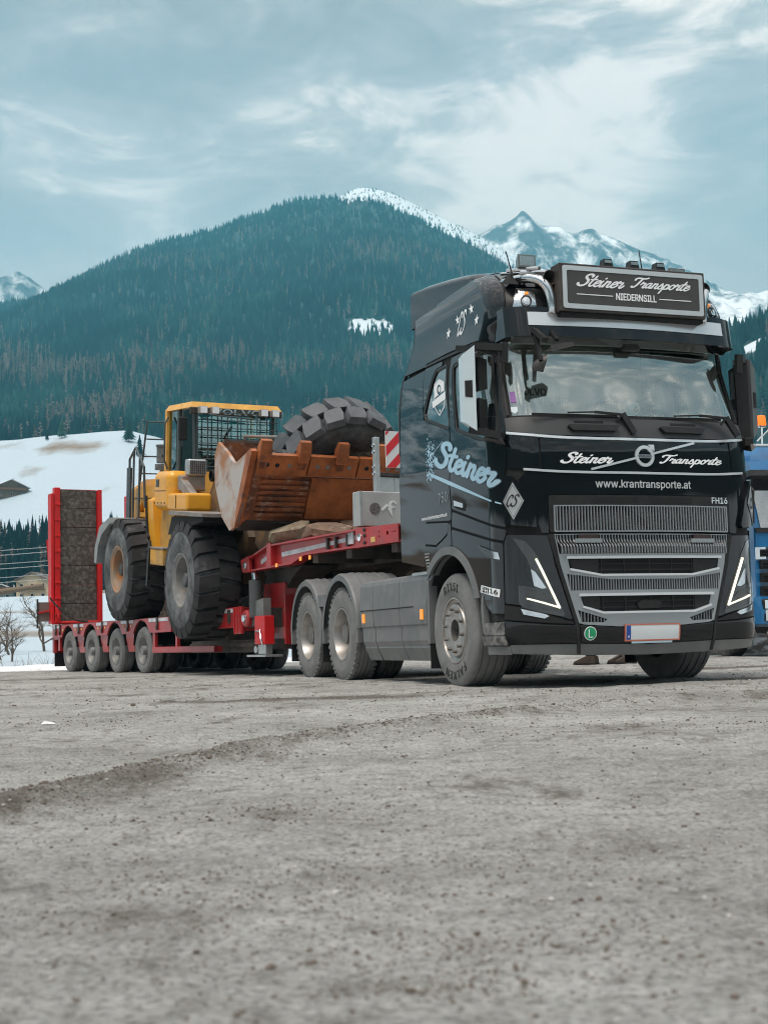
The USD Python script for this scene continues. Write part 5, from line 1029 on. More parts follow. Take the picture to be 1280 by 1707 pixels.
lo('side_ladder', [bar((-1.16, -.50, 1.35), (-1.20, -.46, .62), .03, .03), bar((-1.16, -.85, 1.35), (-1.20, -.89, .62), .03, .03)] + [bar((-1.17, -.48, 1.2 - .25 * k), (-1.17, -.87, 1.2 - .25 * k), .05, .02) for k in range(3)], HWM)
lo('grab_bar', tube([(-.80, -.62, 2.55), (-.86, -.62, 2.7), (-.86, -.62, 3.3), (-.80, -.62, 3.42)], .016, 6), HWM)
# intake and rails on the hood
ai = lo('air_intake', [cyl((-.45, .35, 2.30), (-.45, .35, 2.56), .16, 18), cyl((-.45, .35, 2.56), (-.45, .35, 2.66), .25, 22), cyl((-.45, .35, 2.68), (-.45, .35, 2.96), .225, 22), cyl((-.45, .35, 2.96), (-.45, .35, 3.0), .24, 22)], mat('intake_grey', (.06, .064, .064), rough=.5, c2=(.15, .15, .14), scale=6, stretch=(1, 1, 3)), smooth=35)
lo('intake_clip', [bx(-.67, -.23, .10, .12, 2.78, 2.81)], GAP, ai)
for x, y0 in ((-.80, .55), (-.35, .45), (.15, .35)):
    lo('ladder_rail', tube([(x - .05, y0 + .25, 2.2), (x, y0, 3.42)], .018, 6), HWM)
for k in range(4): z = 2.5 + .30 * k; lo('ladder_rung', tube([(-.83 + .02 * k, .75 - .07 * k, z), (.12 + .01 * k, .55 - .07 * k, z)], .014, 6), HWM)
lo('hood_stack', [bx(-.30, .35, -.75, .6, 2.38, 2.58, .05)], YELC)
lo('guard_rail', [tube([(x, -2.62, 2.62), (x, -2.72, 3.02)], .02, 6) for x in (-.25, .32, .6)] + [tube([(-.30, -2.66 - .04 * k, 2.64 + .13 * k), (.62, -2.66 - .04 * k, 2.66 + .13 * k)], .026, 8) for k in range(4)], MUDG)
# bucket
BX0, BX1 = -1.31, 1.75
prof_o = [(-4.72, 2.30), (-4.62, 1.85), (-4.85, 1.35), (-5.15, 1.16), (-5.42, 1.22), (-5.60, 1.45), (-6.02, 2.06)]
Mb = np.eye(4)
bk = obj('bucket', prism(Polygon([(-4.72, 2.36), (-4.62, 1.85), (-4.85, 1.33), (-5.15, 1.13), (-5.42, 1.19), (-5.62, 1.45), (-6.0, 2.02), (-5.97, 2.04), (-5.58, 1.50), (-5.40, 1.25), (-5.15, 1.19), (-4.90, 1.38), (-4.69, 1.86), (-4.77, 2.36)]), 'x', BX0 + .03, BX1 - .03), RUST, loader, label='rusty bucket curled up with teeth on top')
for s, x in ((-1, BX0), (1, BX1)):
    obj('bucket_cheek', prism(Polygon([(-4.74, 2.36), (-4.60, 2.2), (-4.58, 1.80), (-4.83, 1.30), (-5.13, 1.08), (-5.36, 1.12), (-5.62, 1.42), (-6.02, 2.06), (-5.98, 2.10), (-5.40, 1.98), (-5.28, 2.02), (-5.1, 2.16)]), 'x', x - .02, x + .03), RUSTP, bk)
    obj('cheek_edge', prism(Polygon([(-5.62, 1.42), (-6.04, 2.06), (-5.99, 2.10), (-5.86, 2.07), (-5.48, 1.46), (-5.36, 1.12)]), 'x', x - .035, x + .045), RUSTB, bk)
obj('spill_plate', hull([(x, y, z) for x in (BX0 + .05, BX1 - .05) for y, z in ((-4.72, 2.28), (-4.68, 2.28), (-4.79, 2.40), (-4.75, 2.40))]), MUDG, bk)
nrm = np.array([0, -(2.02 - 1.45), -(6.0 - 5.62)]); nrm = nrm / np.linalg.norm(nrm)   # outwards from the front plate (down and forward)
e_up = np.array([0, -6.0 + 5.62, 2.02 - 1.45]); e_len = np.linalg.norm(e_up); e_up = e_up / e_len
nrm = np.array([0, -e_up[2], e_up[1]]); base_p = np.array([0, -5.62, 1.45])
def on_plate(x0, x1, a0, a1, h0, h1): return hull([base_p + e_up * a + nrm * h + np.array([x, 0, 0]) for x in (x0, x1) for a in (a0, a1) for h in (h0, h1)])
xs_ = np.linspace(BX0 + .06, BX1 - .06, 5)
for k in range(4):
    eg = obj('cutting_edge', on_plate(xs_[k] + .012, xs_[k + 1] - .012, e_len - .26, e_len + .035, .0, .075), RUSTB, bk)
    for q in (.18, .38, .62, .82):
        c = base_p + e_up * (e_len - .11) + nrm * .076 + np.array([xs_[k] + (xs_[k + 1] - xs_[k]) * q, 0, 0])
        obj('edge_bolt', cyl(c - nrm * .01, c + nrm * .004, .032, 10), MUDG if (k + q * 10) % 2 < 1.2 else GAP, eg)
for k in range(6):
    x = BX0 + .13 + k * (BX1 - BX0 - .26) / 5
    b0 = base_p + np.array([x, 0, 0])
    th = obj('bucket_tooth', hull([b0 + e_up * (e_len + a) + nrm * h + np.array([dx, 0, 0]) for a, hw_, h0, h1 in ((-.05, .07, .0, .12), (.10, .085, -.02, .11), (.24, .075, .01, .07)) for dx in (-hw_, hw_) for h in (h0, h1)]), RUSTB, bk)
    obj('tooth_holder', hull([b0 + e_up * (e_len + a) + nrm * h + np.array([dx, 0, 0]) for a, hw_, h0, h1 in ((-.16, .05, .0, .09), (.06, .07, -.03, .10)) for dx in (-hw_, hw_) for h in (h0, h1)]), RUST, th)
# wear strips and patch plates under the bucket
for (x0, x1) in ((BX0 + .18, -.42), (.62, BX1 - .15)):
    for k in range(7): obj('wear_strip', on_plate(x0 + .03 * k * 0, x1, -.22 + .085 * k, -.22 + .085 * k + .045, -.015, .03), RUST, bk)
obj('patch_plate', hull([base_p + e_up * a + nrm * h + np.array([x, 0, 0]) for x, a in ((-.40, e_len - .30), (.62, e_len - .30), (-.38, -.24), (.36, -.24)) for h in (.0, .035)]), RUSTB, bk)
obj('seam_weld', on_plate(BX0 + .1, BX1 - .1, e_len - .295, e_len - .275, .0, .02), RUSTP, bk)
obj('heel_plate', hull([(x, y, z) for x in (BX0 + .1, BX1 - .1) for y, z in ((-5.45, 1.17), (-5.10, 1.09), (-5.10, 1.13), (-5.42, 1.22))]), DARKMETAL, bk)
obj('bucket_bracket', [bar((s * .42, -4.68, 1.6), (s * .42, -4.35, 1.45), .16, .4) for s in (-1, 1)], DARKMETAL, bk)
obj('tilt_link', bar((0, -4.70, 1.9), (0, -3.8, 1.85), .2, .16), DARKMETAL, bk)

# ================================================================== LOAD AND LOOSE THINGS
sp = thing('spare_tyre', 'big loose tyre with chunky blocks lying in the rusty bucket', 'tyre', on_trailer(1.22, -8.75, 2.93), RYAW)
# the tyre's axis lies towards the front and down
Ms = rot_m(0, [0, 0, 1]) @ rot_m(38, [1, 0, 0]) @ rot_m(90, [0, 0, 1])
Mt = trimesh.transformations.translation_matrix([0, 0, 0])
big_tyre(.93, .62, 17, RUBBER, sp, -.31, 0, 0, -1, Ms, TREADM, name='carcass', style='block', depth=.085)
DIRT = mat('dry_mud', (.22, .17, .125), rough=.95, c2=(.11, .08, .06), scale=22, detail=8, lo=.35, hi=.65, bump=.8, bscale=50, bdist=.02, c3=(.34, .29, .23), s3=30, lo3=.6, hi3=.7)
def lump(r, sc, seed, amp=.35, sub=3):
    m = trimesh.creation.icosphere(sub, 1.0); v = np.array(m.vertices); d = 1 + amp * (meshkit.fbm(v * 2.2 + seed * 7.3, 4, seed) - .5) * 2
    v = v * d[:, None] * np.array(sc) * r; return trimesh.Trimesh(v, m.faces, process=False)
md = lump(.5, (1.9, .55, .62), 3, .5, 4); v = np.array(md.vertices); v += (rng.random(v.shape) - .5) * .05
obj('mud_heap', trimesh.Trimesh(v, md.faces, process=False), DIRT, label='heap of dry brown mud and straw against the tyre in the bucket', cat='mud', kind='stuff', loc=on_trailer(1.72, -9.10, 2.99))
WOOD = mat('weathered_timber', (.30, .22, .135), rough=.9, c2=(.13, .085, .05), scale=3, detail=8, lo=.35, hi=.65, stretch=(1, 1, 7), bump=.6, bscale=14, bdist=.02)
WOODE = mat('timber_end', (.42, .33, .21), rough=.9, c2=(.24, .17, .10), scale=9, detail=6, bump=.4, bscale=20)
def rock(sc, seed, amp=.30):
    g = np.random.default_rng(seed); p = g.normal(size=(22, 3)); p /= np.linalg.norm(p, axis=1, keepdims=True); p *= (1 - amp * g.random((22, 1)))
    p = np.sign(p) * np.abs(p) ** .7
    return hull(p * np.array(sc))
ROCKD = mat('brown_boulder', (.19, .12, .08), rough=.9, c2=(.09, .055, .038), scale=4, detail=9, lo=.36, hi=.64, c3=(.36, .27, .20), s3=7, lo3=.56, hi3=.72, bump=.7, bscale=9, bdist=.03)
ROCK = mat('tan_boulder', (.33, .27, .19), rough=.9, c2=(.17, .125, .085), scale=2.6, detail=9, lo=.36, hi=.64, c3=(.45, .40, .31), s3=6, lo3=.58, hi3=.72, bump=.7, bscale=9, bdist=.03)
LB = [((.30, -9.12, 1.88), (.36, .42, .22), 11, 'pale faceted boulder on the red neck below the bucket tip', ROCK), ((.42, -10.0, 1.85), (.40, .46, .15), 23, 'brown flat boulder on the red neck beside the pale one', ROCKD), ((1.30, -9.3, 1.92), (.5, .44, .24), 31, 'brown boulder on the red neck under the middle of the bucket', ROCKD), ((.55, -8.55, 1.86), (.3, .3, .2), 37, 'small tan boulder on the red neck behind the pale one', ROCK)]
for c, sc, sd, lab, rm_ in LB: t = obj('boulder', rock(sc, sd), rm_, label=lab, cat='boulder', group='boulders on and beside the trailer', loc=on_trailer(*c)); t
for k, (c, sc, sd, lab) in enumerate([((1.9, -7.6, .95), (.55, .5, .62), 41, 'pale upright boulder seen under the red neck behind the twin wheels'), ((2.3, -8.6, 1.20), (.8, .5, .34), 43, 'brown layered boulder under the red neck, above the rear mudguard'), ((2.2, -9.9, 1.15), (.7, .45, .35), 47, 'dark boulder under the red neck close behind the cab')]):
    obj('boulder', rock(sc, sd), ROCK, label=lab, cat='boulder', group='boulders on and beside the trailer', loc=on_trailer(*c))
# tie-down chain at the rear wheel
tc = []
p0, p1 = np.array([.35, -.05, .95]), np.array([.10, -1.95, 1.35])
for k in range(30):
    a, b = p0 + (p1 - p0) * k / 30, p0 + (p1 - p0) * (k + 1) / 30; sag = lambda t: np.array([0, 0, -.12 * 4 * t * (1 - t)])
    tc.append(tube([a + sag(k / 30), b + sag((k + 1) / 30)], .013 if k % 2 else .019, 5))
ch_ = cat_(tc); obj('tie_down_chain', (ch_[0] - p0, ch_[1]), DARKMETAL, label='dark tie-down chain from the rear wheel of the loader to the deck', cat='chain', loc=on_trailer(*p0))

# people behind the truck: only their boots show under the bumper
def person(label, loc, rz, trousers, coat, hair):
    t = thing('person', label, 'person', loc, rz, group='people standing behind the truck')
    import manifold3d as m3
    def chain(J, bones):
        parts = []
        for a, b in bones:
            (pa, ra), (pb, rb) = J[a], J[b]
            sa = m3.Manifold.sphere(ra, 14).translate(pa); sb = m3.Manifold.sphere(rb, 14).translate(pb)
            parts.append(m3.Manifold.batch_hull([sa, sb]))
        return m3.Manifold.batch_boolean(parts, m3.OpType.Add)
    J = {'h': ((0, -.02, 1.64), .095), 'ch': ((0, -.06, 1.585), .065), 'n0': ((0, 0, 1.55), .055), 'n1': ((0, .01, 1.46), .06), 'c': ((0, 0, 1.32), .15), 'cl': ((-.10, 0, 1.38), .09), 'cr': ((.10, 0, 1.38), .09), 'w': ((0, 0, 1.08), .13), 'hl': ((-.09, 0, .95), .11), 'hr': ((.09, 0, .95), .11),
         'sl': ((-.19, 0, 1.42), .065), 'el': ((-.27, .03, 1.14), .048), 'wl': ((-.26, -.06, .90), .036), 'sr': ((.19, 0, 1.42), .065), 'er': ((.27, .03, 1.14), .048), 'wr': ((.26, -.06, .90), .036),
         'kl': ((-.11, -.02, .50), .065), 'al': ((-.12, .02, .10), .045), 'kr': ((.11, -.02, .50), .065), 'ar': ((.13, .02, .10), .045), 'tl': ((-.14, -.14, .05), .035), 'tr': ((.16, -.14, .05), .035)}
    hand = {}
    for s, k in ((-1, 'l'), (1, 'r')):
        wx = s * .26
        J['p' + k] = ((wx, -.075, .83), .030); J['q' + k] = ((wx, -.09, .86), .026)
        for f in range(4): J[f'f{k}{f}'] = ((wx, -.105 + .02 * f, .80), .0095); J[f'g{k}{f}'] = ((wx - s * .008, -.105 + .02 * f, .757 + .006 * abs(f - 1.4)), .0088); J[f'i{k}{f}'] = ((wx - s * .026, -.103 + .02 * f, .728 + .008 * abs(f - 1.4)), .008)
        J['u' + k] = ((wx - s * .012, -.12, .835), .0105); J['v' + k] = ((wx - s * .022, -.135, .79), .009)
    B = [('h', 'ch'), ('h', 'n0'), ('n0', 'n1'), ('n1', 'c'), ('cl', 'cr'), ('c', 'w'), ('cl', 'w'), ('cr', 'w'), ('w', 'hl'), ('w', 'hr'), ('hl', 'hr'), ('cl', 'sl'), ('cr', 'sr'), ('sl', 'el'), ('el', 'wl'), ('sr', 'er'), ('er', 'wr'), ('hl', 'kl'), ('kl', 'al'), ('hr', 'kr'), ('kr', 'ar')]
    for k in 'lr': B += [('w' + k, 'p' + k), ('w' + k, 'q' + k), ('p' + k, 'q' + k)] + [(f'p{k}', f'f{k}{f}') for f in range(4)] + [(f'f{k}{f}', f'g{k}{f}') for f in range(4)] + [(f'g{k}{f}', f'i{k}{f}') for f in range(4)] + [('q' + k, 'u' + k), ('u' + k, 'v' + k)]
    def mesh_of(mf, el, it): 
        m = mf.refine_to_length(el).to_mesh(); tm_ = trimesh.Trimesh(m.vert_properties[:, :3], m.tri_verts); trimesh.smoothing.filter_taubin(tm_, iterations=it); return tm_
    SKIN = mat('skin_' + trousers[0], (.45, .27, .19), rough=.55)
    body = mesh_of(chain(J, B), .02, 8); obj('body', body, SKIN, t, smooth=True)
    face = [ball((s * .033, -.113, 1.655), .012) for s in (-1, 1)]; obj('eye', face[0], WHITE, t, smooth=True); obj('eye', face[1], WHITE, t, smooth=True)
    obj('nose', ball((0, -.118, 1.625), .014, (.8, 1.1, 1.4)), SKIN, t, smooth=True); obj('mouth', ball((0, -.112, 1.585), .02, (1.2, .4, .25)), mat('lip_' + trousers[0], (.32, .12, .10)), t, smooth=True)
    for s in (-1, 1): obj('ear', ball((s * .096, -.01, 1.64), .025, (.4, .8, 1.2)), SKIN, t, smooth=True)
    obj('hair', ball((0, .012, 1.675), .104, (1, 1, .85)), mat('hair_' + trousers[0], hair, rough=.8), t, smooth=True)
    G_ = {k: (p, r + .016) for k, (p, r) in J.items()}
    obj('trousers', mesh_of(chain({**G_, 'al': ((-.12, .02, .18), .07), 'ar': ((.13, .02, .18), .07)}, [('hl', 'kl'), ('kl', 'al'), ('hr', 'kr'), ('kr', 'ar'), ('hl', 'hr'), ('w', 'hl'), ('w', 'hr')]), .03, 6), mat('trousers_' + trousers[0], trousers[1], rough=.9), t, smooth=True)
    obj('jacket', mesh_of(chain({k: (p, r + .022) for k, (p, r) in J.items()}, [('cl', 'cr'), ('c', 'w'), ('cl', 'w'), ('cr', 'w'), ('cl', 'sl'), ('cr', 'sr'), ('sl', 'el'), ('el', 'wl'), ('sr', 'er'), ('er', 'wr'), ('n1', 'c')]), .03, 6), mat('jacket_' + trousers[0], coat, rough=.85), t, smooth=True)
    for s in (-1, 1):
        x = s * .13
        bt = obj('boot', hull([(x + i * .052, y, z) for i in (-1, 1) for y, z in ((.10, .02), (.10, .08), (-.06, .02), (-.05, .10))] + [(x + i * .045, y, z) for i in (-1, 1) for y, z in ((-.17, .02), (-.17, .06))] + [(x + i * .02, -.21, z) for i in (-1, 1) for z in (.02, .05)] + [(x + i * .05, y, .13) for i in (-1, 1) for y in (.09, -.02)]), BOOT, t, smooth=40)
        obj('boot_sole', hull([(x + i * .056, y, z) for i in (-1, 1) for y in (.11, -.15) for z in (0, .025)] + [(x + i * .02, -.225, z) for i in (-1, 1) for z in (0, .025)]), GAP, bt)
    return t
BOOT = mat('brown_work_boot', (.065, .042, .030), rough=.7, c2=(.035, .025, .02), scale=12)
person('person in brown work boots standing behind the truck, nearer the middle of its bumper', (3.02, 20.7, 0), 250, ('blue', (.03, .04, .06)), (.05, .06, .07), (.05, .035, .02))
person('person in dark boots and trousers standing behind the truck, nearer its far front wheel', (3.55, 20.75, 0), 285, ('black', (.02, .02, .022)), (.16, .10, .03), (.03, .025, .02))

# ================================================================== BLUE TRUCK at the right edge
BLUE = mat('blue_truck_paint', (.006, .15, .36), rough=.3, coat=.8, c2=(.008, .12, .30), scale=2)
bt = thing('blue_truck', 'bright blue truck with orange beacon parked at the right, behind the black one', 'truck', (7.32, 23.0, 0), 12)
# local: x lateral, y backwards, front at y = 0
obj('cab', hull([(x, y, z) for x in (-1.22, 1.22) for y, z in ((.06, .95), (2.2, .95), (.02, 2.1), (2.2, 2.1), (.35, 3.1), (2.2, 3.35), (.75, 3.6), (2.1, 3.62))]), BLUE, bt)
obj('windscreen', hull([(x, y, z) for x in (-1.1, 1.1) for y, z in ((-.01, 2.12), (.02, 2.12), (.31, 3.02), (.34, 3.02))]), pane('blue_truck_glass', (.25, .32, .33), .32), bt)
obj('sun_visor', hull([(x, y, z) for x in (-1.2, 1.2) for y, z in ((.05, 3.12), (.12, 3.26), (.34, 3.3), (.34, 3.1))]), BLUE, bt)
obj('visor_trim', hull([(x, y, z) for x in (-1.22, 1.22) for y, z in ((.0, 3.02), (.05, 3.12), (.3, 3.0), (.3, 3.1))]), PLAST, bt)
obj('bumper', hull([(x, y, z) for x in (-1.2, 1.2) for y, z in ((-.06, .55), (-.08, .78), (-.06, 1.0), (.5, .5), (.5, 1.0))] + [(x, .1, z) for x in (-1.25, 1.25) for z in (.55, .98)]), BLUE, bt)
for k, (z0, z1) in enumerate(((1.02, 1.17), (1.24, 1.39), (1.46, 1.60), (1.66, 1.78))):
    for s in (-1, 1):
        a = obj('grille_slot', hull([(s * x, y, z) for x, y in ((1.14, -.045), (.62, -.075)) for z in (z0, z1)] + [(s * x, .06, z) for x in (1.14, .62) for z in (z0, z1)]), GAP, bt)
        for q in range(2): obj('slot_bar', bx(s * .66, s * 1.12, -.07, -.045, z0 + .045 + .05 * q, z0 + .055 + .05 * q), PLAST, a)
obj('upper_panel', hull([(x, y, z) for x in (-1.2, 1.2) for y, z in ((-.03, 1.82), (-.02, 2.06), (.2, 1.82), (.2, 2.06))]), BLUE, bt)
obj('wiper_cowl', hull([(x, y, z) for x in (-1.2, 1.2) for y, z in ((-.05, 2.06), (-.03, 2.14), (.2, 2.06), (.2, 2.14))]), PLAST, bt)
obj('grille_middle', bx(-.58, .58, -.07, 0, 1.0, 1.8, .02), PLAST, bt)
for s in (-1, 1):
    h = obj('headlamp', bx(s * .80, s * 1.18, -.09, .0, .78, .96, .02), PLAST, bt); obj('lamp_glass', bx(s * .84, s * 1.14, -.096, -.088, .80, .94), LAMPIN, h)
    obj('corner_lamp', hull([(s * x, y, z) for x, y in ((1.21, .02), (1.05, -.04)) for z in (1.62, 1.82)] + [(s * 1.22, .3, 1.65), (s * 1.22, .3, 1.75)]), LAMPIN, bt)
    obj('fog_slot', bx(s * .85, s * 1.15, -.083, -.05, .60, .72), GAP, bt)
    m_ = obj('mirror', hull([(s * x, y, z) for x in (1.28, 1.52) for y, z in ((-.15, 2.2), (.05, 2.2), (-.2, 2.75), (.05, 2.95))]), PLAST, bt); obj('mirror_arm', bar((s * 1.15, .15, 2.95), (s * 1.4, -.1, 2.9), .06, .06), PLAST, m_)
    obj('entry_step', bx(s * 1.0, s * 1.24, .5, 1.1, .45, .95, .03), PLAST, bt)
    for y in (1.35, 4.9):
        w = obj('wheel', lathe_x([(.30, .03), (.28, .02), (.24, .08), (.1, .03), (0, .03)], 30, 1 if s < 0 else -1, s * 1.23, y, .52), RIM, bt); obj('tyre', lathe_x(tyre_prof(.52, .32, .30), 40, 1 if s < 0 else -1, s * 1.23, y, .515), RUBBER, w, smooth=35)
obj('plate', bx(-.26, .26, -.10, -.08, .60, .71), WHITE, bt); obj('side_plate', bx(-1.13, -.96, -.092, -.084, .60, .78, .004), SIGNWHITE, bt)
obj('frame', [bx(-.45, -.35, .5, 6.5, .75, 1.0), bx(.35, .45, .5, 6.5, .75, 1.0), bx(-.9, .9, 1.2, 1.5, .42, .6), bx(-.9, .9, 4.8, 5.0, .45, .6)], DARKMETAL, bt)
obj('crane_body', [bx(-.5, .5, 2.4, 3.2, 1.0, 2.6, .08), bar((0, 2.8, 2.5), (0, 3.0, 3.3), .3, .3)], PLAST, bt)
obj('flat_bed', bx(-1.22, 1.22, 3.3, 7.0, 1.05, 1.25, .02), PLASTG, bt)
bc = obj('beacon', lathe_x([(0, .17), (.06, .165), (.075, .13), (.08, .0), (0, 0)], 20), mat('orange_beacon', (.85, .16, .02), rough=.2, em=(1.0, .22, .02), ems=.35), bt, smooth=40, loc=None) if False else obj('beacon', xf(lathe_x([(0, .19), (.06, .185), (.078, .15), (.085, .0), (0, 0)], 20), rot_m(-90, [0, 1, 0])), mat('orange_beacon', (.85, .16, .02), rough=.2, em=(1.0, .22, .02), ems=.3), bt, smooth=40, loc=(-.73, .50, 3.93))
obj('beacon_foot', [tube([(0, 0, 0), (0, .02, -.32)], .022), tube([(-.12, -.05, -.27), (.13, -.05, -.04)], .014), bx(-.07, .07, -.07, .07, -.02, .01)], CHROME, bc)
obj('roof_bar', tube([(-1.15, .45, 3.3), (-1.1, .5, 3.60), (1.1, .5, 3.60), (1.15, .45, 3.3)], .025), CHROME, bt)

# ================================================================== LAND
def grid_mesh(X, Y, Z):
    n = X.shape[1]; i, j = np.meshgrid(np.arange(X.shape[0] - 1), np.arange(n - 1), indexing='ij'); k = i * n + j
    return np.stack([X, Y, Z], -1).reshape(-1, 3), np.concatenate([np.stack([k, k + 1, k + n + 1], -1).reshape(-1, 3), np.stack([k, k + n + 1, k + n], -1).reshape(-1, 3)])
def color_mesh(name, v, f, val, m, kind='structure', label=None, cat=None):
    """A smooth sheet that carries how snowy each point is."""
    p = usdkit.mesh(stage, numbered('/World/' + name), trimesh.Trimesh(v, f, process=False), m, True)
    UsdGeom.PrimvarsAPI(p).CreatePrimvar('snow', Sdf.ValueTypeNames.FloatArray, 'vertex').Set(Vt.FloatArray.FromNumpy(np.asarray(val, np.float32)))
    return tag(p, label, cat, None, kind)
def land_mat(name, low, low2, snow, rock, scale, thr=(.42, .58), s2=None, streak=None, sm=(.35, .65)):
    n = {'at': ('attribute', {'attribute': 'snow'}), 'g': ('geometry', {}), 'mp': ('mapping', {'scale': streak or (1, 1, 1)}), 'n': ('noise_texture', {'scale': scale, 'detail': 9.0, 'roughness': .66}), 'n2': ('noise_texture', {'scale': s2 or scale * 5, 'detail': 7.0, 'roughness': .65}),
         'r': ('rgb_ramp', {'ramp': [(.38, low), (.62, low2)]}), 'ad': ('math', {'math_type': 'multiply_add', 'value2': .55}), 'sub': ('math', {'math_type': 'subtract', 'value2': .275}), 'sm': ('map_range', {'from_min': sm[0], 'from_max': sm[1], 'to_min': 0.0, 'to_max': 1.0, 'clamp': True}),
         'mx': ('mix_color', {'b': snow}), 'b': ('principled_bsdf', {'roughness': .9, 'specular_ior_level': .15}), 'bu': ('bump', {'strength': .5, 'distance': rock})}
    return usdkit.material(stage, '/World/Looks/' + name, n, [('g.position', 'mp.vector'), ('mp.vector', 'n.vector'), ('g.position', 'n2.vector'), ('n2.fac', 'r.fac'), ('n.fac', 'ad.value1'), ('at.fac', 'ad.value3'), ('ad.value', 'sub.value1'), ('sub.value', 'sm.value'),
        ('sm.result', 'mx.fac'), ('r.color', 'mx.a'), ('mx.result', 'b.base_color'), ('n2.fac', 'bu.height'), ('bu.normal', 'b.normal')], surface='b.BSDF')
SNOWC = (.62, .70, .75)
FOREST_FLOOR = land_mat('forest_mountain', (.018, .045, .050), (.035, .065, .065), SNOWC, 2.0, .012)
PEAKM = land_mat('snowy_rock', (.045, .045, .05), (.11, .11, .12), (.88, .90, .92), 12.0, .011, s2=.03, streak=(1.0, .6, .45), sm=(.375, .455))
MEADOW = land_mat('snow_meadow', (.16, .12, .085), (.26, .21, .16), (.43, .52, .585), .55, .05, s2=.9, sm=(.30, .54))

ridge_x = [-3000, -1700, -1250, -903, -730, -660, -602, -556, -497, -439, -381, -334, -299, -264, -217, -182, -147, -77, -30, 16, 51, 85, 131, 200, 234, 279, 336, 427, 539, 707, 988, 1500, 3000]
ridge_z = [140, 250, 440, 608, 669, 673, 697, 722, 750, 772, 789, 796, 806, 820, 833, 847, 856, 860, 878, 870, 855, 836, 811, 774, 750, 724, 700, 640, 560, 460, 360, 300, 260]
ridge = PchipInterpolator(ridge_x, ridge_z)
crest = PchipInterpolator([-600, -300, -195, -168, -134, -115, -100, -76, -40, 60, 300, 700], [104, 97, 90, 91, 94, 94.5, 90, 77, 68, 62, 60, 60])
prof_y = PchipInterpolator([26, 32, 40, 60, 120, 200, 330, 400, 450, 520, 600, 640, 700, 760], [-.9, -.6, -.3, .35, 2.7, 6.6, 13.2, 20, 32, 64, 90, 91, 88, 92])
def land(x, y):
    """Height of the valley side and the forest mountain."""
    x = np.asarray(x, float); y = np.asarray(y, float)
    c = crest(np.clip(x * 600 / np.maximum(y, 500), -600, 700)) / 90.0
    near = prof_y(np.clip(y, 26, 760)); k = np.clip((y - 350) / 250, 0, 1); near = near * (1 - k + k * c)
    near += (meshkit.fbm(np.stack([x / 60, y / 60, x * 0], -1), 4, 5) - .5) * np.clip((y - 60) / 200, 0, 1) * 9
    h0 = 92 * c; t = np.clip((y - 740) / (2600 - 740), 0, 1)
    H = ridge(np.clip(x, -3000, 3000))
    n = (meshkit.fbm(np.stack([x / 420, y / 420, x * 0], -1), 4, 9) - .5) * 110 * np.sin(np.pi * np.clip(t, 0, 1)) 
    far = h0 + (H - h0) * (t ** 1.3) + n
    back = H - np.clip(y - 2600, 0, None) * .55
    return np.where(y < 740, near, np.where(y <= 2600, far, back))
def forest_mask(x, y, z):
    """1 where the wood stands; snow lies open near the top of the right shoulder and in the clearings."""
    line = np.interp(x, [-400, -100, -77, -31, 15, 84, 130, 198, 256, 313, 500], [2000, 2000, 872, 850, 826, 792, 764, 724, 700, 690, 640])
    wob = (meshkit.fbm(np.stack([x / 50, y / 50, x * 0], -1), 3, 21) - .5) * 44
    yy = y * 0 + np.interp(y, [2000, 2600], [0, 1])
    m = np.where((z + wob > line - 34) & (y > 1750), 0, 1)
    for cx, cy, rx, ry in ((-8, 1560, 34, 26), (-424, 1545, 18, 16), (-148, 1562, 5, 10), (-520, 1250, 14, 14)):
        m = np.where(((x - cx) / rx) ** 2 + ((y - cy) / ry) ** 2 + (meshkit.fbm(np.stack([x / 14, y / 14, x * 0], -1), 3, 2) - .5) * 1.2 < 1, 0, m)
    return m
Y1 = np.r_[np.geomspace(760, 2600, 130), 2640, 2720, 2900, 3200]; T1 = np.linspace(-1.1, .62, 300)
yy, tt = np.meshgrid(Y1, T1, indexing='ij'); xx = tt * np.minimum(yy, 2600); zz = land(xx, yy)
fm_ = forest_mask(xx, yy, zz)
v, f = grid_mesh(xx, yy, zz); mountain = color_mesh('mountain', v, f, (1 - fm_).ravel(), FOREST_FLOOR)
Y2 = np.r_[np.geomspace(26.5, 760, 150)]; T2 = np.linspace(-1.0, .60, 220)
yy, tt = np.meshgrid(Y2, T2, indexing='ij'); xx = tt * np.maximum(yy, 70); zz = land(xx, yy)
gr = meshkit.fbm(np.stack([xx / 24 + yy / 30, yy / 14, xx * 0], -1), 5, 31)
ang = xx / yy
snowy = np.clip(np.where(yy < 130, .74, .63) - np.clip((gr - .52) * 5, 0, 1) * .34, 0, 1)
snowy = np.where((yy > 375) & (yy < 455), .05, snowy); snowy = np.where(yy > 640, .25, snowy); snowy = np.where((yy > 335) & (yy < 376), snowy * .6, snowy)
zz = np.where((yy < 62) & (xx > -12), np.minimum(zz, -.25), zz)
v, f = grid_mesh(xx, yy, zz); color_mesh('snow_field', v, f, snowy.ravel(), MEADOW)
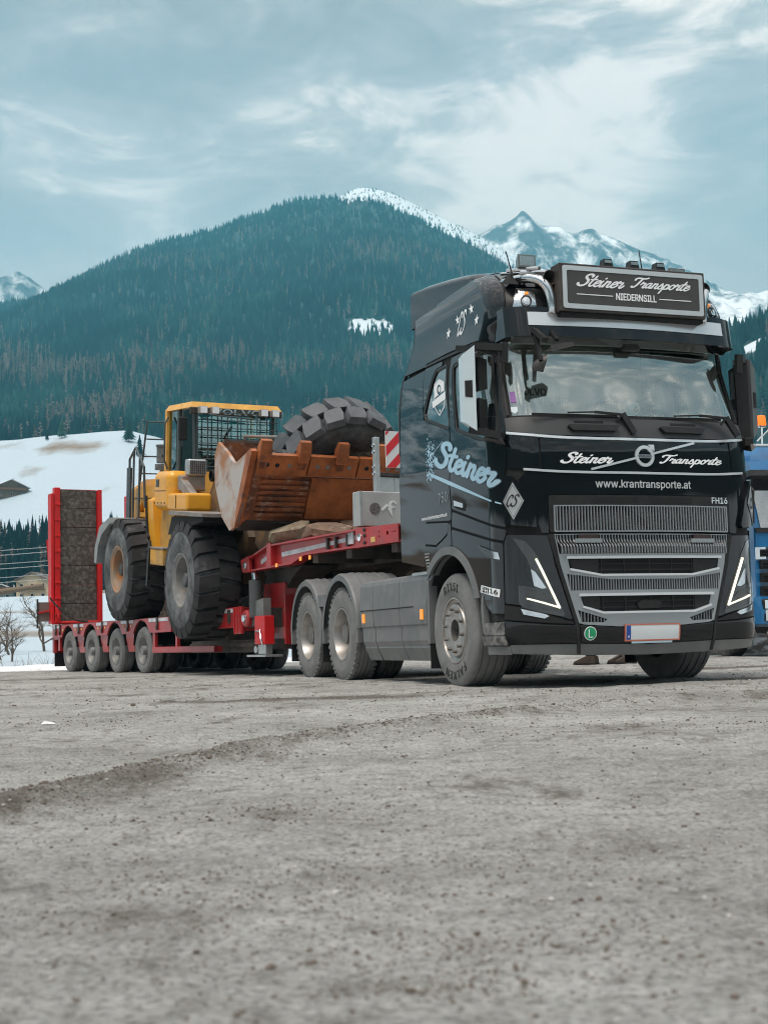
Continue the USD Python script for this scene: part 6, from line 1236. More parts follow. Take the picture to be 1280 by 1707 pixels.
# far peaks
def far_range(name, D, px, pz, depth, base, seed, rough, snow, m=PEAKM, k=1.0):
    D, depth, base, rough = D * k, depth * k, base * k, rough * k; px, pz = [q * k for q in px], [q * k for q in pz]
    pr = PchipInterpolator(px, pz); X = np.linspace(px[0], px[-1], 340); T = np.linspace(0, 1, 60)
    tt, xx = np.meshgrid(T, X, indexing='ij')
    yy = D - depth * (1 - tt); zz = base + (pr(xx) - base) * tt ** 1.05
    nn = meshkit.fbm(np.stack([xx / 190 / k + tt * 2.2, yy / 900 / k, xx * 0], -1), 5, seed); rd = 1 - abs(2 * nn - 1)
    zz = zz + (rd - .6) * rough * np.sin(np.pi * np.clip(tt, 0, 1)) ** .7 + (meshkit.fbm(np.stack([xx / 40 / k, yy / 60 / k, xx * 0], -1), 3, seed + 3) - .5) * rough * .25 * np.clip((1 - tt) * 6, .12, 1)
    yb = np.stack([np.full_like(X, D + depth * .8)]); zb = np.full((1, len(X)), base)
    xx = np.vstack([xx, xx[-1:]]); yy = np.vstack([yy, yb]); zz = np.vstack([zz, zb])
    v, f = grid_mesh(xx, yy, zz); sn = np.full(len(v), snow); return color_mesh(name, v, f, sn, m)
far_range('far_peak', 7000, [-900, -300, 100, 320, 443, 569, 617, 665, 712, 740, 761, 790, 807, 852, 900, 945, 991, 1038, 1080, 1117, 1163, 1224, 1346, 1469, 1561, 1712, 2200, 3000], [1300, 1650, 1900, 2030, 2068, 2112, 2143, 2150, 2176, 2196, 2216, 2198, 2183, 2140, 2132, 2128, 2098, 2092, 2108, 2112, 2085, 2062, 1998, 1955, 1908, 1815, 1500, 1200], 2300, 500, 3, 300, .39, k=.6)
far_range('far_ridge', 5000, [700, 1042, 1120, 1156, 1222, 1266, 1300, 1332, 1365, 1399, 1440, 1488, 1600, 1711, 2600], [1150, 1250, 1292, 1294, 1268, 1252, 1258, 1245, 1254, 1247, 1258, 1254, 1262, 1258, 1500], 1500, 500, 8, 160, .44, k=.72)
far_range('far_peak', 6000, [-5200, -3000, -2085, -1844, -1760, -1684, -1643, -1603, -1580, -1563, -1523, -1470, -1363, -900], [1900, 1700, 1610, 1640, 1632, 1654, 1668, 1686, 1670, 1664, 1628, 1590, 1490, 1000], 1800, 400, 14, 220, .40, k=.667)
# hill at the right and the valley sides behind the camera
def hill(x, y): return np.interp(x, [60, 185, 218, 233, 251, 288, 349, 500, 900], [90, 152, 184, 196, 204, 214, 229, 270, 330]) * np.clip((y - 330) / 570, 0, 1) ** .85
X_ = np.linspace(120, 900, 120); Y_ = np.r_[np.linspace(340, 900, 60), 1000, 1200]; xx, yy = np.meshgrid(X_, Y_); hz = hill(xx, np.minimum(yy, 900)) - np.clip(yy - 900, 0, None) * .3 + (meshkit.fbm(np.stack([xx / 70, yy / 70, xx * 0], -1), 3, 4) - .5) * 10 - np.clip((200 - xx) / 80, 0, 1) * 60
clr = (((xx - 232) / 10) ** 2 + ((yy - 845) / 12) ** 2 < 1) * 1.0
v, f = grid_mesh(xx, yy, hz - 3); color_mesh('hill', v, f, clr.ravel(), FOREST_FLOOR)
A_ = np.linspace(math.radians(44), math.radians(312), 220); R_ = np.geomspace(140, 1700, 40); aa, rr_ = np.meshgrid(A_, R_)
hh = (np.clip((rr_ - 160) / 1100, 0, 1.25) ** 1.2) * (300 + 300 * meshkit.fbm(np.stack([np.cos(aa) * 2.2, np.sin(aa) * 2.2, rr_ / 1800], -1), 4, 77)) - .6
v, f = grid_mesh(np.sin(aa) * rr_, np.cos(aa) * rr_, hh); color_mesh('valley_side', v, f, np.clip((hh.ravel() - 250) / 200, 0, 1) * .9 + .03 + (hh.ravel() < 25) * .6, FOREST_FLOOR)
v, f = grid_mesh(*[np.array(q) for q in ([[-220, 220], [-220, 220]], [[-170, -170], [60, 60]], [[-.62, -.62], [-.62, -.62]])]); obj('valley_floor', (v, f), mat('valley_floor', (.30, .29, .27), rough=.95, c2=(.55, .56, .57), scale=.12), kind='structure')

# ------------------------------------------------------------------ trees
NEEDLE = usdkit.material(stage, '/World/Looks/spruce_needles', {'g': ('geometry', {}), 'nz': ('noise_texture', {'scale': .011, 'detail': 3.0, 'roughness': .55}), 'nr': ('rgb_ramp', {'ramp': [(.36, (.5, .55, .6)), (.5, (1, 1, 1)), (.64, (2.6, 2.0, 1.6))]}), 'mu': ('mix_color', {'blend_type': 'multiply', 'fac': 1.0, 'use_clamp': False}), 'oi': ('object_info', {}), 'r': ('rgb_ramp', {'ramp': [(0, (.006, .030, .038)), (.5, (.010, .046, .054)), (1, (.022, .066, .070))]}), 'b': ('principled_bsdf', {'roughness': .9, 'specular_ior_level': .1})}, [('oi.random', 'r.fac'), ('g.position', 'nz.vector'), ('nz.fac', 'nr.fac'), ('r.color', 'mu.a'), ('nr.color', 'mu.b'), ('mu.result', 'b.base_color')], surface='b.BSDF')
LARCH = usdkit.material(stage, '/World/Looks/bare_larch', {'oi': ('object_info', {}), 'r': ('rgb_ramp', {'ramp': [(0, (.24, .19, .16)), (1, (.46, .40, .36))]}), 'b': ('principled_bsdf', {'roughness': .95, 'specular_ior_level': .1})}, [('oi.random', 'r.fac'), ('r.color', 'b.base_color')], surface='b.BSDF')
BARK = mat('bark', (.09, .07, .055), rough=.95, c2=(.16, .13, .10), scale=8)
def conifer(seed, n=9, tiers=7, width=.17, gap=0.0):
    """Unit-height conifer of drooping, ragged tiers."""
    g = np.random.default_rng(seed); V, F = [], []
    for t in range(tiers):
        z0 = .06 + .86 * t / tiers; r = width * (1 - t / tiers) ** .85 * (1 + .25 * (g.random() - .5)); z1 = z0 + (1.9 / tiers) * (.9 + .3 * g.random())
        b = len(V); V.append((0, 0, min(z1, 1.0)))
        m = n if t < tiers - 2 else 6
        for k in range(2 * m):
            a = math.pi * k / m + t; q = r * (1.0 if k % 2 == 0 else .45) * (.75 + .5 * g.random())
            V.append((q * math.cos(a), q * math.sin(a), z0 - .02 + (.035 if k % 2 else 0) * (1) + .02 * g.random()))
        F += [(b, b + 1 + k, b + 1 + (k + 1) % (2 * m)) for k in range(2 * m)]
    return np.array(V), np.array(F)
def larch(seed):
    g = np.random.default_rng(seed); V, F = [], []
    def fin(p, q, w):
        b = len(V); d = np.array(q, float) - p; s = np.cross(d, [0, 0, 1.0]); s = s / (np.linalg.norm(s) + 1e-6) * w if np.linalg.norm(s) > 1e-4 else np.array([w, 0, 0])
        V.extend([np.array(p) - s, np.array(p) + s, np.array(q)]); F.append((b, b + 1, b + 2)); u = np.cross(d, s); u = u / (np.linalg.norm(u) + 1e-9) * w
        b = len(V); V.extend([np.array(p) - u, np.array(p) + u, np.array(q)]); F.append((b, b + 1, b + 2))
    fin((0, 0, 0), (0, 0, 1), .016)
    for k in range(46):
        z = .25 + .72 * g.random(); a = g.random() * 6.28; r = .13 * (1.08 - z) * (.6 + .8 * g.random()) + .015
        fin((0, 0, z), (r * math.cos(a), r * math.sin(a), z + r * .35), .016)
    return np.array(V), np.array(F)
protos = UsdGeom.Scope.Define(stage, '/World/Looks/tree_kinds')
def scatter(name, kinds, pos, idx, scale, rot, label, cat):
    pi = UsdGeom.PointInstancer.Define(stage, numbered('/World/' + name)); base = str(pi.GetPath()); rel = pi.CreatePrototypesRel()
    UsdGeom.Scope.Define(stage, base + '/kinds')
    for k, (m, mt_) in enumerate(kinds):
        q = usdkit.mesh(stage, f'{base}/kinds/kind_{k:03d}', m, mt_, False); rel.AddTarget(q.GetPath())
    pi.CreateProtoIndicesAttr(Vt.IntArray.FromNumpy(np.asarray(idx, np.int32))); pi.CreatePositionsAttr(Vt.Vec3fArray.FromNumpy(np.asarray(pos, np.float32)))
    s = np.asarray(scale, np.float32); s = np.repeat(s[:, None], 3, 1) if s.ndim == 1 else s
    pi.CreateScalesAttr(Vt.Vec3fArray.FromNumpy(np.ascontiguousarray(s)))
    pi.CreateOrientationsAttr(Vt.QuathArray([Gf.Quath(math.cos(a / 2), 0, 0, math.sin(a / 2)) for a in rot]))
    return tag(pi, label, cat, None, 'stuff')
KINDS = [(conifer(s, 8, 7, w), NEEDLE) for s, w in ((1, .15), (2, .18), (3, .13), (4, .20))] + [(larch(s), LARCH) for s in (1, 2, 3)]
N = 36000
ty = 770 * np.exp(rng.random(N) ** .62 * math.log(2610 / 770)); tx = (rng.random(N) * .66 - .335) * ty
keep = (tx / ty > -.34) & (tx / ty < .20); tx, ty = tx[keep], ty[keep]; tz = land(tx, ty)
fmk = forest_mask(tx, ty, tz); sparse = rng.random(len(tx)) < .38
k = (fmk > 0) | sparse; tx, ty, tz, fmk = tx[k], ty[k], tz[k], fmk[k]
cl = meshkit.fbm(np.stack([tx / 110, tz / 55, ty / 400], -1), 3, 13); band = np.exp(-((tz / ty - .205) / .022) ** 2) + .7 * np.exp(-((tz / ty - .155) / .02) ** 2) * (tx < -200) + .6 * np.exp(-((tz / ty - .29) / .02) ** 2)
lar = rng.random(len(tx)) < np.clip((cl - .42) * 2.6, 0, .75) * (.10 + band) + .012
idx = np.where(lar, rng.integers(4, 7, len(tx)), rng.integers(0, 4, len(tx)))
sz = (13 + 11 * rng.random(len(tx))) * np.where(fmk > 0, 1, .45) * np.interp(ty, [800, 2000, 2600], [1.15, .9, .62]) * np.where(lar, 1.15, 1)
scatter('forest', KINDS, np.c_[tx, ty, tz - .5], idx, np.c_[sz * 1.15, sz * 1.15, sz], rng.random(len(tx)) * 6.28, 'dense dark blue green spruce forest with pale larches covering the mountain', 'forest')
n2 = 2600; hx = 190 + 190 * rng.random(n2); hy = 520 + 385 * rng.random(n2) ** .7; hzz = hill(hx, hy) + (meshkit.fbm(np.stack([hx / 70, hy / 70, hx * 0], -1), 3, 4) - .5) * 10 - np.clip((200 - hx) / 80, 0, 1) * 60 - 4
ok = (((hx - 232) / 10) ** 2 + ((hy - 845) / 14) ** 2 > 1); hx, hy, hzz = hx[ok], hy[ok], hzz[ok]
sz = 9 + 9 * rng.random(len(hx)); scatter('forest', KINDS, np.c_[hx, hy, hzz], np.where(rng.random(len(hx)) < .04, 5, rng.integers(0, 4, len(hx))), sz, rng.random(len(hx)) * 6.28, 'dark forest on the hill at the right behind the cab', 'forest')
n3 = 2600; by = 366 + 92 * rng.random(n3); bx_ = (-.31 + .27 * rng.random(n3)) * by; bz = land(bx_, by)
g3 = meshkit.fbm(np.stack([bx_ / 22, by / 22, bx_ * 0], -1), 2, 8) > .22; bx_, by, bz = bx_[g3], by[g3], bz[g3]
sz = 8 + 6 * rng.random(len(by)); scatter('forest', KINDS, np.c_[bx_, by, bz], np.where(rng.random(len(by)) < .1, 4, rng.integers(0, 4, len(by))), sz, rng.random(len(by)) * 6.28, 'belt of dark conifers below the snowy meadow at the left', 'forest')
def on_land(px_x, y): return (px_x, y, float(land(np.array([px_x]), np.array([y]))[0]))
def pine_tree(x, y, h, label, seed):
    p = on_land(x, y); t = thing('pine_tree', label, 'tree', p)
    obj('trunk', tube([(0, 0, -.3), (0, 0, h * .95)], [h * .018, .02], 7), BARK, t)
    v, f = conifer(seed, 11, 11, .24); obj('crown', (v * h, f), NEEDLE, t)
pine_tree(-134.5, 572, 9.0, 'lone dark pine standing in the snow on top of the meadow', 51)
pine_tree(-140.5, 571, 4.2, 'small bushy pine beside the taller lone pine on the meadow', 53)
pine_tree(-104.0, 560, 11, 'dark pine on the meadow slope seen beside the ladder of the loader', 55)
pine_tree(-97.0, 545, 9, 'second dark pine on the meadow slope, nearer the loader cab', 57)
for k, (x, y, h) in enumerate(((-136, 470, 20), (-128, 455, 13), (-107, 452, 12), (-101, 448, 15), (-97, 450, 10))): pine_tree(x, y, h, ['tall dark spruce at the left frame edge by the barn', 'spruce below the barn at the meadow foot', 'short spruce at the meadow foot, left of the red ramp', 'tallest spruce at the meadow foot against the red ramp', 'small spruce at the meadow foot partly behind the ramp'][k], 60 + k)
def bare_tree(x, y, h, label, seed, cat='tree', spread=.5, depth=5):
    p = on_land(x, y); t = thing('bare_tree' if cat == 'tree' else 'bare_shrub', label, cat, p); g = np.random.default_rng(seed); tr, br = [], []
    def grow(a, d, L, r, lv):
        pts = [a]; dd = d.copy()
        for _ in range(3): dd = dd + g.normal(0, .14, 3); dd /= np.linalg.norm(dd); pts.append(pts[-1] + dd * L / 3)
        (tr if lv < 1 else br).append(tube(pts, np.linspace(r, r * .62, 4), 5 if lv < 2 else 3))
        if lv < depth:
            for _ in range(3 if lv else 4):
                q = dd + g.normal(0, spread, 3); q[2] = abs(q[2]) * .8 + .12; q /= np.linalg.norm(q); k_ = g.integers(1, 4); grow(pts[k_], q, L * (.58 + .22 * g.random()), r * .55, lv + 1)
    grow(np.array([0, 0, -.1]), np.array([.03, 0, 1.0]), h * .42, h * .022, 0)
    obj('trunk', tr, BARK, t); obj('crown', br, BARK, t)
bare_tree(-14.9, 60, 3.1, 'bare young tree in the snow beside the rear of the trailer', 5)
bare_tree(-15.6, 57, 2.6, 'thin bare tree leaning left at the frame edge', 8)
bare_tree(-12.9, 44, 2.2, 'slender bare sapling just left of the rear marker board', 31)
bare_tree(-13.6, 50, 2.0, 'low forked bare tree in front of the wooden rail', 33)
bare_tree(-16.9, 61, 2.4, 'bare tree cut off by the left frame edge above the rail', 37)
for k in range(7): bare_tree(-13.6 - .55 * k * .8, 47 + (k * 37 % 11) * .6, 1.1 + .25 * (k % 3), ['leafless shrub at the yard edge closest to the trailer tail', 'leafless shrub second from the trailer tail, in the snow', 'taller leafless shrub in the snow between the bare trees', 'leafless shrub in the snow below the wooden rail', 'leafless shrub in the snow left of the wooden rail end', 'leafless shrub in the snow near the left frame edge', 'leafless shrub in the snow cut by the left frame edge'][k], 20 + k, 'shrub', .8, 4)
# dry grass and twigs along the yard edge
tw = []
for k in range(1100):
    x = -18 + 11 * rng.random(); y = 30.5 + 10 * rng.random() ** 1.5; z = float(prof_y(y)); a = rng.normal(0, .35, 2); h = .25 + .5 * rng.random(); tw.append(tube([(x, y, z - .05), (x + a[0] * h * .5, y + a[1] * h * .5, z + h * .6), (x + a[0] * h, y + a[1] * h, z + h)], [.008, .005, .002], 3))
obj('dry_grass', tw, mat('dry_stalks', (.17, .12, .08), rough=.95), label='dry brown stalks sticking out of the snow along the yard edge', cat='grass', kind='stuff')
# rail, houses, wires
obj('wooden_rail', tube([(-22.0, 58.6, 2.55), (-17, 58.6, 2.85), (-14.6, 58.6, 3.15)], [.13, .13, .10], 8), mat('rail_wood', (.16, .12, .085), rough=.9), label='brown wooden rail sloping across the snow behind the bare tree', cat='rail')
def house(x, y, w, d, h, rz, wall, roofm, label, nwin=3, floors=2, wood=False):
    p = on_land(x, y); t = thing('house', label, 'house', (p[0], p[1], p[2] - .4), rz)
    wl = obj('wall', prism(Polygon([(-w / 2, 0), (w / 2, 0), (w / 2, h), (0, h + w * .22), (-w / 2, h)]), 'y', 0, d), wall, t)
    rf = obj('roof', [hull([(s * (w / 2 + .8), yy_, h - .25 + dz) for yy_ in (-.9, d + .6) for dz in (0, .28)] + [(0, yy_, h + w * .22 + .03 + dz) for yy_ in (-.9, d + .6) for dz in (0, .30)]) for s in (-1, 1)], roofm, t)
    obj('chimney', bx(w * .15, w * .15 + .6, d * .5, d * .5 + .6, h + .5, h + w * .22 + 1.0), DARKMETAL, rf)
    for q in range(floors):
        for j in range(nwin):
            wx = -w / 2 + w * (j + .5) / nwin; z = .9 + 2.6 * q
            wn = obj('window', bx(wx - .45, wx + .45, -.05, .05, z, z + 1.15), WHITE, t); obj('pane', bx(wx - .38, wx + .38, -.07, -.04, z + .07, z + 1.08), GAP, wn)
    for j in range(2):
        wy = d * (j + .5) / 2; wn = obj('window', bx(w / 2 - .05, w / 2 + .05, wy - .45, wy + .45, 3.5, 4.6), WHITE, t); obj('pane', bx(w / 2 + .04, w / 2 + .07, wy - .38, wy + .38, 3.57, 4.53), GAP, wn)
    obj('balcony', [bx(-w * .42, w * .42, -.9, 0, 3.0, 3.12), bx(-w * .42, w * .42, -.92, -.86, 3.1, 3.9)], mat('balcony_wood' + str(USED.get('/World/house', 0)), (.14, .08, .045), rough=.8), t)
    return t
ROOFS = mat('snowy_roof', (.55, .57, .60), rough=.9, c2=(.75, .78, .80), scale=.6); ROOFD = mat('dark_roof', (.10, .085, .08), rough=.85, c2=(.16, .14, .13), scale=1); CREAM = mat('cream_wall', (.62, .50, .33), rough=.85, c2=(.55, .44, .30), scale=.8); WOODW = mat('dark_wood_wall', (.12, .09, .07), rough=.9, c2=(.18, .14, .11), scale=2, stretch=(1, 1, .2)); GREENW = mat('grey_green_wall', (.20, .26, .26), rough=.85)
house(-90.5, 352, 8.6, 8, 5.4, -8, CREAM, ROOFD, 'cream farmhouse with brown roof and rows of windows left of the red ramp', 3, 2)
house(-99.5, 356, 6.0, 7, 3.2, 12, GREENW, ROOFS, 'grey green house with snowy roof at the left frame edge', 2, 1)
house(-83.0, 368, 7, 6, 3.0, 20, CREAM, ROOFS, 'pale house with snowy roof half hidden by the red ramp', 2, 1)
house(-137.5, 505, 13, 9, 4.0, 35, WOODW, ROOFS, 'dark wooden barn with snowy roof on the meadow at the left frame edge', 3, 1)
for k, (x, y, h) in enumerate(((-26.5, 115, 6.5), (-78, 122, 6.6))):
    t = thing('power_pole', ['wooden power pole standing behind the red ramps', 'wooden power pole outside the frame at the left'][k], 'pole', on_land(x, y)); obj('pole', tube([(0, 0, -1), (0, 0, h)], [.17, .11], 8), BARK, t)
    for j in range(3): obj('cross_arm', bar((-1.1, 0, h - .4 - 1.15 * j), (1.1, 0, h - .4 - 1.15 * j), .12, .12), BARK, t)
zl_, zr_ = on_land(-78, 122)[2] + 6.6, on_land(-26.5, 115)[2] + 6.5
for j in range(6):
    q = np.linspace(0, 1, 16); dx = -1.0 if j % 2 else 1.0; z = (zl_ + (zr_ - zl_) * q) - .35 - 1.15 * (j // 2) - .5 * (j % 2) - .6 * 4 * q * (1 - q)
    obj('power_line', tube(np.c_[-78 + dx + 51.5 * q, 122 - 7 * q, z], .022, 4), mat('cable_%d' % j, (.34, .36, .37), rough=.5, metal=.2), label=['topmost pale overhead wire at the left edge, nearest side', 'topmost pale overhead wire at the left edge, far side', 'middle pale overhead wire at the left edge, nearest side', 'middle pale overhead wire at the left edge, far side', 'lowest pale overhead wire at the left edge, nearest side', 'lowest pale overhead wire at the left edge, far side'][j], cat='wire', group='overhead wires at the left edge')

# ================================================================== YARD
GRAVEL = usdkit.material(stage, '/World/Looks/yard_gravel', {
    'g': ('geometry', {}), 'mp': ('mapping', {'scale': (1.0, 1.0, 0.0)}), 'mps': ('mapping', {'scale': (1.0, .40, 0.0), 'rotation': (0, 0, -.22)}),
    'n1': ('noise_texture', {'scale': .8, 'detail': 8.0, 'roughness': .62}), 'n2': ('noise_texture', {'scale': 11.0, 'detail': 9.0, 'roughness': .72}), 'n3': ('noise_texture', {'scale': 2.1, 'detail': 10.0, 'roughness': .74, 'distortion': .4}),
    'v': ('voronoi_texture', {'scale': 48.0, 'feature': 'f1', 'randomness': 1.0}), 'n4': ('noise_texture', {'scale': 62.0, 'detail': 5.0, 'roughness': .6}),
    'base': ('rgb_ramp', {'ramp': [(.30, (.262, .259, .248)), (.5, (.362, .361, .350)), (.70, (.455, .456, .446))]}),
    'fine': ('rgb_ramp', {'ramp': [(.30, (.40, .39, .37)), (.46, (.90, .90, .89)), (.56, (1.0, 1.0, 1.0)), (.70, (1.28, 1.28, 1.27))]}), 'grit': ('rgb_ramp', {'ramp': [(.34, (.45, .44, .42)), (.47, (.95, .95, .95)), (.66, (1.25, 1.25, 1.25))]}), 'mul2': ('mix_color', {'blend_type': 'multiply', 'fac': 1.0, 'use_clamp': False}),
    'mul': ('mix_color', {'blend_type': 'multiply', 'fac': 1.0, 'use_clamp': False}),
    'dirt': ('rgb_ramp', {'ramp': [(.545, (0, 0, 0)), (.64, (.75, .75, .75)), (.72, (1, 1, 1))]}), 'd': ('mix_color', {'b': (.115, .100, .088)}),
    'pale': ('rgb_ramp', {'ramp': [(.62, (0, 0, 0)), (.74, (.55, .55, .55))]}), 'p': ('mix_color', {'b': (.46, .465, .46)}),
    'at': ('attribute', {'attribute': 'mud'}), 'mm': ('math', {'math_type': 'multiply_add', 'value2': 1.25}), 'mn': ('math', {'math_type': 'add'}), 'mn3': ('math', {'math_type': 'multiply_add', 'value2': 1.1, 'value3': -.55}), 'mo': ('math', {'math_type': 'subtract', 'value2': .62}), 'mr': ('map_range', {'from_min': .28, 'from_max': .50, 'to_min': 0.0, 'to_max': .85, 'clamp': True}), 'mud': ('mix_color', {'b': (.098, .082, .068)}),
    'peb': ('map_range', {'from_min': 0.0, 'from_max': .55, 'to_min': 1.0, 'to_max': 0.0, 'clamp': True}),
    'hs': ('math', {'math_type': 'multiply_add', 'value2': .45}), 'bu': ('bump', {'strength': 1.0, 'distance': .028}),
    'b': ('principled_bsdf', {'roughness': .93, 'specular_ior_level': .2})},
    [('g.position', 'mp.vector'), ('mp.vector', 'n1.vector'), ('mp.vector', 'n2.vector'), ('g.position', 'mps.vector'), ('mps.vector', 'n3.vector'), ('mp.vector', 'v.vector'), ('mp.vector', 'n4.vector'), ('n1.fac', 'base.fac'), ('n2.fac', 'fine.fac'), ('base.color', 'mul.a'), ('fine.color', 'mul.b'), ('mul.result', 'mul2.a'), ('n4.fac', 'grit.fac'), ('grit.color', 'mul2.b'),
     ('mul2.result', 'd.a'), ('n3.fac', 'dirt.fac'), ('dirt.color', 'd.fac'), ('d.result', 'p.a'), ('n2.fac', 'pale.fac'), ('pale.color', 'p.fac'), ('n4.fac', 'mm.value1'), ('at.fac', 'mn.value1'), ('n3.fac', 'mn3.value1'), ('mn3.value', 'mn.value2'), ('mn.value', 'mm.value3'), ('mm.value', 'mo.value1'), ('mo.value', 'mr.value'), ('mr.result', 'mud.fac'), ('p.result', 'mud.a'), ('mud.result', 'b.base_color'),
     ('v.distance', 'peb.value'), ('peb.result', 'hs.value1'), ('n2.fac', 'hs.value3'), ('hs.value', 'bu.height'), ('bu.normal', 'b.normal')], surface='b.BSDF')
TRK = np.array([(-2.6, 1.2), (-1.75, 2.6), (-1.12, 3.93), (-.82, 5.0), (-.45, 6.07), (.1, 7.0), (.73, 7.97), (1.9, 9.2), (3.6, 10.2)])
TRKD = np.stack([PchipInterpolator(np.arange(len(TRK)), TRK[:, k])(np.linspace(0, len(TRK) - 1, 160)) for k in (0, 1)], 1)
from scipy.spatial import cKDTree
_trk = cKDTree(TRKD)
def yard_h(x, y):
    p2 = np.stack([x, y], -1); d, k = _trk.query(p2.reshape(-1, 2)); d = d.reshape(x.shape)
    fade = np.clip((np.minimum(np.minimum(y + 3.5, 31 - y), 16 - abs(x)) / 3), 0, 1)
    h = (meshkit.fbm(np.stack([x / 1.7, y / 1.7, x * 0], -1), 3, 3) - .5) * .035 + (meshkit.fbm(np.stack([x / .22, y / .22, x * 0], -1), 3, 6) - .5) * .018
    rut = .030 * np.exp(-(d / .13) ** 2) * (.3 + 1.2 * meshkit.fbm(np.stack([x / .11, y / .11, x * 0], -1), 3, 12)) - .014 * np.exp(-((d - .42) / .22) ** 2)
    ridges = .012 * np.sin((y * .95 - x * .31) * 9 + 2.5 * meshkit.fbm(np.stack([x / 1.2, y / 1.2, x * 0], -1), 2, 15)) * np.clip((y - 7) / 5, 0, 1) * meshkit.fbm(np.stack([x / 1.5, y / .8, x * 0], -1), 2, 17)
    return (h + rut + ridges) * fade + .004
Yg = np.r_[np.linspace(-3.5, .6, 12)[:-1], np.geomspace(.6, 31.0, 400)]; Tg = np.linspace(-1, 1, 420)
yy, tt = np.meshgrid(Yg, Tg, indexing='ij'); wid = np.clip(.9 + abs(yy) * .42, 2.0, 14.5); xx = tt * wid
v, f = grid_mesh(xx, yy, yard_h(xx, yy)); yard = usdkit.mesh(stage, numbered('/World/ground'), trimesh.Trimesh(v, f, process=False), GRAVEL, True); tag(yard, kind='structure')
PATCH = [(.12, 1.95, .12, .10), (-.05, 2.6, .25, .2), (.05, 1.75, .06, .04), (-.45, 2.3, .22, .15), (.06, 1.33, .06, .03), (-.30, 3.6, .16, .12), (1.2, 6.5, .7, .22), (-2.2, 8.2, .7, .25), (2.6, 9.2, 1.2, .3), (-3.5, 15, 2.4, .6), (.5, 10.8, 3.0, .45), (4.2, 17, 2.0, 1.2), (3.7, 12.4, 1.0, .9), (-5, 20, 3, .8), (-2, 12.5, 2.4, .35), (-.9, 1.6, .12, .05), (.55, 2.9, .2, .12), (-1.3, 5.9, .5, .2)]
d_, _k = _trk.query(np.stack([xx, yy], -1).reshape(-1, 2)); kf_ = np.interp(yy.ravel(), [4.5, 6.6, 9], [1, .55, .35]) * (.55 + .9 * meshkit.fbm(np.stack([xx.ravel() / .5, yy.ravel() / .5, xx.ravel() * 0], -1), 4, 61)); mud_v = (.36 * np.exp(-(d_ / .17) ** 2) + .20 * np.exp(-(d_ / .5) ** 2)) * kf_
for cx, cy, sx, sy in PATCH: mud_v = np.maximum(mud_v, .33 * np.exp(-((xx.ravel() - cx) / sx) ** 2 - ((yy.ravel() - cy) / sy) ** 2))
mud_v += .30 * np.clip(np.sin(yy.ravel() * 1.7 - xx.ravel() * .75 + 3 * meshkit.fbm(np.stack([xx.ravel() / 2.5, yy.ravel() / 2.5, xx.ravel() * 0], -1), 3, 41)), 0, 1) ** 6 * np.clip((yy.ravel() - 6) / 5, 0, 1)
UsdGeom.PrimvarsAPI(yard).CreatePrimvar('mud', Sdf.ValueTypeNames.FloatArray, 'vertex').Set(Vt.FloatArray.FromNumpy(mud_v.astype(np.float32)))
lot = Polygon([(-45, -70), (90, -70), (90, 75), (2, 75), (-2, 34), (-6, 29.6), (-18, 28.8), (-45, 27.5)])
inner = Polygon([(-wid[0, 0], -3.5)] + [(-float(np.clip(.9 + abs(y) * .42, 2.0, 14.5)), y) for y in Yg] + [(float(np.clip(.9 + abs(y) * .42, 2.0, 14.5)), y) for y in Yg[::-1]] + [(wid[0, 0], -3.5)])
obj('yard', prism(lot.difference(inner.buffer(0).buffer(-.08)), 'z', -.30, .001), GRAVEL, kind='structure')
# snow along the edge of the yard and at the right
def bank(name, pts, w, h, seed, lab, cat, m):
    pts = np.array(pts, float); n_ = 60; t = np.linspace(0, len(pts) - 1, n_); c = np.stack([np.interp(t, range(len(pts)), pts[:, k]) for k in (0, 1)], 1); d = np.gradient(c, axis=0); d /= np.linalg.norm(d, axis=1, keepdims=True); nrm_ = np.stack([-d[:, 1], d[:, 0]], 1)
    s = np.linspace(-1, 1, 13); P_ = c[:, None] + nrm_[:, None] * (s * w)[None, :, None]; q = np.stack([P_[..., 0], P_[..., 1], P_[..., 0] * 0], -1)
    z = h * (1 - s[None] ** 2) * (.35 + 1.1 * meshkit.fbm(q / .9, 4, seed)) * np.clip(np.minimum(np.arange(n_), np.arange(n_)[::-1])[:, None] / 4, 0, 1) - .03
    v, f = grid_mesh(P_[..., 0], P_[..., 1], z); return obj(name, trimesh.Trimesh(v, f, process=False), m, smooth=True, label=lab, cat=cat)
SNOWM = mat('old_snow', (.74, .77, .80), rough=.9, c2=(.55, .56, .56), scale=3, lo=.45, hi=.7)
bank('snow_bank', [(-20, 28.6), (-12, 28.9), (-6, 29.4), (-2.5, 32), (0, 40)], .5, .16, 4, 'low white bank of old snow along the yard edge behind the trailer', 'snow bank', SNOWM)
bank('snow_heap', [(6.9, 27.5), (8.2, 27.2), (10, 27.8), (13, 28.6)], .8, .50, 9, 'dirty heap of snow and gravel beside the blue truck', 'snow heap', mat('dirty_snow', (.70, .72, .74), rough=.95, c2=(.16, .14, .125), scale=2.6, detail=9, lo=.44, hi=.56))
bank('earth_bank', [(6.4, 31), (9, 30.4), (13, 31.5)], 1.2, .9, 19, 'grey brown earth bank behind the snow heap at the right edge', 'earth bank', mat('earth', (.20, .16, .13), rough=.95, c2=(.33, .30, .27), scale=3))
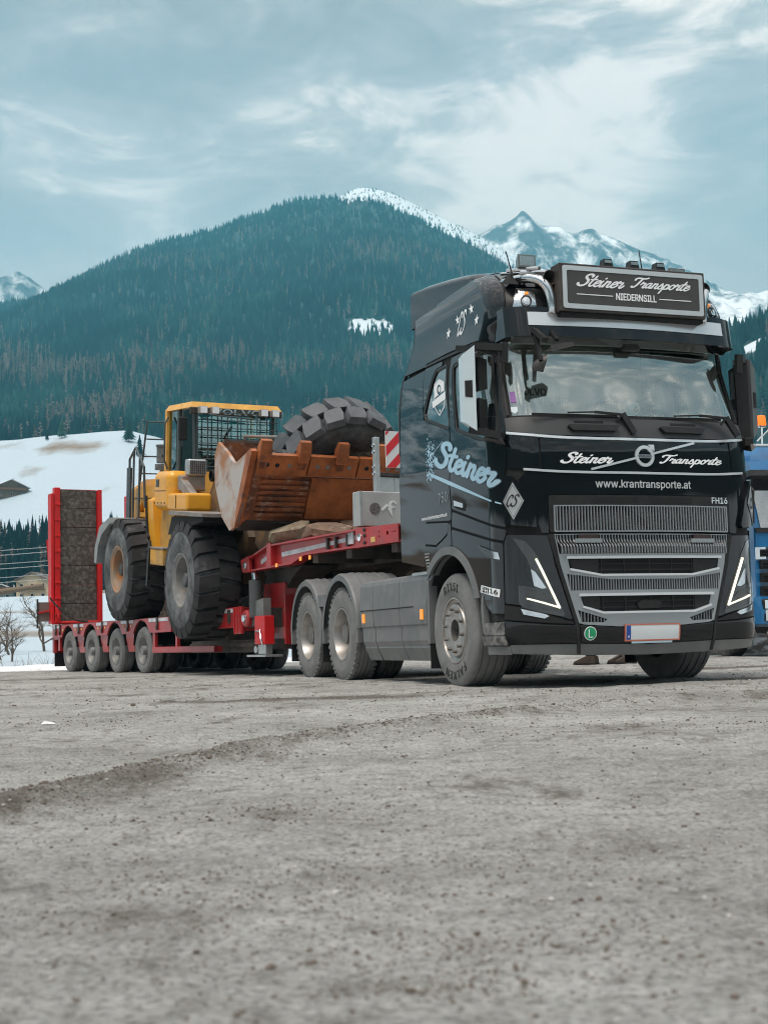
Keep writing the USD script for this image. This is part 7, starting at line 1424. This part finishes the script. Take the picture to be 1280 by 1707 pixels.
# stones and crumbs of mud
g = np.random.default_rng(5)
stone_k = [rock((1, .85, .6), s, .35) for s in (1, 2, 3)]
M1 = mat('pebble_grey', (.26, .255, .24), rough=.9, c2=(.36, .355, .34), scale=2); M2 = mat('mud_crumb', (.10, .080, .066), rough=.95, c2=(.16, .13, .11), scale=2); M3 = mat('pebble_pale', (.46, .45, .43), rough=.85)
Kp = [(stone_k[0], M1), (stone_k[1], M2), (stone_k[2], M3), (stone_k[2], M2)]
n = 9000; py = .7 * np.exp(g.random(n) ** .8 * math.log(30 / .7)); px_ = (g.random(n) - .5) * .72 * py + .0; sz = np.exp(g.normal(-5.75, .45, n)) * np.interp(py, [.7, 4, 12, 30], [.55, .9, 1.35, 1.9]); ix = g.choice(4, n, p=[.42, .25, .10, .23])
n_t = 5200; kt = g.integers(0, 135, n_t); off = g.normal(0, .085, (n_t, 2)) * (1 + (g.random((n_t, 1)) < .25) * 2.2); tp = TRKD[kt] + off; ts = np.exp(g.normal(-5.75, .45, n_t)); ti = g.choice([1, 3, 0], n_t, p=[.5, .35, .15])
pat = []
for (cx, cy, sx, sy, m) in ((.12, 1.95, .10, .10, 200), (-.05, 2.6, .22, .18, 260), (.05, 1.75, .05, .03, 90), (-.42, 2.3, .2, .15, 150), (.06, 1.33, .04, .02, 40), (-.30, 3.6, .12, .1, 110), (1.2, 6.5, .5, .2, 180), (-2.2, 8.2, .5, .25, 160), (2.6, 9.2, .9, .3, 260), (-3.5, 15, 1.6, .6, 260), (.5, 10.8, 2.2, .5, 420), (4.2, 17, 1.5, 1.2, 360), (3.7, 12.4, .8, .9, 260)):
    pat.append(np.c_[g.normal(cx, sx * 1.5, 2 * m), g.normal(cy, sy * 1.3, 2 * m)])
pat = np.vstack(pat); ps = np.exp(g.normal(-5.85, .4, len(pat))) * np.interp(pat[:, 1], [1, 4, 12], [.75, 1.0, 1.9]); pi_ = g.choice([1, 3, 0], len(pat), p=[.5, .35, .15])
XY = np.vstack([np.c_[px_, py], tp, pat]); SZ = np.r_[sz, ts, ps]; IX = np.r_[ix, ti, pi_]; ZZ = yard_h(XY[:, 0], XY[:, 1])
okk = (abs(XY[:, 0]) < np.clip(.9 + XY[:, 1] * .42, 2, 14.5)) & (XY[:, 1] > .75)
scatter('loose_stones', Kp, np.c_[XY, ZZ + SZ * .25][okk], IX[okk], SZ[okk], (g.random(len(IX)) * 6.28)[okk], 'loose stones and dark crumbs of mud strewn over the yard', 'stones')
lp = thing('paper_scrap', 'crumpled white scrap of paper lying on the gravel at the left', 'litter', (-1.98, 8.0, .010), 20, scale=(.45, .45, .45))
obj('paper_sheet', hull([(-.07, -.03, 0), (.08, -.03, .0), (-.05, .04, .0), (.07, .03, .02), (-.02, 0, .035), (.05, .0, .02)]), SNOWM, lp); obj('paper_fold', hull([(.02, -.06, .0), (.12, -.05, .0), (.09, -.01, .018), (.03, -.02, .01)]), SNOWM, lp)
# haze
obj('haze', bx(-3700, 3700, -1900, 4900, -4, 1480), usdkit.material(stage, '/World/Looks/air', {'v': ('principled_volume', {'color': (.20, .74, 1.0), 'density': HAZE, 'anisotropy': 0.0})}, [], volume='v.volume'), label='thin blue haze filling the valley', cat='haze', kind='stuff')
